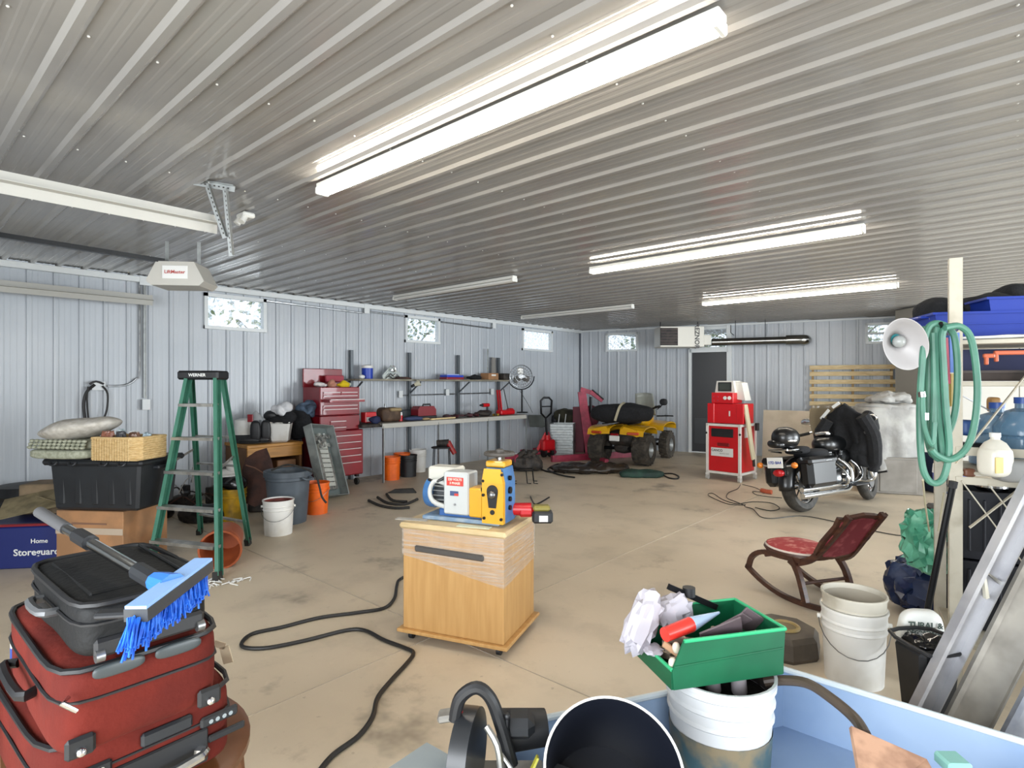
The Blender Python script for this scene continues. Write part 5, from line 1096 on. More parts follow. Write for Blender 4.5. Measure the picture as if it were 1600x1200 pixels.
MB().tube([(-.12, -.12, .55), (-.2, -.14, .35), (-.14, -.12, .1)], [.07, .08, .07], n=10, smooth=4).build('sleeve', M_darkfab, tj)
for a, b in (((-.1, -.14, .68), (-.2, -.13, .56)), ((.02, -.14, .77), (-.06, -.14, .71))): MB().bar(a, b, .035, .012, (0, 0, 1)).build('reflective_strip', M_white, tj)
# ================= wooden cabinet with the machine in the centre =================
def corner(nearpx, leftpx, z, dl, dr):
    """box seen at a corner: near corner and left corner pixels on height z, side lengths to the left and to the right"""
    n = Vector(fl(*nearpx, z)); l = Vector(fl(*leftpx, z)); u = (l-n).normalized(); v = Vector((u.y, -u.x))
    if v.y < 0: v = -v
    return n+u*dl/2+v*dr/2, math.degrees(math.atan2(-u.y, -u.x))
fw, sd_ = .70, .54
cc, rc_ = corner((792, 1018), (617, 985), .055, fw, sd_)
t = thing('rolling_cabinet', 'oak laminate cabinet on casters wrapped in stretch film, in the middle of the floor', 'cabinet', cc.x, cc.y, 0, rc_)
TZ = .69
MB().box((0, 0, .06), (fw, sd_, .02), .004).build('base_board', M_wood, t)
MB().box((0, .0, (.07+TZ-.035)/2), (fw-.06, sd_-.05, TZ-.035-.07), .004).build('cabinet_body', M_wood, t)
top = MB().box((0, 0, TZ-.0175), (fw-.02, sd_-.01, .035), .012).build('cabinet_top', mat('oak_top', 'cdb78e', .4, col2='bda67c', scale=4), t)
MB().box((-.03, -sd_/2+.018, TZ-.15), (.44, .02, .036), .008, RY(1.5)).build('handle_bar', mat('handle_grey', '4b4846', .4), t)
for q in (-1, 1):
    for p in (-1, 1): MB().cyl((q*(fw/2-.07)-.012, p*(sd_/2-.06), .025), (q*(fw/2-.07)+.012, p*(sd_/2-.06), .025), .025, n=16).box((q*(fw/2-.07), p*(sd_/2-.06), .043), (.03, .03, .012)).build('caster', M_blk, t)
def film():
    m = bpy.data.materials.new('stretch_film'); m.use_nodes = True; N = m.node_tree.nodes; L = m.node_tree.links; b = N['Principled BSDF']
    b.inputs['Base Color'].default_value = lin('d8cfc4'); b.inputs['Roughness'].default_value = .12
    tc = N.new('ShaderNodeTexCoord'); mp_ = N.new('ShaderNodeMapping'); mp_.inputs['Scale'].default_value = (1.5, 1.5, 30); mp_.inputs['Rotation'].default_value = (0, math.radians(8), 0); L.new(tc.outputs['Object'], mp_.inputs[0])
    n = N.new('ShaderNodeTexNoise'); n.inputs['Scale'].default_value = 2.5; n.inputs['Detail'].default_value = 5; L.new(mp_.outputs[0], n.inputs[0])
    r = N.new('ShaderNodeMapRange'); r.inputs[1].default_value = .35; r.inputs[2].default_value = .75; r.inputs[3].default_value = .15; r.inputs[4].default_value = .6; L.new(n.outputs[0], r.inputs[0]); L.new(r.outputs[0], b.inputs['Alpha'])
    u = N.new('ShaderNodeBump'); u.inputs['Strength'].default_value = .7; u.inputs['Distance'].default_value = .01; L.new(n.outputs[0], u.inputs['Height']); L.new(u.outputs[0], b.inputs['Normal']); return m
M_film = film(); bx, by = (fw-.06)/2+.004, (sd_-.05)/2+.004
mb = MB()
zt2 = TZ-.03
for P in ([(-bx, -by, zt2), (bx, -by, zt2), (bx, -by, .38), (.1, -by, .42), (-.12, -by, .47), (-bx, -by, .5)], [(bx, -by, zt2), (bx, by, zt2), (bx, by, .42), (bx, -by, .38)], [(-bx, -by, zt2), (-bx, by, zt2), (-bx, by, .5), (-bx, -by, .5)], [(-bx, by, zt2), (bx, by, zt2), (bx, by, .42), (-bx, by, .5)]):
    mb.add(P, [tuple(range(len(P)))])
mb.build('stretch_film', M_film, t, smooth=0)
# machine
M_mbl = mat('machine_blue', '4678ae', .4, col2='3a6699', scale=8); M_myl = mat('machine_yellow', 'd29a1c', .35, coat=.2); M_mgr = mat('machine_grey', 'b9bdbd', .4)
t2 = thing('rolling_mill', 'blue and yellow motor driven machine with hand wheel on the oak cabinet', 'machine', cc.x, cc.y, TZ+.002, rc_)
MB().box((.0, .0, .012), (.5, .3, .024), .006).build('base_plate', mat('dusty_blue', '6d86a0', .5, col2='8b9aa8', scale=12), t2)
MB().box((-.02, -.03, .04), (.28, .16, .05), .01).build('motor_mount', mat('deep_blue_paint', '2f5a94', .4), t2)
A = Vector((-.30, .03, .13)); Bv = Vector((-.08, .03, .13))
o = MB().cyl(A+Vector((.06, 0, 0)), Bv, .08, n=24).build('motor_body', mat('motor_dark', '2c3034', .45), t2)
for k in range(20): a = k*math.pi/10; MB().box((0, 0, 0), (.15, .004, .018), 0, TR(-.17, .03, .13) @ RX(math.degrees(a)) @ TR(0, 0, .085)).build('cooling_fin', mat('fin_grey', '8f9292', .4), o)
MB().lathe([(0, -.01), (.05, -.01), (.088, .01), (.094, .03), (.094, .075), (.08, .08), (0, .08)], 28, TR(-.31, .03, .13) @ RY(90)).build('fan_cowl', M_mbl, t2)
MB().box((-.19, .05, .25), (.2, .13, .09), .012).build('terminal_box', mat('terminal_box_white', 'c9c8bf', .4), t2)
MB().tube([(-.14, -.05, .2), (-.2, -.08, .22), (-.23, -.09, .16), (-.2, -.1, .1), (-.1, -.1, .07)], .014, n=10, smooth=5).build('flexible_conduit', mat('conduit_grey', 'c0c2bf', .45), t2)
MB().tube([(-.1, -.02, .28), (-.18, -.08, .22), (-.26, -.05, .22)], .009, smooth=4).build('motor_cable', M_cable, t2)
cb = MB().box((-.03, -.07, .165), (.165, .13, .25), .008).build('control_box', M_mgr, t2)
MB().box((-.035, -.1365, .235), (.11, .003, .05), .001).build('warning_label', mat('label_red2', 'c2362c', .45), cb)
text('220 VOLTS', .019, mat('label_text', 'efc9bd', .5), t2, TR(-.035, -.1385, .247) @ FRONT, bold=.0006); text('3 PHASE', .019, mat('label_text', 'efc9bd', .5), t2, TR(-.035, -.1385, .225) @ FRONT, bold=.0006)
MB().box((-.04, -.1365, .165), (.055, .003, .028), .001).build('flag_sticker', mat('sticker_navy', '3b4a72', .4), cb); MB().box((-.025, -.138, .159), (.026, .003, .014), 0).build('flag_stripe', mat('label_red2', 'c2362c', .45), cb)
MB().cyl((-.035, -.137, .1), (-.035, -.142, .1), .007, n=10).build('screw', M_steel, cb)
MB().box((.1, -.08, .12), (.09, .12, .17), .008).build('drive_guard', M_myl, t2)
gy = MB().poly([(-.055, .02), (.075, .02), (.075, .25), (.06, .31), (-.04, .31), (-.055, .25)], .03, TR(.215, -.165, 0)).build('front_casing', M_myl, t2, smooth=0)
mb = MB(); mb.poly([(-.055, .02), (.075, .02), (.075, .25), (.06, .33), (-.04, .33), (-.055, .25)], .15, TR(.215, -.075, 0)); mb.build('gear_housing', M_mbl, t2, smooth=0)
MB().box((.222, -.08, .35), (.12, .12, .035), .008).build('top_block', M_myl, t2)
MB().poly([(-.055, .25), (-.04, .33), (.06, .33), (.075, .25)], .01, TR(.215, -.182, 0)).build('upper_guard', mat('machine_yellow2', 'd99f17', .35), t2, smooth=0)
MB().lathe([(0, 0), (.034, 0), (.034, .004), (0, .004)], 24, TR(.225, -.181, .205) @ RX(90)).poly([(-.022, .11), (.022, .11), (.034, .2), (-.034, .2)], .006, TR(.225, -.182, .0)).build('bore_hole', mat('hole_black', '0c0b0b', .6), gy)
MB().sph((.225, -.185, .185), .024, 8).build('roller_ball', M_steel, gy); MB().lathe([(0, 0), (.014, 0), (.014, .004), (0, .004)], 16, TR(.225, -.181, .085) @ RX(90)).build('lower_hole', mat('hole_black', '0c0b0b', .6), gy)
for x, z in ((-.045, .18), (.07, .3), (-.045, .26), (.065, .05), (-.04, .05)): MB().cyl((.215+x, -.18, z), (.215+x, -.19, z), .009, n=6).build('bolt_head', M_blkm, t2)
for z in (.1, .15, .2, .27): MB().cyl((.289, -.09, z), (.302, -.09, z), .014 if z != .2 else .02, n=12).build('side_bolt', M_blkm, t2)
MB().sph((.15, -.13, .2), .02, 8).build('side_knob', M_blkm, t2)
MB().cyl((.225, -.08, .36), (.225, -.08, .41), .012).build('wheel_spindle', M_steel, t2)
hwl = MB().tube([(.225+.08*math.cos(a), -.08+.08*math.sin(a), .405) for a in [i*math.pi/12 for i in range(24)]], .012, n=8, closed=True).build('hand_wheel', mat('wheel_grey', '4e4a46', .6, .2), t2)
for k in range(3): a = k*2.094; MB().tube([(.225, -.08, .415), (.225+.077*math.cos(a), -.08+.077*math.sin(a), .405)], .008).build('wheel_spoke', mat('wheel_grey', '5e5a55', .5), hwl)
MB().lathe([(0, 0), (.03, 0), (.025, .03), (0, .035)], 16, TR(.225, -.08, .4)).build('wheel_hub', mat('wheel_grey', '4e4a46', .6), hwl)
# drill on cabinet
lx = Matrix.Rotation(math.radians(rc_), 2)
def oncab(x, y): v = lx @ Vector((x, y)); return cc.x+v.x, cc.y+v.y
X, Y = oncab(.33, .02); t = thing('cordless_drill', 'red cordless power tool with black battery lying at the right edge of the oak cabinet', 'drill', X, Y, TZ+.002, 0)
MB().cyl((-.12, 0, .075), (.05, 0, .07), .034, .04, 14).build('tool_body', mat('drill_red', 'b4161e', .35), t); MB().box((.02, -.01, .06), (.1, .06, .06), .02).build('rear_housing', mat('drill_red', 'b4161e', .35), t)
MB().box((.115, -.02, .035), (.12, .09, .07), .012).build('battery_pack', M_blk, t); MB().box((.11, -.02, .085), (.1, .075, .03), .01).build('battery_top', mat('olive_yellow', '7e7434', .5), t); MB().box((.12, -.0665, .03), (.05, .003, .035)).build('battery_label', M_white, t)
MB().cyl((-.155, 0, .075), (-.12, 0, .075), .018, .03).build('chuck', M_blkm, t)
for x, y, lab, r_, nm in ((-.3, -.18, 'wrinkled clear film edge at the left of the cabinet top', 8, 'film_scrap'), (.12, -.2, 'thin green and white strip lying on the cabinet top edge', 2, 'paper_strip')):
    X, Y = oncab(x, y); lone(MB().box((0, 0, .002), (.2, .05, .004), .001), nm, lab, 'scrap', mat('strip_pale', 'c6cfbb', .4) if x > 0 else mat('film_pale', 'c9c4bb', .2, alpha=.6), X, Y, TZ, rc_+r_)
# ================= rocking chair =================
M_wal = mat('walnut_wood', '4d2f22', .4, col2='3a221a', scale=4, stretch=(3, 3, 10))
M_vel = mat('red_velvet', 'a3383a', .8, col2='c9837a', scale=18, lo=.5, hi=.68)
M_veld = mat('dark_red_velvet', '6f2028', .8, col2='94474a', scale=14, lo=.52, hi=.7)
rcx, rcy = 2.1, 4.05
t = thing('rocking_chair', 'small wooden rocking chair with red velvet seat and back', 'chair', rcx, rcy, 0, 17)
for q in (-1, 1):
    x = q*.2; P = []
    for k in range(13): y = -.42+k*.82/12; P.append((x, y, .018+(y*y)*.62*(1 if y > 0 else .5)))
    MB().tube(P, (.014, .016), n=4, flat=(1, 0, 0)).build('rocker', M_wal, t, smooth=60)
    MB().tube([(x, .38, .1), (x, .34, .2), (x, .22, .27), (x*.95, .05, .285), (x*.9, -.12, .3)], (.014, .017), n=4, smooth=4, flat=(1, 0, 0)).build('front_leg', M_wal, t, smooth=60)
    MB().tube([(x*.95, -.04, .3), (x, -.12, .2), (x, -.18, .03)], (.015, .02), n=4, smooth=4, flat=(1, 0, 0)).build('rear_leg', M_wal, t, smooth=60)
    MB().tube([(x*.9, -.1, .28), (x*.8, -.2, .34), (x*.72, -.33, .5), (x*.7, -.46, .67)], (.014, .02), n=4, smooth=4, flat=(1, 0, 0)).build('back_upright', M_wal, t, smooth=60)
MB().tube([(-.2, -.13, .15), (.2, -.13, .15)], .012).build('stretcher', M_wal, t); MB().tube([(-.2, .2, .25), (.2, .2, .25)], .012).build('stretcher', M_wal, t)
MB().lathe([(0, 0), (.2, 0), (.21, .015), (.205, .03), (0, .03)], 36, TR(0, .1, .29), sq=(1.05, 1.15)).build('seat_frame', M_wal, t)
MB().lathe([(.2, 0), (.196, .018), (.15, .035), (0, .05)], 36, TR(0, .1, .315), sq=(1.02, 1.12), caps=False).build('seat_cushion', M_vel, t); MB().lathe([(.2, 0), (.204, .01), (.198, .02)], 36, TR(0, .1, .312), sq=(1.03, 1.13), caps=False).build('cream_edging', mat('cream_edging', 'd5c7bb', .8), t)
MBk = TR(0, -.2, .34) @ RX(36)
ol = [(-.11, 0), (-.15, .05), (-.165, .16), (-.15, .3), (-.165, .38), (-.12, .37), (-.08, .385), (0, .4), (.08, .385), (.12, .37), (.165, .38), (.15, .3), (.165, .16), (.15, .05), (.11, 0), (0, -.02)]
ol = [(x*1.22, z*1.05) for x, z in ol]
MB().poly(ol, .022, MBk).build('back_frame', M_wal, t, smooth=0)
MB().poly([(x*.82, .03+z*.86) for x, z in ol], .034, MBk).build('back_upholstery', M_veld, t, smooth=0)
# ================= suitcases on a wooden chair =================
def suitcase(nm, lab, near, right, z1, z0, Ls, Lr, m, mtrim, du=0, group=None, dx=0, dy=0, tilt=0):
    n = Vector(fl(*near, z1)); r = Vector(fl(*right, z1)); u = Matrix.Rotation(math.radians(du), 2) @ (r-n).normalized(); v = Vector((-u.y, u.x)); c = n+u*Lr/2+v*Ls/2+Vector((dx, dy))
    t = thing(nm, lab, 'suitcase', c.x, c.y, z0, math.degrees(math.atan2(u.y, u.x)))
    h = z1-z0                                     # local x = near->right side length Lr, y = long side away
    MB().soft((0, 0, h/2), (Lr, Ls, h), 7, .006, 5, len(lab), 18).build('shell', m, t, smooth=50)
    for z in (h*.86, h*.62): 
        k = 20; e = .93; P = []
        for i in range(48):
            a = i*2*math.pi/48; cx_, sy_ = math.cos(a), math.sin(a); q = (abs(cx_)**7+abs(sy_)**7)**(-1/7); P.append((cx_*q*(Lr/2+.002), sy_*q*(Ls/2+.002), z))
        if z > h*.7: MB().tube([(p[0]*.985, p[1]*.985, h*.93) for p in P], .007, n=6, closed=True).build('piping', mtrim, t)
        else: MB().tube(P, .004, n=5, closed=True).build('zip_line', mtrim, t)
    return t, h
M_sr = mat('suitcase_red', '5f1c13', .85, col2='521710', scale=6, spec=.25, bump=.15, bscale=60); M_sb = mat('suitcase_black', '08090a', .65, col2='0e0f11', scale=5, spec=.3, bump=.15, bscale=60)
t, h = suitcase('suitcase', 'largest red suitcase at the bottom of the suitcase stack', (67, 1177), (350, 1048), .68, .45, .66, .44, M_sr, M_blk, -8)
Lr, Ls = .44, .66
MB().tube([(-.08, -Ls/2, h*.3), (-.08, -Ls/2-.04, h*.3), (.1, -Ls/2-.04, h*.34), (.1, -Ls/2, h*.34)], .012, smooth=3).build('side_handle', M_chrome, t)
MB().box((0.01, -Ls/2-.004, h*.36), (.24, .012, .09), .004).build('handle_recess', M_blk, t)
for x in (-.14, .16): 
    p = MB().box((x, -Ls/2-.005, h*.62), (.1, .012, .03), .008).build('lock_plate', M_blk, t)
    for q in (-.025, -.008, .01, .027): MB().cyl((x+q, -Ls/2-.014, h*.62), (x+q, -Ls/2-.008, h*.62), .006, n=8).build('lock_ring', M_chrome, p)
MB().box((.03, -Ls/2-.006, h*.72), (.12, .016, .035), .006).build('strap_pad', M_blk2, t)
MB().box((.18, -Ls/2-.005, h*.4), (.1, .01, .02), .004).build('rear_pull', M_blk, t)
t, h = suitcase('suitcase', 'medium red suitcase in the middle of the stack', (88, 1052), (322, 967), .9, .69, .6, .34, M_sr, M_blk, -10)
Lr, Ls = .34, .6
for x in (-.13, .13):
    p = MB().box((x, -Ls/2-.003, .04), (.055, .014, .045), .008).build('corner_guard', M_blk, t); MB().sph((x, -Ls/2-.012, .032), .01, 8).build('wheel', M_chrome, p)
for x in (-.06, .06): MB().soft((x, -Ls/2-.006, h*.88), (.1, .014, .03), 3, 0, 1, 0, 6).build('zip_pull_cover', mat('zip_grey', '3c4244', .4), t)
MB().tube([(-.15, -Ls/2, h*.72), (-.165, -Ls/2-.02, h*.72), (-.14, -Ls/2-.02, h*.6)], .005).build('zip_pull', M_chrome, t)
MB().tube([(-.17, -.1, h*.5), (-.2, -.1, h*.5), (-.2, .1, h*.5), (-.17, .1, h*.5)], .012, smooth=3).build('carry_handle', M_blk, t)
t, h = suitcase('suitcase', 'black carry-on suitcase on top of the stack under the broom', (117, 950), (308, 888), 1.04, .91, .47, .27, M_sb, M_blk, -16, dy=.01)
Lr, Ls = .27, .47
MB().box((-.01, .0, h-.005), (.18, .34, .012), .004).build('front_pocket', M_sb, t); MB().tube([(.09, -.17, h+.003), (.1, .17, h+.003)], .004).build('pocket_zip', M_blkm, t)
MB().tube([(-.135, -.07, h*.6), (-.165, -.06, h*.62), (-.165, .04, h*.62), (-.135, .05, h*.6)], .01, smooth=3).build('side_handle', mat('handle_metal_dark', '6b6d70', .4, .5), t)
for x in (-.1, .1): MB().cyl((x-.008, -Ls/2-.006, .016), (x+.008, -Ls/2-.006, .016), .013, n=14).build('wheel', M_steel, t)
MB().box((.0, -Ls/2-.002, .03), (.22, .014, .04), .01).build('bottom_guard', M_blk, t)
MB().cyl((.02, -Ls/2-.006, h*.5), (.02, -Ls/2, h*.5), .006, n=8).build('rivet', M_chrome, t)
# broom lying across the black suitcase
zt3 = 1.085
def bpz(px, py, z): X, Y = fl(px, py, z); return cw(X, Y, z)
t = thing('push_broom', 'telescopic brush with blue bristles lying across the black suitcase', 'broom', *fl(240, 900, 1.07), 1.05, 0)
h0, h1, h2 = bpz(62, 800, 1.13), bpz(104, 826, 1.105), bpz(243, 908, 1.075)
MB().tube([h0, h1], .016, n=12).build('foam_grip', mat('foam_grey', '4a4a4c', .8), t, world=True)
MB().tube([h1, h1+(h2-h1)*.2], .0135, n=12).tube([h1+(h2-h1)*.3, h1+(h2-h1)*.88], .014, n=12).build('telescopic_tube', M_chrome, t, world=True)
MB().tube([h1+(h2-h1)*.16, h1+(h2-h1)*.32], .02, n=10).build('clamp_collar', M_blk, t, world=True); MB().tube([h1+(h2-h1)*.84, h2], .02, n=10).build('socket', M_blk2, t, world=True)
a, b = bpz(212, 962, 1.07), bpz(318, 884, 1.085); MID = (a+b)/2
MB().tube([h2, h2+(MID-h2)*.5, MID], [.02, .026, .03], n=10).build('blue_swivel', mat('broom_blue', '2f6fd0', .4), t, world=True)
MB().tube([a, b], (.012, .022), n=4, flat=(0, 0, 1)).build('head_board', mat('broom_head', '33363a', .4), t, world=True, smooth=0); MB().tube([a+Vector((0, 0, .014)), b+Vector((0, 0, .014))], (.004, .02), n=4, flat=(0, 0, 1)).build('blue_edge', mat('pale_blue_edge', '8fb4e6', .35), t, world=True)
mb = MB(); rnd = random.Random(2); dn = cw(.35, -.75, -.7).normalized()
for k in range(480):
    u = rnd.random(); s_ = a+(b-a)*u+cw(rnd.uniform(-.008, .008), rnd.uniform(-.016, .012), rnd.uniform(-.012, .0)); d = (dn+Vector((rnd.gauss(0, .1), rnd.gauss(0, .1), rnd.gauss(0, .1)))+(b-a).normalized()*(u-.5)*.3).normalized()*rnd.uniform(.055, .07)
    mb.tube([s_, s_+d], [.0024, .002], n=4)
o = mb.build('bristle', mat('bristle_blue', '1a56c4', .5, col2='2d74e0', scale=40), t, world=True); o['kind'] = 'stuff'
lonew(MB().box((0, 0, 0), (.1, .03, .012), .004, Matrix.Translation(bpz(196, 958, 1.065)) @ RZ(50)), 'scraper', 'small dark scraper beside the broom head', 'scraper', M_blk2)
# bentwood chair
X, Y = -1.14, 1.68
t = thing('wooden_chair', 'brown wooden chair with a rounded seat carrying the suitcases', 'chair', X, Y, .0, 50)
M_chw = mat('chair_wood', '6b4326', .35, col2='573318', scale=4, coat=.3)
MB().lathe([(0, 0), (.9, 0), (1, .012), (1, .03), (.93, .04), (0, .035)], 40, TR(.03, 0, .395), sq=(.3, .36)).build('seat', M_chw, t)
for x, y in ((-.18, -.24), (.22, -.24), (-.18, .24), (.24, .24)): MB().tube([(x, y, .4), (x*1.12, y*1.12, 0)], [.02, .014], n=10).build('leg', M_chw, t)
MB().tube([(-.2, -.25, .2), (.23, -.25, .2), (.25, .25, .2), (-.2, .25, .2)], .01, closed=True).build('stretcher', M_chw, t)
# paper tag hanging at the right
t = lonew(MB().bar(dp(335, 1005, 1.75), dp(352, 1010, 1.75), .02, .003).bar(dp(350, 1010, 1.75), dp(357, 1036, 1.75), .03, .003), 'luggage_tag', 'pale luggage tag strap sticking out right of the red suitcases', 'tag', mat('tag_tan', 'c9b79b', .7))
# low table with bag & can behind at the left
X, Y = -1.72, 1.62
t = thing('side_table', 'brown wooden side table cut off by the left edge, holding a clear bag', 'table', X, Y, 0, 0)
MB().lathe([(0, 0), (.27, 0), (.28, .012), (.27, .03), (0, .03)], 32, TR(0, 0, .52)).build('tabletop', M_chw, t)
for k in range(4): a = .78+k*1.57; MB().tube([(.2*math.cos(a), .2*math.sin(a), .52), (.22*math.cos(a), .22*math.sin(a), 0)], .016).build('leg', M_chw, t)
lone(MB().soft((0, 0, 0), (.26, .24, .16), 2.1, .05, 11, 4, 14, det=4), 'plastic_bag', 'clear crumpled plastic bag on the side table at the left edge', 'bag', mat('clear_film', 'b8bcc4', .15, alpha=.55), X+.12, Y-.14, .63, 0)
t = thing('spray_can', 'white and blue labelled can left of the red suitcases', 'can', xx(27, 1.78), 1.8, .55, 0); MB().lathe([(0, 0), (.03, 0), (.03, .17), (.02, .19), (.012, .2), (0, .2)], 18).build('can_body', M_white, t); MB().lathe([(.0305, .02), (.0305, .13)], 18, caps=False).build('label_wrap', mat('label_blue', '3857a8', .4), t)
# ================= tall white cabinet behind the rack =================
Yw = 9.3; xl = xx(1437, Yw)
t = thing('tall_cabinet', 'tall white metal cabinet standing behind the right hand rack', 'cabinet', xl+1.6, Yw+.3, 0, 0)
MB().box((0, 0, 1.385), (3.2, .6, 2.77), .01).build('cabinet_body', mat('cabinet_cream', '9f9b92', .55), t)
for q in (-1, 1): MB().box((q*.79, -.306, 1.38), (1.55, .012, 2.6), .004).build('door', mat('cabinet_cream', '9f9b92', .55), t)
MB().box((-1.57, -.316, zz(500, Yw)), (.05, .01, .2)).build('brown_label', mat('brown_label', '8a4b38', .6), t)
# ================= right hand rack =================
R0 = Vector((2.13, 2.75)); RR = -30
M_rk = mat('rack_cream', 'b9b3a3', .55, col2='a39b88', scale=10, lo=.5, hi=.8)
rk = thing('storage_rack', 'cream painted steel storage rack with diagonal braces at the right edge', 'rack', R0.x, R0.y, 0, RR)
zt4 = zz(403, 2.75); LR, DR = 1.25, .5
def rl(x, y, z): v = Matrix.Rotation(math.radians(RR), 2) @ Vector((x, y)); return R0.x+v.x, R0.y+v.y, z
for x in (0, LR):
    for y in (0, DR):
        h_ = zt4 if y == 0 else 1.75
        MB().box((x+.002, y, h_/2), (.05, .004, h_), 0).box((x-.023, y+.022, h_/2), (.004, .045, h_), 0).build('post', M_rk, rk, smooth=0)
for z, nm in ((1.70, 0), (1.50, 0), (1.12, 0), (1.03, 1), (.25, 0)):
    if nm == 0 and z != 1.12: MB().box((LR/2, DR/2, z), (LR+.02, DR, .022), .003).build('shelf', M_rk, rk)
    if z == 1.12: MB().box((LR/2, DR/2, 1.075), (LR, DR-.02, .015), .003).build('shelf', M_rk, rk); MB().box((LR/2, -.006, 1.18), (LR, .008, .04), 0).build('beam', M_rk, rk)
    if nm == 1: MB().box((LR/2, -.006, z+.01), (LR, .008, .035), 0).build('beam', M_rk, rk)
for a, b in (((0, -.012, 1.12), (.52, -.012, 1.98)), ((.02, -.012, 1.04), (.42, -.012, .4)), ((.05, -.016, .82), (.24, -.016, 1.03)), ((.12, -.016, 1.03), (.4, -.016, .6)), ((.0, DR, 1.5), (.6, DR, 1.1)), ((.1, DR, 1.1), (.5, DR, 1.5))):
    MB().bar(a, b, .028, .005, (0, 1, 0)).build('diagonal_brace', M_rk if a[1] < .1 else M_steel, rk, smooth=0)
def rp(px, py, Y): return xx(px, Y), Y, zz(py, Y)
# top shelf load
zs = 1.715
def bin_(nm, lab, cat, X, Y, z, w, d, h, m, rot=0, th=.008, lip=.015, flare=.92):
    t = thing(nm, lab, cat, X, Y, z, rot)
    mb = MB(); b = [(-w/2*flare, -d/2*flare), (w/2*flare, -d/2*flare), (w/2*flare, d/2*flare), (-w/2*flare, d/2*flare)]; T = [(-w/2, -d/2), (w/2, -d/2), (w/2, d/2), (-w/2, d/2)]
    rings = [[(x, y, 0) for x, y in b], [(x, y, h) for x, y in T], [(x*(1+lip/w*2), y*(1+lip/d*2), h) for x, y in T], [(x*(1+lip/w*2), y*(1+lip/d*2), h-.012) for x, y in T]]
    inner = [[(x*(1-2*th/w), y*(1-2*th/d), h+.001) for x, y in T], [(x*(1-2*th/w), y*(1-2*th/d), th) for x, y in b]]
    v = [p for r in (rings[0], rings[1]) for p in r]; mb.add(v, [(0, 3, 2, 1)]+[(i, (i+1) % 4, 4+(i+1) % 4, 4+i) for i in range(4)])
    v = [p for r in inner for p in r]; mb.add(v, [(4, 5, 6, 7)]+[((i+1) % 4, i, 4+i, 4+(i+1) % 4) for i in range(4)])
    v = [p for r in (rings[2], rings[3]) for p in r]+inner[0]; mb.add(v, [(i, (i+1) % 4, 4+(i+1) % 4, 4+i) for i in range(4)]+[(i, 8+i, 8+(i+1) % 4, (i+1) % 4) for i in range(4)])
    mb.build('bin_body', m, t, smooth=0); return t
M_bb = mat('bright_blue_bin', '1d3796', .4)
X, Y, _ = rp(1560, 530, 2.95); t = bin_('blue_tub', 'bright blue plastic tub on the top shelf of the rack', 'tub', X+.05, Y+.06, zs, .72, .34, .15, M_bb, -14)
MB().box((-.37, 0, .135), (.05, .2, .012), .004).build('handle_lip', M_bb, t); MB().box((0, -.17, .09), (.66, .006, .008)).build('rib', M_bb, t)
X, Y, _ = rp(1592, 478, 2.9); bin_('blue_tub', 'second blue tub tipped into the first at the right edge', 'tub', X+.05, Y+.05, zs+.13, .4, .26, .09, M_bb, -14)
for px, py, w, h, lab, k in ((1468, 488, .2, .14, 'black bag with silver studs hanging over the left end of the blue tub', 1), (1540, 478, .32, .12, 'long black bag lying in the blue tub', 2), (1588, 470, .2, .17, 'rounded black bag at the top right edge of the rack', 3)):
    X, Y, z = rp(px, py, 3.12); lone(MB().soft((0, 0, 0), (w, .2, h), 2.8, .02, 7, k, 10), 'black_bag', lab, 'bag', M_darkfab, X, Y, z, 0)
for px, py in ((1455, 497), (1485, 480)): X, Y, z = rp(px, py, 3.0); lone(MB().lathe([(0, 0), (.012, 0), (.01, .008), (0, .01)], 14, RX(90)), 'silver_stud', 'silver stud at the %s of the studded black bag' % ('lower left' if px < 1470 else 'upper right'), 'stud', M_chrome, X, Y-.0, z, 0)
X, Y, _ = rp(1550, 536, 2.75); lone(MB().soft((0, 0, 0), (.5, .05, .016), 3, .006, 12, 2, 10), 'white_cloth', 'white dusty cloth along the edge of the top rack shelf', 'cloth', M_white, X+.03, Y-.05, zs+.008, -30)
# tray with orange tools on the second shelf
X, Y, _ = rp(1562, 590, 2.8); t = bin_('tool_tray', 'dark brown steel tray under the top shelf of the rack', 'tray', X+.05, Y+.04, 1.515, .44, .26, .05, mat('brown_tray', '40342e', .5, col2='2e2622', scale=5), -20)
lone(MB().box((0, 0, 0), (.42, .02, .12), .004), 'navy_box', 'dark navy box behind the orange clamps', 'box', mat('navy', '141c48', .5), X+.06, Y+.17, 1.62, -20)
M_or2 = mat('orange_clamp', 'c9694a', .45)
for k, (px, py, lab) in enumerate(((1545, 556, 'orange bar clamp head standing in the dark tray'), (1580, 551, 'long orange clamp bar lying across the dark tray'))):
    X, Y, z = rp(px, py, 2.72); mb = MB(); mb.box((0, 0, 0), (.045 if k == 0 else .14, .02, .02), .004).box((-.01 if k == 0 else -.06, 0, -.02), (.014, .018, .045), .003); lone(mb, 'bar_clamp', lab, 'clamp', M_or2, X, Y, z+(-.0 if k else -.0), -15)
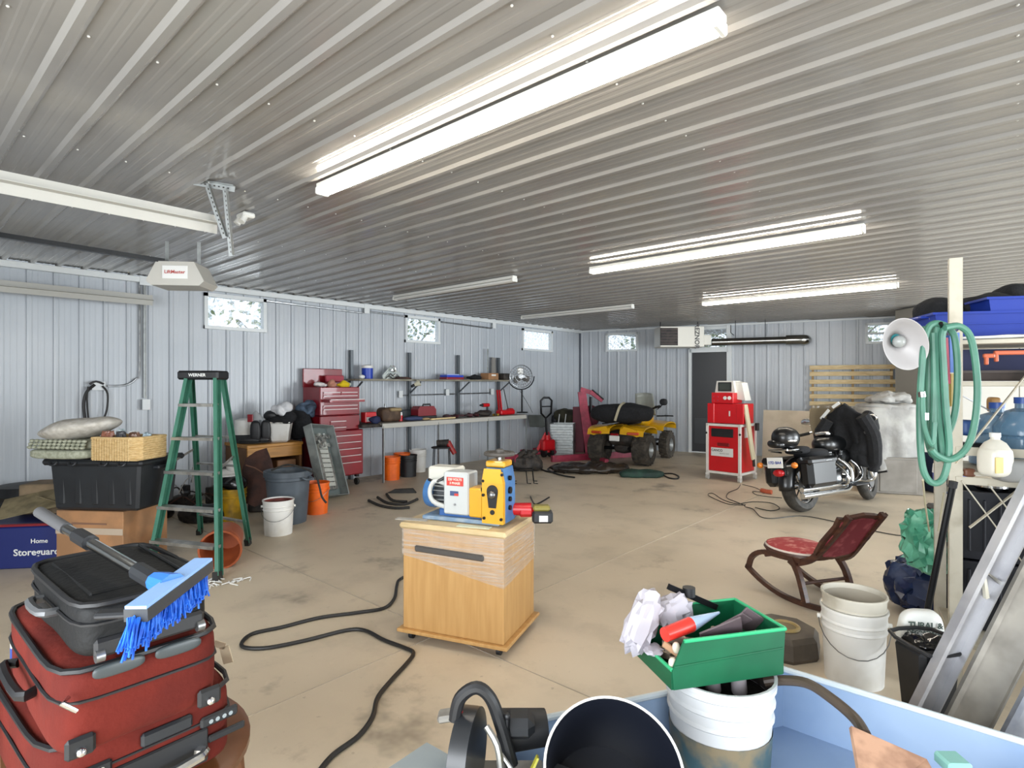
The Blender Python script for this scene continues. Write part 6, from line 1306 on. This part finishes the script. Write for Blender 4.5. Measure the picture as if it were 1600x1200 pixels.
# jugs
M_wj = mat('clear_blue_plastic', '6f95b4', .08, alpha=.55)
for k, (px, Yj2, lab, hh_) in enumerate(((1558, 2.95, 'clear blue water jug on the middle rack shelf', .3), (1598, 2.8, 'second clear blue water jug at the right edge of the picture', .33))):
    t = thing('water_jug', lab, 'jug', xx(px, Yj2), Yj2, 1.085, 0); r = .115
    pr = [(0, 0), (r, .005), (r, .06), (r-.008, .07), (r, .08), (r, .15), (r-.008, .16), (r, .17), (r, hh_*.62), (r*.6, hh_*.85), (.03, hh_*.9), (.03, hh_), (0, hh_)]
    MB().lathe(pr, 28, caps=False).build('jug_body', M_wj, t, solid=.002); MB().lathe([(0, hh_), (.034, hh_-.01), (.034, hh_+.02), (0, hh_+.02)], 16).build('cap', mat('cap_blue', '3157a8', .4), t)
t = thing('bleach_bottle', 'white plastic gallon bottle on the lower rack shelf, label faded', 'bottle', xx(1549, 2.62), 2.6, zz(745, 2.6)+.0, 10)
MB().soft((0, 0, .07), (.12, .1, .14), 4, 0, 1, 0, 10).lathe([(.055, .13), (.04, .155), (.018, .17), (.018, .185), (0, .185)], 20).build('bottle_body', mat('bottle_white', 'd8d4c8', .35), t); MB().lathe([(0, .18), (.021, .18), (.021, .2), (0, .2)], 16).build('cap', M_white, t)
MB().box((-.04, -.052, .06), (.04, .004, .07)).build('label', mat('label_yellow', 'd3b56a', .5), t)
for px, py, Y, s_, c, lab, nm in ((1517, 668, 3.0, (.12, .1, .08), '2f5088', 'blue and white box behind the post on the rack', 'box'), (1476, 694, 3.1, (.16, .1, .04), '62b3d4', 'light blue packet behind the hose coil', 'packet'), (1520, 700, 2.95, (.2, .1, .06), '1d1b1b', 'black case lying on the middle rack shelf', 'case'), (1585, 735, 2.6, (.16, .1, .1), '8a8a88', 'grey pouch beside the white bottle', 'pouch'), (1512, 738, 2.75, (.05, .05, .04), '6a4330', 'brown round tin beside the white bottle', 'tin'), (1553, 632, 3.1, (.05, .05, .08), 'b98b52', 'small amber bottle behind the diagonal brace', 'bottle')):
    X, Y, z = rp(px, py, Y); lone(MB().soft((0, 0, 0), s_, 5, .004, 9, px, 8), nm+('_small' if nm == 'bottle' else ''), lab, nm, mat('c_'+c, c, .45), X, Y, z, -10)
# crates under the rack
t = bin_('plastic_crate', 'dark navy plastic crate on the floor under the rack', 'crate', 2.56, 2.95, .27, .46, .36, .34, mat('navy_crate', '10141f', .45), -30, flare=.98)
for k in range(7): MB().box((-.19+k*.06, -.185, .17), (.012, .012, .26), .003).build('rib', mat('navy_crate', '10141f', .45), t)
t = bin_('plastic_crate', 'upper dark navy crate stacked under the rack beams', 'crate', 2.56, 2.95, .62, .46, .36, .34, mat('navy_crate', '10141f', .45), -30, flare=.98)
for k in range(7): MB().box((-.19+k*.06, -.185, .17), (.012, .012, .26), .003).build('rib', mat('navy_crate', '10141f', .45), t)
X, Y = xx(1550, 2.9), 2.9; t = thing('steel_pot', 'shiny steel pot seen under the rack beams', 'pot', X, Y, .962, 0); MB().lathe([(0, 0), (.06, 0), (.075, .02), (.075, .05), (.068, .05), (0, .01)], 24, caps=False).build('pot_body', M_chrome, t)
t = thing('cooler_bucket', 'white and blue bucket half hidden behind the rack post', 'bucket', xx(1484, 3.35), 3.35, zz(766, 3.35), 0)
MB().lathe([(0, 0), (.07, 0), (.08, .1), (0, .1)], 24).build('lower_shell', mat('grey_white_shell', 'b9b9b4', .4), t); MB().lathe([(.0805, .04), (.0825, .1)], 24, caps=False).build('blue_band', M_bb, t); MB().lathe([(0, .1), (.085, .1), (.08, .15), (0, .16)], 24).build('lid', M_white, t)
lone(MB().box((0, 0, .27), (.28, .3, .54), .02), 'blue_box', 'dark blue box standing at the right end of the low steel cabinet', 'box', mat('dark_blue_box', '18233f', .5), xx(1464, 8), 7.95, 0, 0)
# ================= hose coil and lamp =================
t = thing('garden_hose', 'coiled green garden hose hanging from the rack post', 'hose', xx(1470, 2.45), 2.45, zz(770, 2.45), 0)
M_h = mat('hose_green', '487b68', .5, col2='3d6b5b', scale=6)
def loop(P, Y, r=.0135, nm='hose_loop', m=None): return MB().tube([dp(x, y, Y+dy) for x, y, *q in P for dy in [(q[0] if q else 0)]], r, n=9, smooth=5).build(nm, m or M_h, t, world=True)
loop([(1484, 512), (1462, 505), (1447, 520), (1440, 580), (1437, 650), (1440, 720), (1449, 748), (1463, 755), (1476, 742), (1483, 700), (1478, 640), (1474, 570), (1472, 525), (1478, 510)], 2.42)
loop([(1484, 512), (1468, 507), (1456, 525), (1452, 590), (1452, 660), (1457, 700), (1466, 716), (1470, 690), (1466, 620), (1462, 560), (1464, 520)], 2.47)
loop([(1446, 510), (1442, 560), (1446, 640), (1450, 690), (1460, 710), (1456, 640), (1450, 560), (1452, 515)], 2.5)
loop([(1464, 508), (1462, 570), (1466, 650), (1472, 706), (1464, 716), (1458, 690), (1460, 600), (1458, 520)], 2.44)
loop([(1484, 514), (1492, 530), (1496, 580), (1493, 640), (1482, 675), (1472, 690)], 2.45)
loop([(1476, 512), (1500, 510), (1518, 532), (1527, 600), (1523, 660), (1510, 700), (1486, 718), (1465, 712), (1455, 702)], 2.4)
loop([(1441, 612), (1443, 660), (1452, 690), (1458, 690), (1460, 660)], 2.38, .01)
MB().cyl(dp(1440, 612, 2.38), dp(1441, 620, 2.38), .014).build('brass_coupling', M_chrome, t, world=True); MB().cyl(dp(1446, 645, 2.38), dp(1446, 656, 2.38), .012).build('brass_coupling', M_chrome, t, world=True)
MB().tube([dp(1495, 515, 2.7), dp(1478, 522, 2.5), dp(1470, 505, 2.4)], .008, smooth=3).build('hanging_hook', M_blkm, t, world=True)
lonew(MB().bar(dp(1473, 528, 2.6), dp(1477, 600, 2.6), .04, .012), 'red_tool', 'red handled tool hanging behind the hose coil', 'tool', M_pink)
lonew(MB().bar(dp(1489, 520, 2.62), dp(1490, 582, 2.62), .045, .02), 'blue_tool', 'blue handled tool hanging beside the rack post', 'tool', mat('tool_blue', '3d66b0', .4))
lonew(MB().bar(dp(1488, 584, 2.62), dp(1488, 635, 2.62), .02, .012), 'yellow_blade', 'yellowish blade below the blue handled tool', 'tool', mat('dull_yellow', 'a58f4c', .5))
lonew(MB().tube([dp(1442, 750, 2.4), dp(1446, 790, 2.6), dp(1452, 830, 2.9)], .004, smooth=3).tube([dp(1475, 770, 2.9), dp(1466, 830, 2.95)], .004), 'cord', 'thin pale cords dropping from the hose to the green bag', 'cord', mat('cord_tan', 'a59e84', .7))
pc = dp(1415, 538, 2.4); t = thing('lamp_reflector', 'white bowl shaped lamp reflector hanging beside the hose coil', 'lamp reflector', 0, 0, world=pc)
nv = (cw(-.1, -1, -.32)).normalized(); ex = (cw(1, 0, 0)-nv*cw(1, 0, 0).dot(nv)).normalized(); ey = nv.cross(ex); Mr = Matrix.Translation(pc) @ Matrix((ex, ey, nv)).transposed().to_4x4() @ RZ(32)
mb = MB(); mb.lathe([(.028, -.07), (.05, -.06), (.085, -.025), (.104, 0), (.107, .002)], 44, Mr, sq=(.8, 1.12), caps=False); mb.build('reflector_bowl', mat('lamp_white', 'a5a2a2', .45), t, world=True, solid=.0015)
MB().cyl(Mr @ Vector((0, 0, -.12)), Mr @ Vector((0, 0, -.07)), .027, .03, 18).build('lamp_socket', mat('socket_teal', '2a6f74', .4), t, world=True)
MB().sph(Mr @ Vector((.0, 0, -.05)), .026, 8).build('bulb', mat('bulb_glass', '8f9290', .3), t, world=True)
# ================= bags, pole, bin under the rack =================
X, Y = fl(1432, 975); lone(MB().crumple((0, 0, .18), (.44, .34, .36), 5, 9, .05), 'blue_bag', 'dark blue plastic bag standing on the floor under the green bag', 'bag', mat('blue_film', '24304f', .25, col2='55627f', scale=5, lo=.52, hi=.7), xx(1446, Y+.2), Y+.2, 0, -5)
Yg = 3.38; lone(MB().crumple((0, 0, 0), (.3, .28, .38), 6, 11, .09), 'green_bag', 'crumpled mint green plastic bag on top of the dark blue bag', 'bag', mat('green_film', '438a6f', .3, col2='68ab8f', scale=8), xx(1455, Yg), Yg-.02, zz(842, Yg)-.01, 0)
X, Y = fl(1481, 1012); lone(MB().box((0, 0, .36), (.2, .3, .72), .02), 'dark_box', 'tall dark box in shadow under the rack, behind the black pole', 'box', mat('near_black_blue', '12151c', .4), xx(1490, 3.62), 3.62, 0, -10)
pA = dp(1488, 762, 2.62); pB = Vector(cw(xx(1424, 2.75), 2.75, 0.03)); 
t = thing('black_pole', 'black pole leaning diagonally in front of the rack post', 'pole', 0, 0, world=pB)
MB().tube([pB, pA], .014, n=10).build('shaft', M_blkm, t, world=True); MB().tube([pA, pA+(pA-pB).normalized()*.03], .018).build('end_cap', M_blk, t, world=True)
Xb, Yb = 1.79, 2.47
t = thing('waste_bin', 'black open waste bin in front of the rack post', 'bin', Xb, Yb, 0, 5)
mb = MB(); mb.box((0, 0, .19), (.19, .17, .38), .02, taper=.75); mb.build('bin_body', M_blk, t)
MB().tube([(-.1, -.09, .39), (-.04, -.1, .375), (.1, -.09, .39), (.1, .09, .4), (-.1, .09, .4)], .009, closed=True, smooth=3).build('rim', M_blk, t)
MB().soft((0, 0, .385), (.17, .15, .04), 3, .02, 14, 3, 12, det=5).build('bin_liner', mat('liner_black', '0c0c0d', .12), t)
t = thing('printed_sack', 'white printed sack behind the black waste bin', 'sack', Xb+.09, Yb+.17, .28, -8)
MB().soft((0, 0, .06), (.19, .08, .24), 3.5, .01, 8, 2, 12).build('sack_body', mat('sack_white', 'd2d3cf', .5), t)
text('TURAL &', .036, mat('sack_ink', '3c4a44', .6), t, TR(.0, -.046, .125) @ FRONT, bold=.001); text('DEGRADABLE', .025, mat('sack_ink', '3c4a44', .6), t, TR(.0, -.046, .092) @ FRONT, bold=.0008)
# ================= ramps =================
def ramp(lab, b0, t0, w, m, flange=.03, latch=False, dir_=None):
    """b0,t0: left edge bottom and top; w: width vector"""
    b0, t0, w = Vector(b0), Vector(t0), Vector(w); d = (t0-b0).normalized(); w = (w-d*w.dot(d)); n = d.cross(w).normalized(); n = -n if n.y < 0 else n
    c = lambda p: cw(p.x, p.y, p.z)
    t = thing('aluminium_ramp', lab, 'ramp', 0, 0, world=c(b0))
    def slabp(p, q, r_, off, nm, par=None): mb = MB(); mb.prism([c(p), c(q), c(q+r_), c(p+r_)], c(off)); return mb.build(nm, m, t, world=True, smooth=0)
    slabp(b0, t0, w, n*.004, 'web'); e = w.normalized()
    for s_ in (b0, b0+w-e*.006): slabp(s_, s_+(t0-b0), e*.006, -n*flange, 'flange')
    slabp(b0-n*flange, t0-n*flange, e*.02, -n*.003, 'lip')
    if latch:
        k = .47; p = b0+(t0-b0)*k-n*.006
        MB().prism([c(p+e*.0), c(p+w*.97-d*.02), c(p+w*.97-d*.035)], c(-n*.012)).build('latch_plate', M_alu, t, world=True, smooth=0); MB().prism([c(p), c(p+e*.012), c(p+w*.8-d*.1), c(p+w*.7-d*.11)], c(-n*.014)).build('latch_strut', mat('latch_light', 'c9c5b6', .4), t, world=True, smooth=0)
    return t
M_r1 = mat('ramp_alu', 'b3b3b6', .4, .5, col2='9d9da2', scale=5); M_r2 = mat('ramp_dirty', '9e9a92', .55, .35, col2='7d7972', scale=4, bump=.05)
b0 = Vector((xx(1400, 2.42), 2.42, .0)); b0 = Vector((1.565, 2.38, .0)); t0 = Vector((2.25, 2.25, 1.62))
ramp('leftmost aluminium ramp channel leaning on the rack, with a cross latch', b0, t0, (.13, .02, 0), M_r1, latch=True)
ramp('wider dirty aluminium ramp channel right of the latched one', b0+Vector((.125, -.04, 0)), t0+Vector((.125, -.04, 0)), (.17, -.04, 0), M_r2, .015)
ramp('bluish aluminium ramp nearest the right edge of the picture', b0+Vector((.27, -.14, 0)), t0+Vector((.29, -.14, 0)), (.26, -.08, 0), mat('ramp_blue', 'a9aeba', .4, .4, col2='7f8796', scale=5), .02)
# ================= white buckets & floor box =================
ty = bucket('lower white bucket of the nested pair near the rocking chair', 1334, 1082, .153, .37, M_wbk, rot=-25, bailk=1)
cX, cY = fl(1334, 1082); cY += .153*.86; cX = xx(1334, cY)
bucket('upper dirty white bucket nested in the lower one', 0, 0, .15, .3, mat('dirty_bucket', 'c4bfb2', .55, col2='a39c8c', scale=5, lo=.45, hi=.65), X=cX, Y=cY, z=.12+.02, bail=False, inner=(.1, mat('bucket_dirt', 'a59e90', .8)), taper=.85, bands=(.55, .66, .78))
X, Y = fl(1283, 1040); t = thing('floor_block', 'brown octagonal base with a round hole beside the white buckets', 'base', X-.12, Y+.2, 0, -30)
M_blkb = mat('grimy_block', '5b5144', .6, col2='463d33', scale=6)
MB().lathe([(0, 0), (.2, 0), (.21, .02), (.2, .1), (.18, .125), (.0, .125)], 8, RZ(22)).build('base_body', M_blkb, t, smooth=20)
MB().tube([(.07*math.cos(a)+.02, .07*math.sin(a), .128) for a in [i*math.pi/8 for i in range(16)]], .012, closed=True).build('hole_rim', mat('brass_dull', '9a8350', .5), t); MB().lathe([(0, 0), (.065, 0), (.065, .004), (0, .004)], 20, TR(.02, 0, .126)).build('hole', mat('hole_dust', '7d6e50', .8), t)
# ================= open pale blue cart box at the bottom =================
RZc = .4
B = Vector((*fl(1223, 1045, RZc), 0)); C = Vector((*fl(1600, 1160, RZc), 0)); A_ = Vector((*fl(992, 1093, RZc), 0))
C2 = B+(C-B)*1.55; A2 = B+(A_-B)*1.75; D2 = A2+(C2-B)
t = thing('utility_cart', 'pale blue open steel cart box filling the bottom right corner', 'cart', (A2.x+C2.x)/2, (A2.y+C2.y)/2, 0, 0)
M_cart = mat('cart_blue', '96abc6', .45, col2='7f97b8', scale=2.5, lo=.35, hi=.65)
c3 = lambda p, z: cw(p.x, p.y, z)
for P, Q, nm in ((B, C2, 'back_wall'), (A2, B, 'left_wall'), (C2, D2, 'right_wall')):
    n = Vector((-(Q-P).y, (Q-P).x, 0)).normalized()*.012
    MB().prism([c3(P, .16), c3(Q, .16), c3(Q, RZc), c3(P, RZc)], cw(n.x, n.y, 0)).build(nm, M_cart, t, world=True, smooth=0)
    MB().tube([c3(P, RZc), c3(Q, RZc)], .011, n=8).build('rim_tube', mat('cart_rim', 'c4cfd6', .4), t, world=True)
MB().prism([c3(A2, .16), c3(B, .16), c3(C2, .16), c3(D2, .16)], (0, 0, .02)).build('floor_pan', M_cart, t, world=True, smooth=0)
for P in (A2*.9+D2*.1, B*.96+D2*.04, C2*.9+A2*.1, D2): MB().cyl(c3(P, 0), c3(P, .16), .03).build('cart_leg', M_blkm, t, world=True)
ZF = .18
bb_ = Vector((xx(1124, 1.875), 1.875))
t = bucket('white bucket with blue green stains inside the cart, under the green bin', 0, 0, .174, .39, mat('stained_bucket', 'c3c6c9', .45, col2='a9adb0', scale=4, lo=.5, hi=.7), X=bb_.x, Y=bb_.y, z=ZF, bands=(.92, .8, .68), taper=.84, inner=(.8, M_dk), bail=False)
MB().lathe([(.1535, .1), (.1605, .22)], 32, caps=False).build('stain_band', mat('teal_stain', '38525a', .6, col2='7a6e56', scale=9), t)
for k, (x, y, lab) in enumerate(((.05, .02, 'grey plastic pipe end standing in the stained bucket'), (-.03, .03, 'second pipe end in the stained bucket, beside the tallest one'))):
    tt = thing('plastic_pipe', lab, 'pipe', bb_.x+x, bb_.y+y-.06, ZF+.335, 0); MB().lathe([(.024, 0), (.024, .1-.02*k), (.019, .1-.02*k), (.019, 0), (.024, 0)], 18, RX(8) @ RY(-8), caps=False).build('pipe_wall', mat('pipe_grey', '8a8488', .45), tt)
# green bin
n0 = Vector(fl(1052, 1078, .575)); r0 = Vector(fl(1222, 1053, .575)); u = (r0-n0).normalized(); v = Vector((-u.y, u.x)); Lg, Dg, Hg = (r0-n0).length, .25, .145
rot_g = math.degrees(math.atan2(u.y, u.x))
t = thing('parts_bin', 'green plastic parts bin of scraps resting on the stained white bucket', 'parts bin', n0.x, n0.y, .575, rot_g)
M_gb = mat('bin_green', '0b5a3a', .45, col2='094f33', scale=4)
side = [(0, 0), (Lg, 0), (Lg+.01, Hg), (.035, Hg), (.0, .07), (-.005, .055)]
for y in (0, Dg): o = MB().poly(side, .006, TR(0, y, 0)).build('side_wall', M_gb, t, smooth=0)
MB().box((Lg+.003, Dg/2, Hg/2), (.006, Dg, Hg)).build('end_wall', M_gb, t); MB().box((Lg/2, Dg/2, .003), (Lg, Dg, .006)).build('bin_floor', M_gb, t); MB().box((-.003, Dg/2, .03), (.006, Dg, .06)).build('front_lip', M_gb, t)
for y in (-.004, Dg+.004): MB().tube([(.035, y, Hg), (Lg+.01, y, Hg)], .006).build('rim_bead', mat('bin_green_light', '2fa56f', .4), t); MB().tube([(0, y, .07), (Lg, y, .085)], .003).build('rib', M_gb, t)
MB().tube([(Lg+.01, 0, Hg), (Lg+.01, Dg, Hg)], .006).build('rim_bead', mat('bin_green_light', '2fa56f', .4), t); MB().tube([(-.004, 0, .06), (-.004, Dg, .06)], .006).build('rim_bead', mat('bin_green_light', '2fa56f', .4), t)
def ing(x, y, z): q = n0+u*x+v*y; return q.x, q.y, .575+z
def gi(nm, lab, cat, mb, m, x, y, z, rot=0): X, Y, Z_ = ing(x, y, z); return lone(mb, nm, lab, cat, m, X, Y, Z_, rot_g+rot, smooth=20)
X, Y, Z_ = ing(.13, .1, .13); t = thing('caulk_tube', 'caulking cone with red base and pale blue nozzle lying in the green bin', 'tube', X, Y, Z_, rot_g+4)
MB().cyl((-.12, -.02, .005), (-.01, 0, .015), .022, .024, 16).build('red_base', mat('tube_red', 'd8352c', .35), t); MB().cyl((-.01, 0, .015), (.12, .025, .028), .024, .004, 16).build('nozzle', mat('nozzle_blue', 'a3bad6', .35), t)
M_pap = mat('tissue_white', 'aaa6ae', .8)
for k, (x, y, z, s_, lab, tl) in enumerate(((-.015, .17, .14, (.1, .07, .22), 'tall crumpled white paper at the left end of the green bin', 25), (.12, .21, .15, (.13, .07, .11), 'crumpled white paper with a red spot in the green bin', -20), (-.0, .13, .065, (.06, .08, .02), 'flat white scrap on the front lip of the green bin', 0))):
    gi('crumpled_paper', lab, 'paper', MB().crumple((0, 0, 0), s_, k+3, M=RY(tl)), M_pap, x, y, z)
M_plt = mat('plate_mauve', '5d5054', .5, col2='4c4246', scale=8)
for k, (x, y, z, w, h, a, b, lab) in enumerate(((.2, .05, .13, .14, .09, 30, -25, 'dark mauve sheet piece in the middle of the green bin'), (.27, .07, .15, .08, .08, 40, 40, 'small square mauve sheet piece standing in the green bin'), (.33, .09, .14, .1, .07, 20, 35, 'mauve sheet piece at the right end of the green bin'), (.12, .04, .1, .12, .05, 10, 10, 'grey strip lying under the red cone'))):
    gi('sheet_offcut', lab, 'offcut', MB().box((0, 0, 0), (w, .006, h), .001, M=RX(a) @ RY(b)), M_plt, x, y, z)
gi('sanding_block', 'tan perforated block at the open front of the green bin', 'block', MB().box((0, 0, 0), (.12, .035, .02), .003, M=RY(32) @ RZ(-60)), mat('tan_block', 'a07c5c', .7), .06, .06, .07)
X, Y, Z_ = ing(.22, .24, .16); t = thing('black_bracket', 'black bar with a round knob sticking up behind the papers in the green bin', 'bracket', X, Y, Z_, rot_g)
MB().bar((-.1, 0, .06), (.09, 0, -.03), .02, .012).build('bar', M_blkm, t); MB().cyl((-.02, 0, .05), (-.02, 0, .02), .022, n=16).build('knob', M_blk, t)
for k, (x, y) in enumerate(((.01, .02), (.04, .05))): gi('cream_knob', 'cream coloured knob %s the lip of the green bin' % ('on' if k == 0 else 'just inside'), 'knob', MB().soft((0, 0, 0), (.025, .02, .035), 2.2, .003, 20, k, 7), M_cream, x, y, .07+.03*k)
mb = MB(); rnd = random.Random(9)
for k in range(30): p = Vector((rnd.uniform(.03, Lg-.05), rnd.uniform(.03, Dg-.03), rnd.uniform(.02, .09))); mb.box(p, (rnd.uniform(.03, .09), rnd.uniform(.01, .04), rnd.uniform(.01, .03)), 0, rz=rnd.uniform(0, 3))
lone(mb, 'scrap_bits', 'small mixed scraps filling the green bin', 'scraps', mat('scrap_mix', '6b5a4d', .7, col2='b9a994', scale=18), n0.x, n0.y, .58, rot_g, kind='stuff')
# brown hose and plywood in the cart
lonew(MB().tube([dp(1195, 1066, 1.85), dp(1225, 1063, 1.82), dp(1262, 1068, 1.75), dp(1300, 1092, 1.66), dp(1335, 1122, 1.58), dp(1352, 1148, 1.5)], .015, n=10, smooth=5), 'brown_hose', 'thick brown hose curving down inside the pale blue cart', 'hose', mat('hose_brown', '41362d', .5))
P = [dp(x, y, Y) for x, y, Y in ((1330, 1134, 1.5), (1448, 1186, 1.42), (1490, 1260, 1.3), (1352, 1260, 1.32))]
lonew(MB().prism(P, cw(0, .01, -.012)), 'plywood_piece', 'pinkish brown chipboard piece lying in the cart', 'board', mat('chipboard', 'b38d74', .7, col2='8c6a56', scale=14), smooth=0)
lonew(MB().box((0, 0, 0), (.06, .06, .03), .006, Matrix.Translation(dp(1489, 1192, 1.45)) @ RZ(40)), 'teal_block', 'small teal block at the bottom edge of the cart', 'block', mat('teal_plastic', '7fb5ae', .5))
# ================= black drum =================
cd = dp(959, 1203, 1.45); t = thing('black_tub', 'black round open drum with pale rim at the bottom centre', 'drum', 0, 0, world=Vector((cd.x, cd.y, 0)))
nv = cw(0, -.62, .78).normalized(); Q = Vector((0, 0, 1)).rotation_difference(nv).to_matrix().to_4x4(); Md = Matrix.Translation(cd) @ Q; rD = 108*1.45/F
MB().lathe([(0, -.3), (rD*.9, -.3), (rD*.97, -.02), (rD, 0), (rD*.975, 0), (rD*.94, -.02), (rD*.87, -.28), (0, -.28)], 48, Md, caps=False).build('drum_wall', mat('drum_navy_black', '10131c', .35), t, world=True)
MB().tube([Md @ Vector((rD*math.cos(a), rD*math.sin(a), .002)) for a in [i*math.pi/30 for i in range(60)]], .0035, n=8, closed=True).build('rim_ring', M_wbk, t, world=True)
MB().cyl(cw(xx(959, 1.55), 1.62, 0), cw(xx(959, 1.55), 1.62, .17), .15, n=24).build('foot_ring', M_blk, t, world=True)
# ================= saw on its case =================
X, Y = -.1, 1.62
t = thing('tool_stand', 'dark case carrying the mitre saw at the bottom of the picture', 'case', X+.08, Y-.02, 0, 0)
MB().box((0, 0, .16), (.4, .3, .32), .02).build('case_body', M_blk2, t)
t = thing('mitre_saw', 'black mitre saw with a looped handle at the bottom of the picture', 'saw', X, Y, .322, 0)
MB().box((.05, .02, .02), (.3, .22, .03), .01).build('saw_base', M_steel, t)
MB().cyl((-.05, 0, .13), (.0, -.01, .13), .125, n=36).build('blade_guard', mat('guard_dark', '25272a', .35, col2='34373b', scale=6), t); MB().cyl((-.062, 0, .12), (-.055, 0, .12), .11, n=36).build('saw_blade', M_steel, t); MB().cyl((-.07, 0, .13), (-.05, 0, .13), .02).build('arbor', M_blk, t)
MB().tube([(-.06, -.02, .24), (-.045, -.02, .3), (.0, -.02, .33), (.04, -.02, .3), (.07, -.02, .22), (.1, -.03, .12)], .018, n=10, smooth=5).build('handle_loop', M_blk, t)
MB().box((-.04, -.0, .25), (.07, .05, .02), .006, RY(-8)).build('guard_plate', M_alu, t); MB().cyl((-.045, -.02, .262), (-.045, -.02, .268), .008).build('red_button', M_red2, t)
MB().cyl((.06, .06, .16), (.2, .08, .16), .06, .05, 20).build('motor_housing', M_blk, t); MB().box((.12, .03, .2), (.09, .09, .06), .02).build('motor_cap', M_blk2, t)
MB().tube([(.07, -.06, .17), (.11, -.09, .13), (.14, -.1, .09), (.17, -.1, .06)], .006, smooth=4).build('link_rod', M_chrome, t); MB().cyl((.085, -.02, .2), (.087, -.02, .25), .005).build('lock_pin', M_blk, t); MB().sph((.087, -.02, .25), .009, 6).build('pin_knob', M_blk, t)
MB().tube([(.1, -.07, .1), (.14, -.08, .12), (.17, -.07, .17)], (.012, .003), n=4, smooth=4, flat=(0, 1, 0)).build('yellow_band', mat('yellow_band', '98932e', .5), t)
MB().tube([(.03, -.05, .24), (.06, -.07, .2), (.07, -.08, .14)], .009, smooth=3).build('silver_arm', M_alu, t); MB().box((.22, -.02, .1), (.12, .16, .1), .015, RY(20)).build('fence_block', mat('saw_grey', '55585a', .4), t)
# grey box corner
lp, tp, rp_ = Vector(fl(633, 1181, .45)), Vector(fl(667, 1158, .45)), Vector(fl(742, 1200, .45))
u = (rp_-tp).normalized(); v = Vector((u.y, -u.x)); v = v if v.y < 0 else -v; c = tp+u*.22+v*.09
lone(MB().box((0, 0, .225), (.44, .18, .45), .004), 'grey_metal_box', 'grey metal box corner at the bottom edge left of the saw', 'box', mat('grey_box', '8d979b', .4, .2), c.x, c.y, 0, math.degrees(math.atan2(u.y, u.x)))
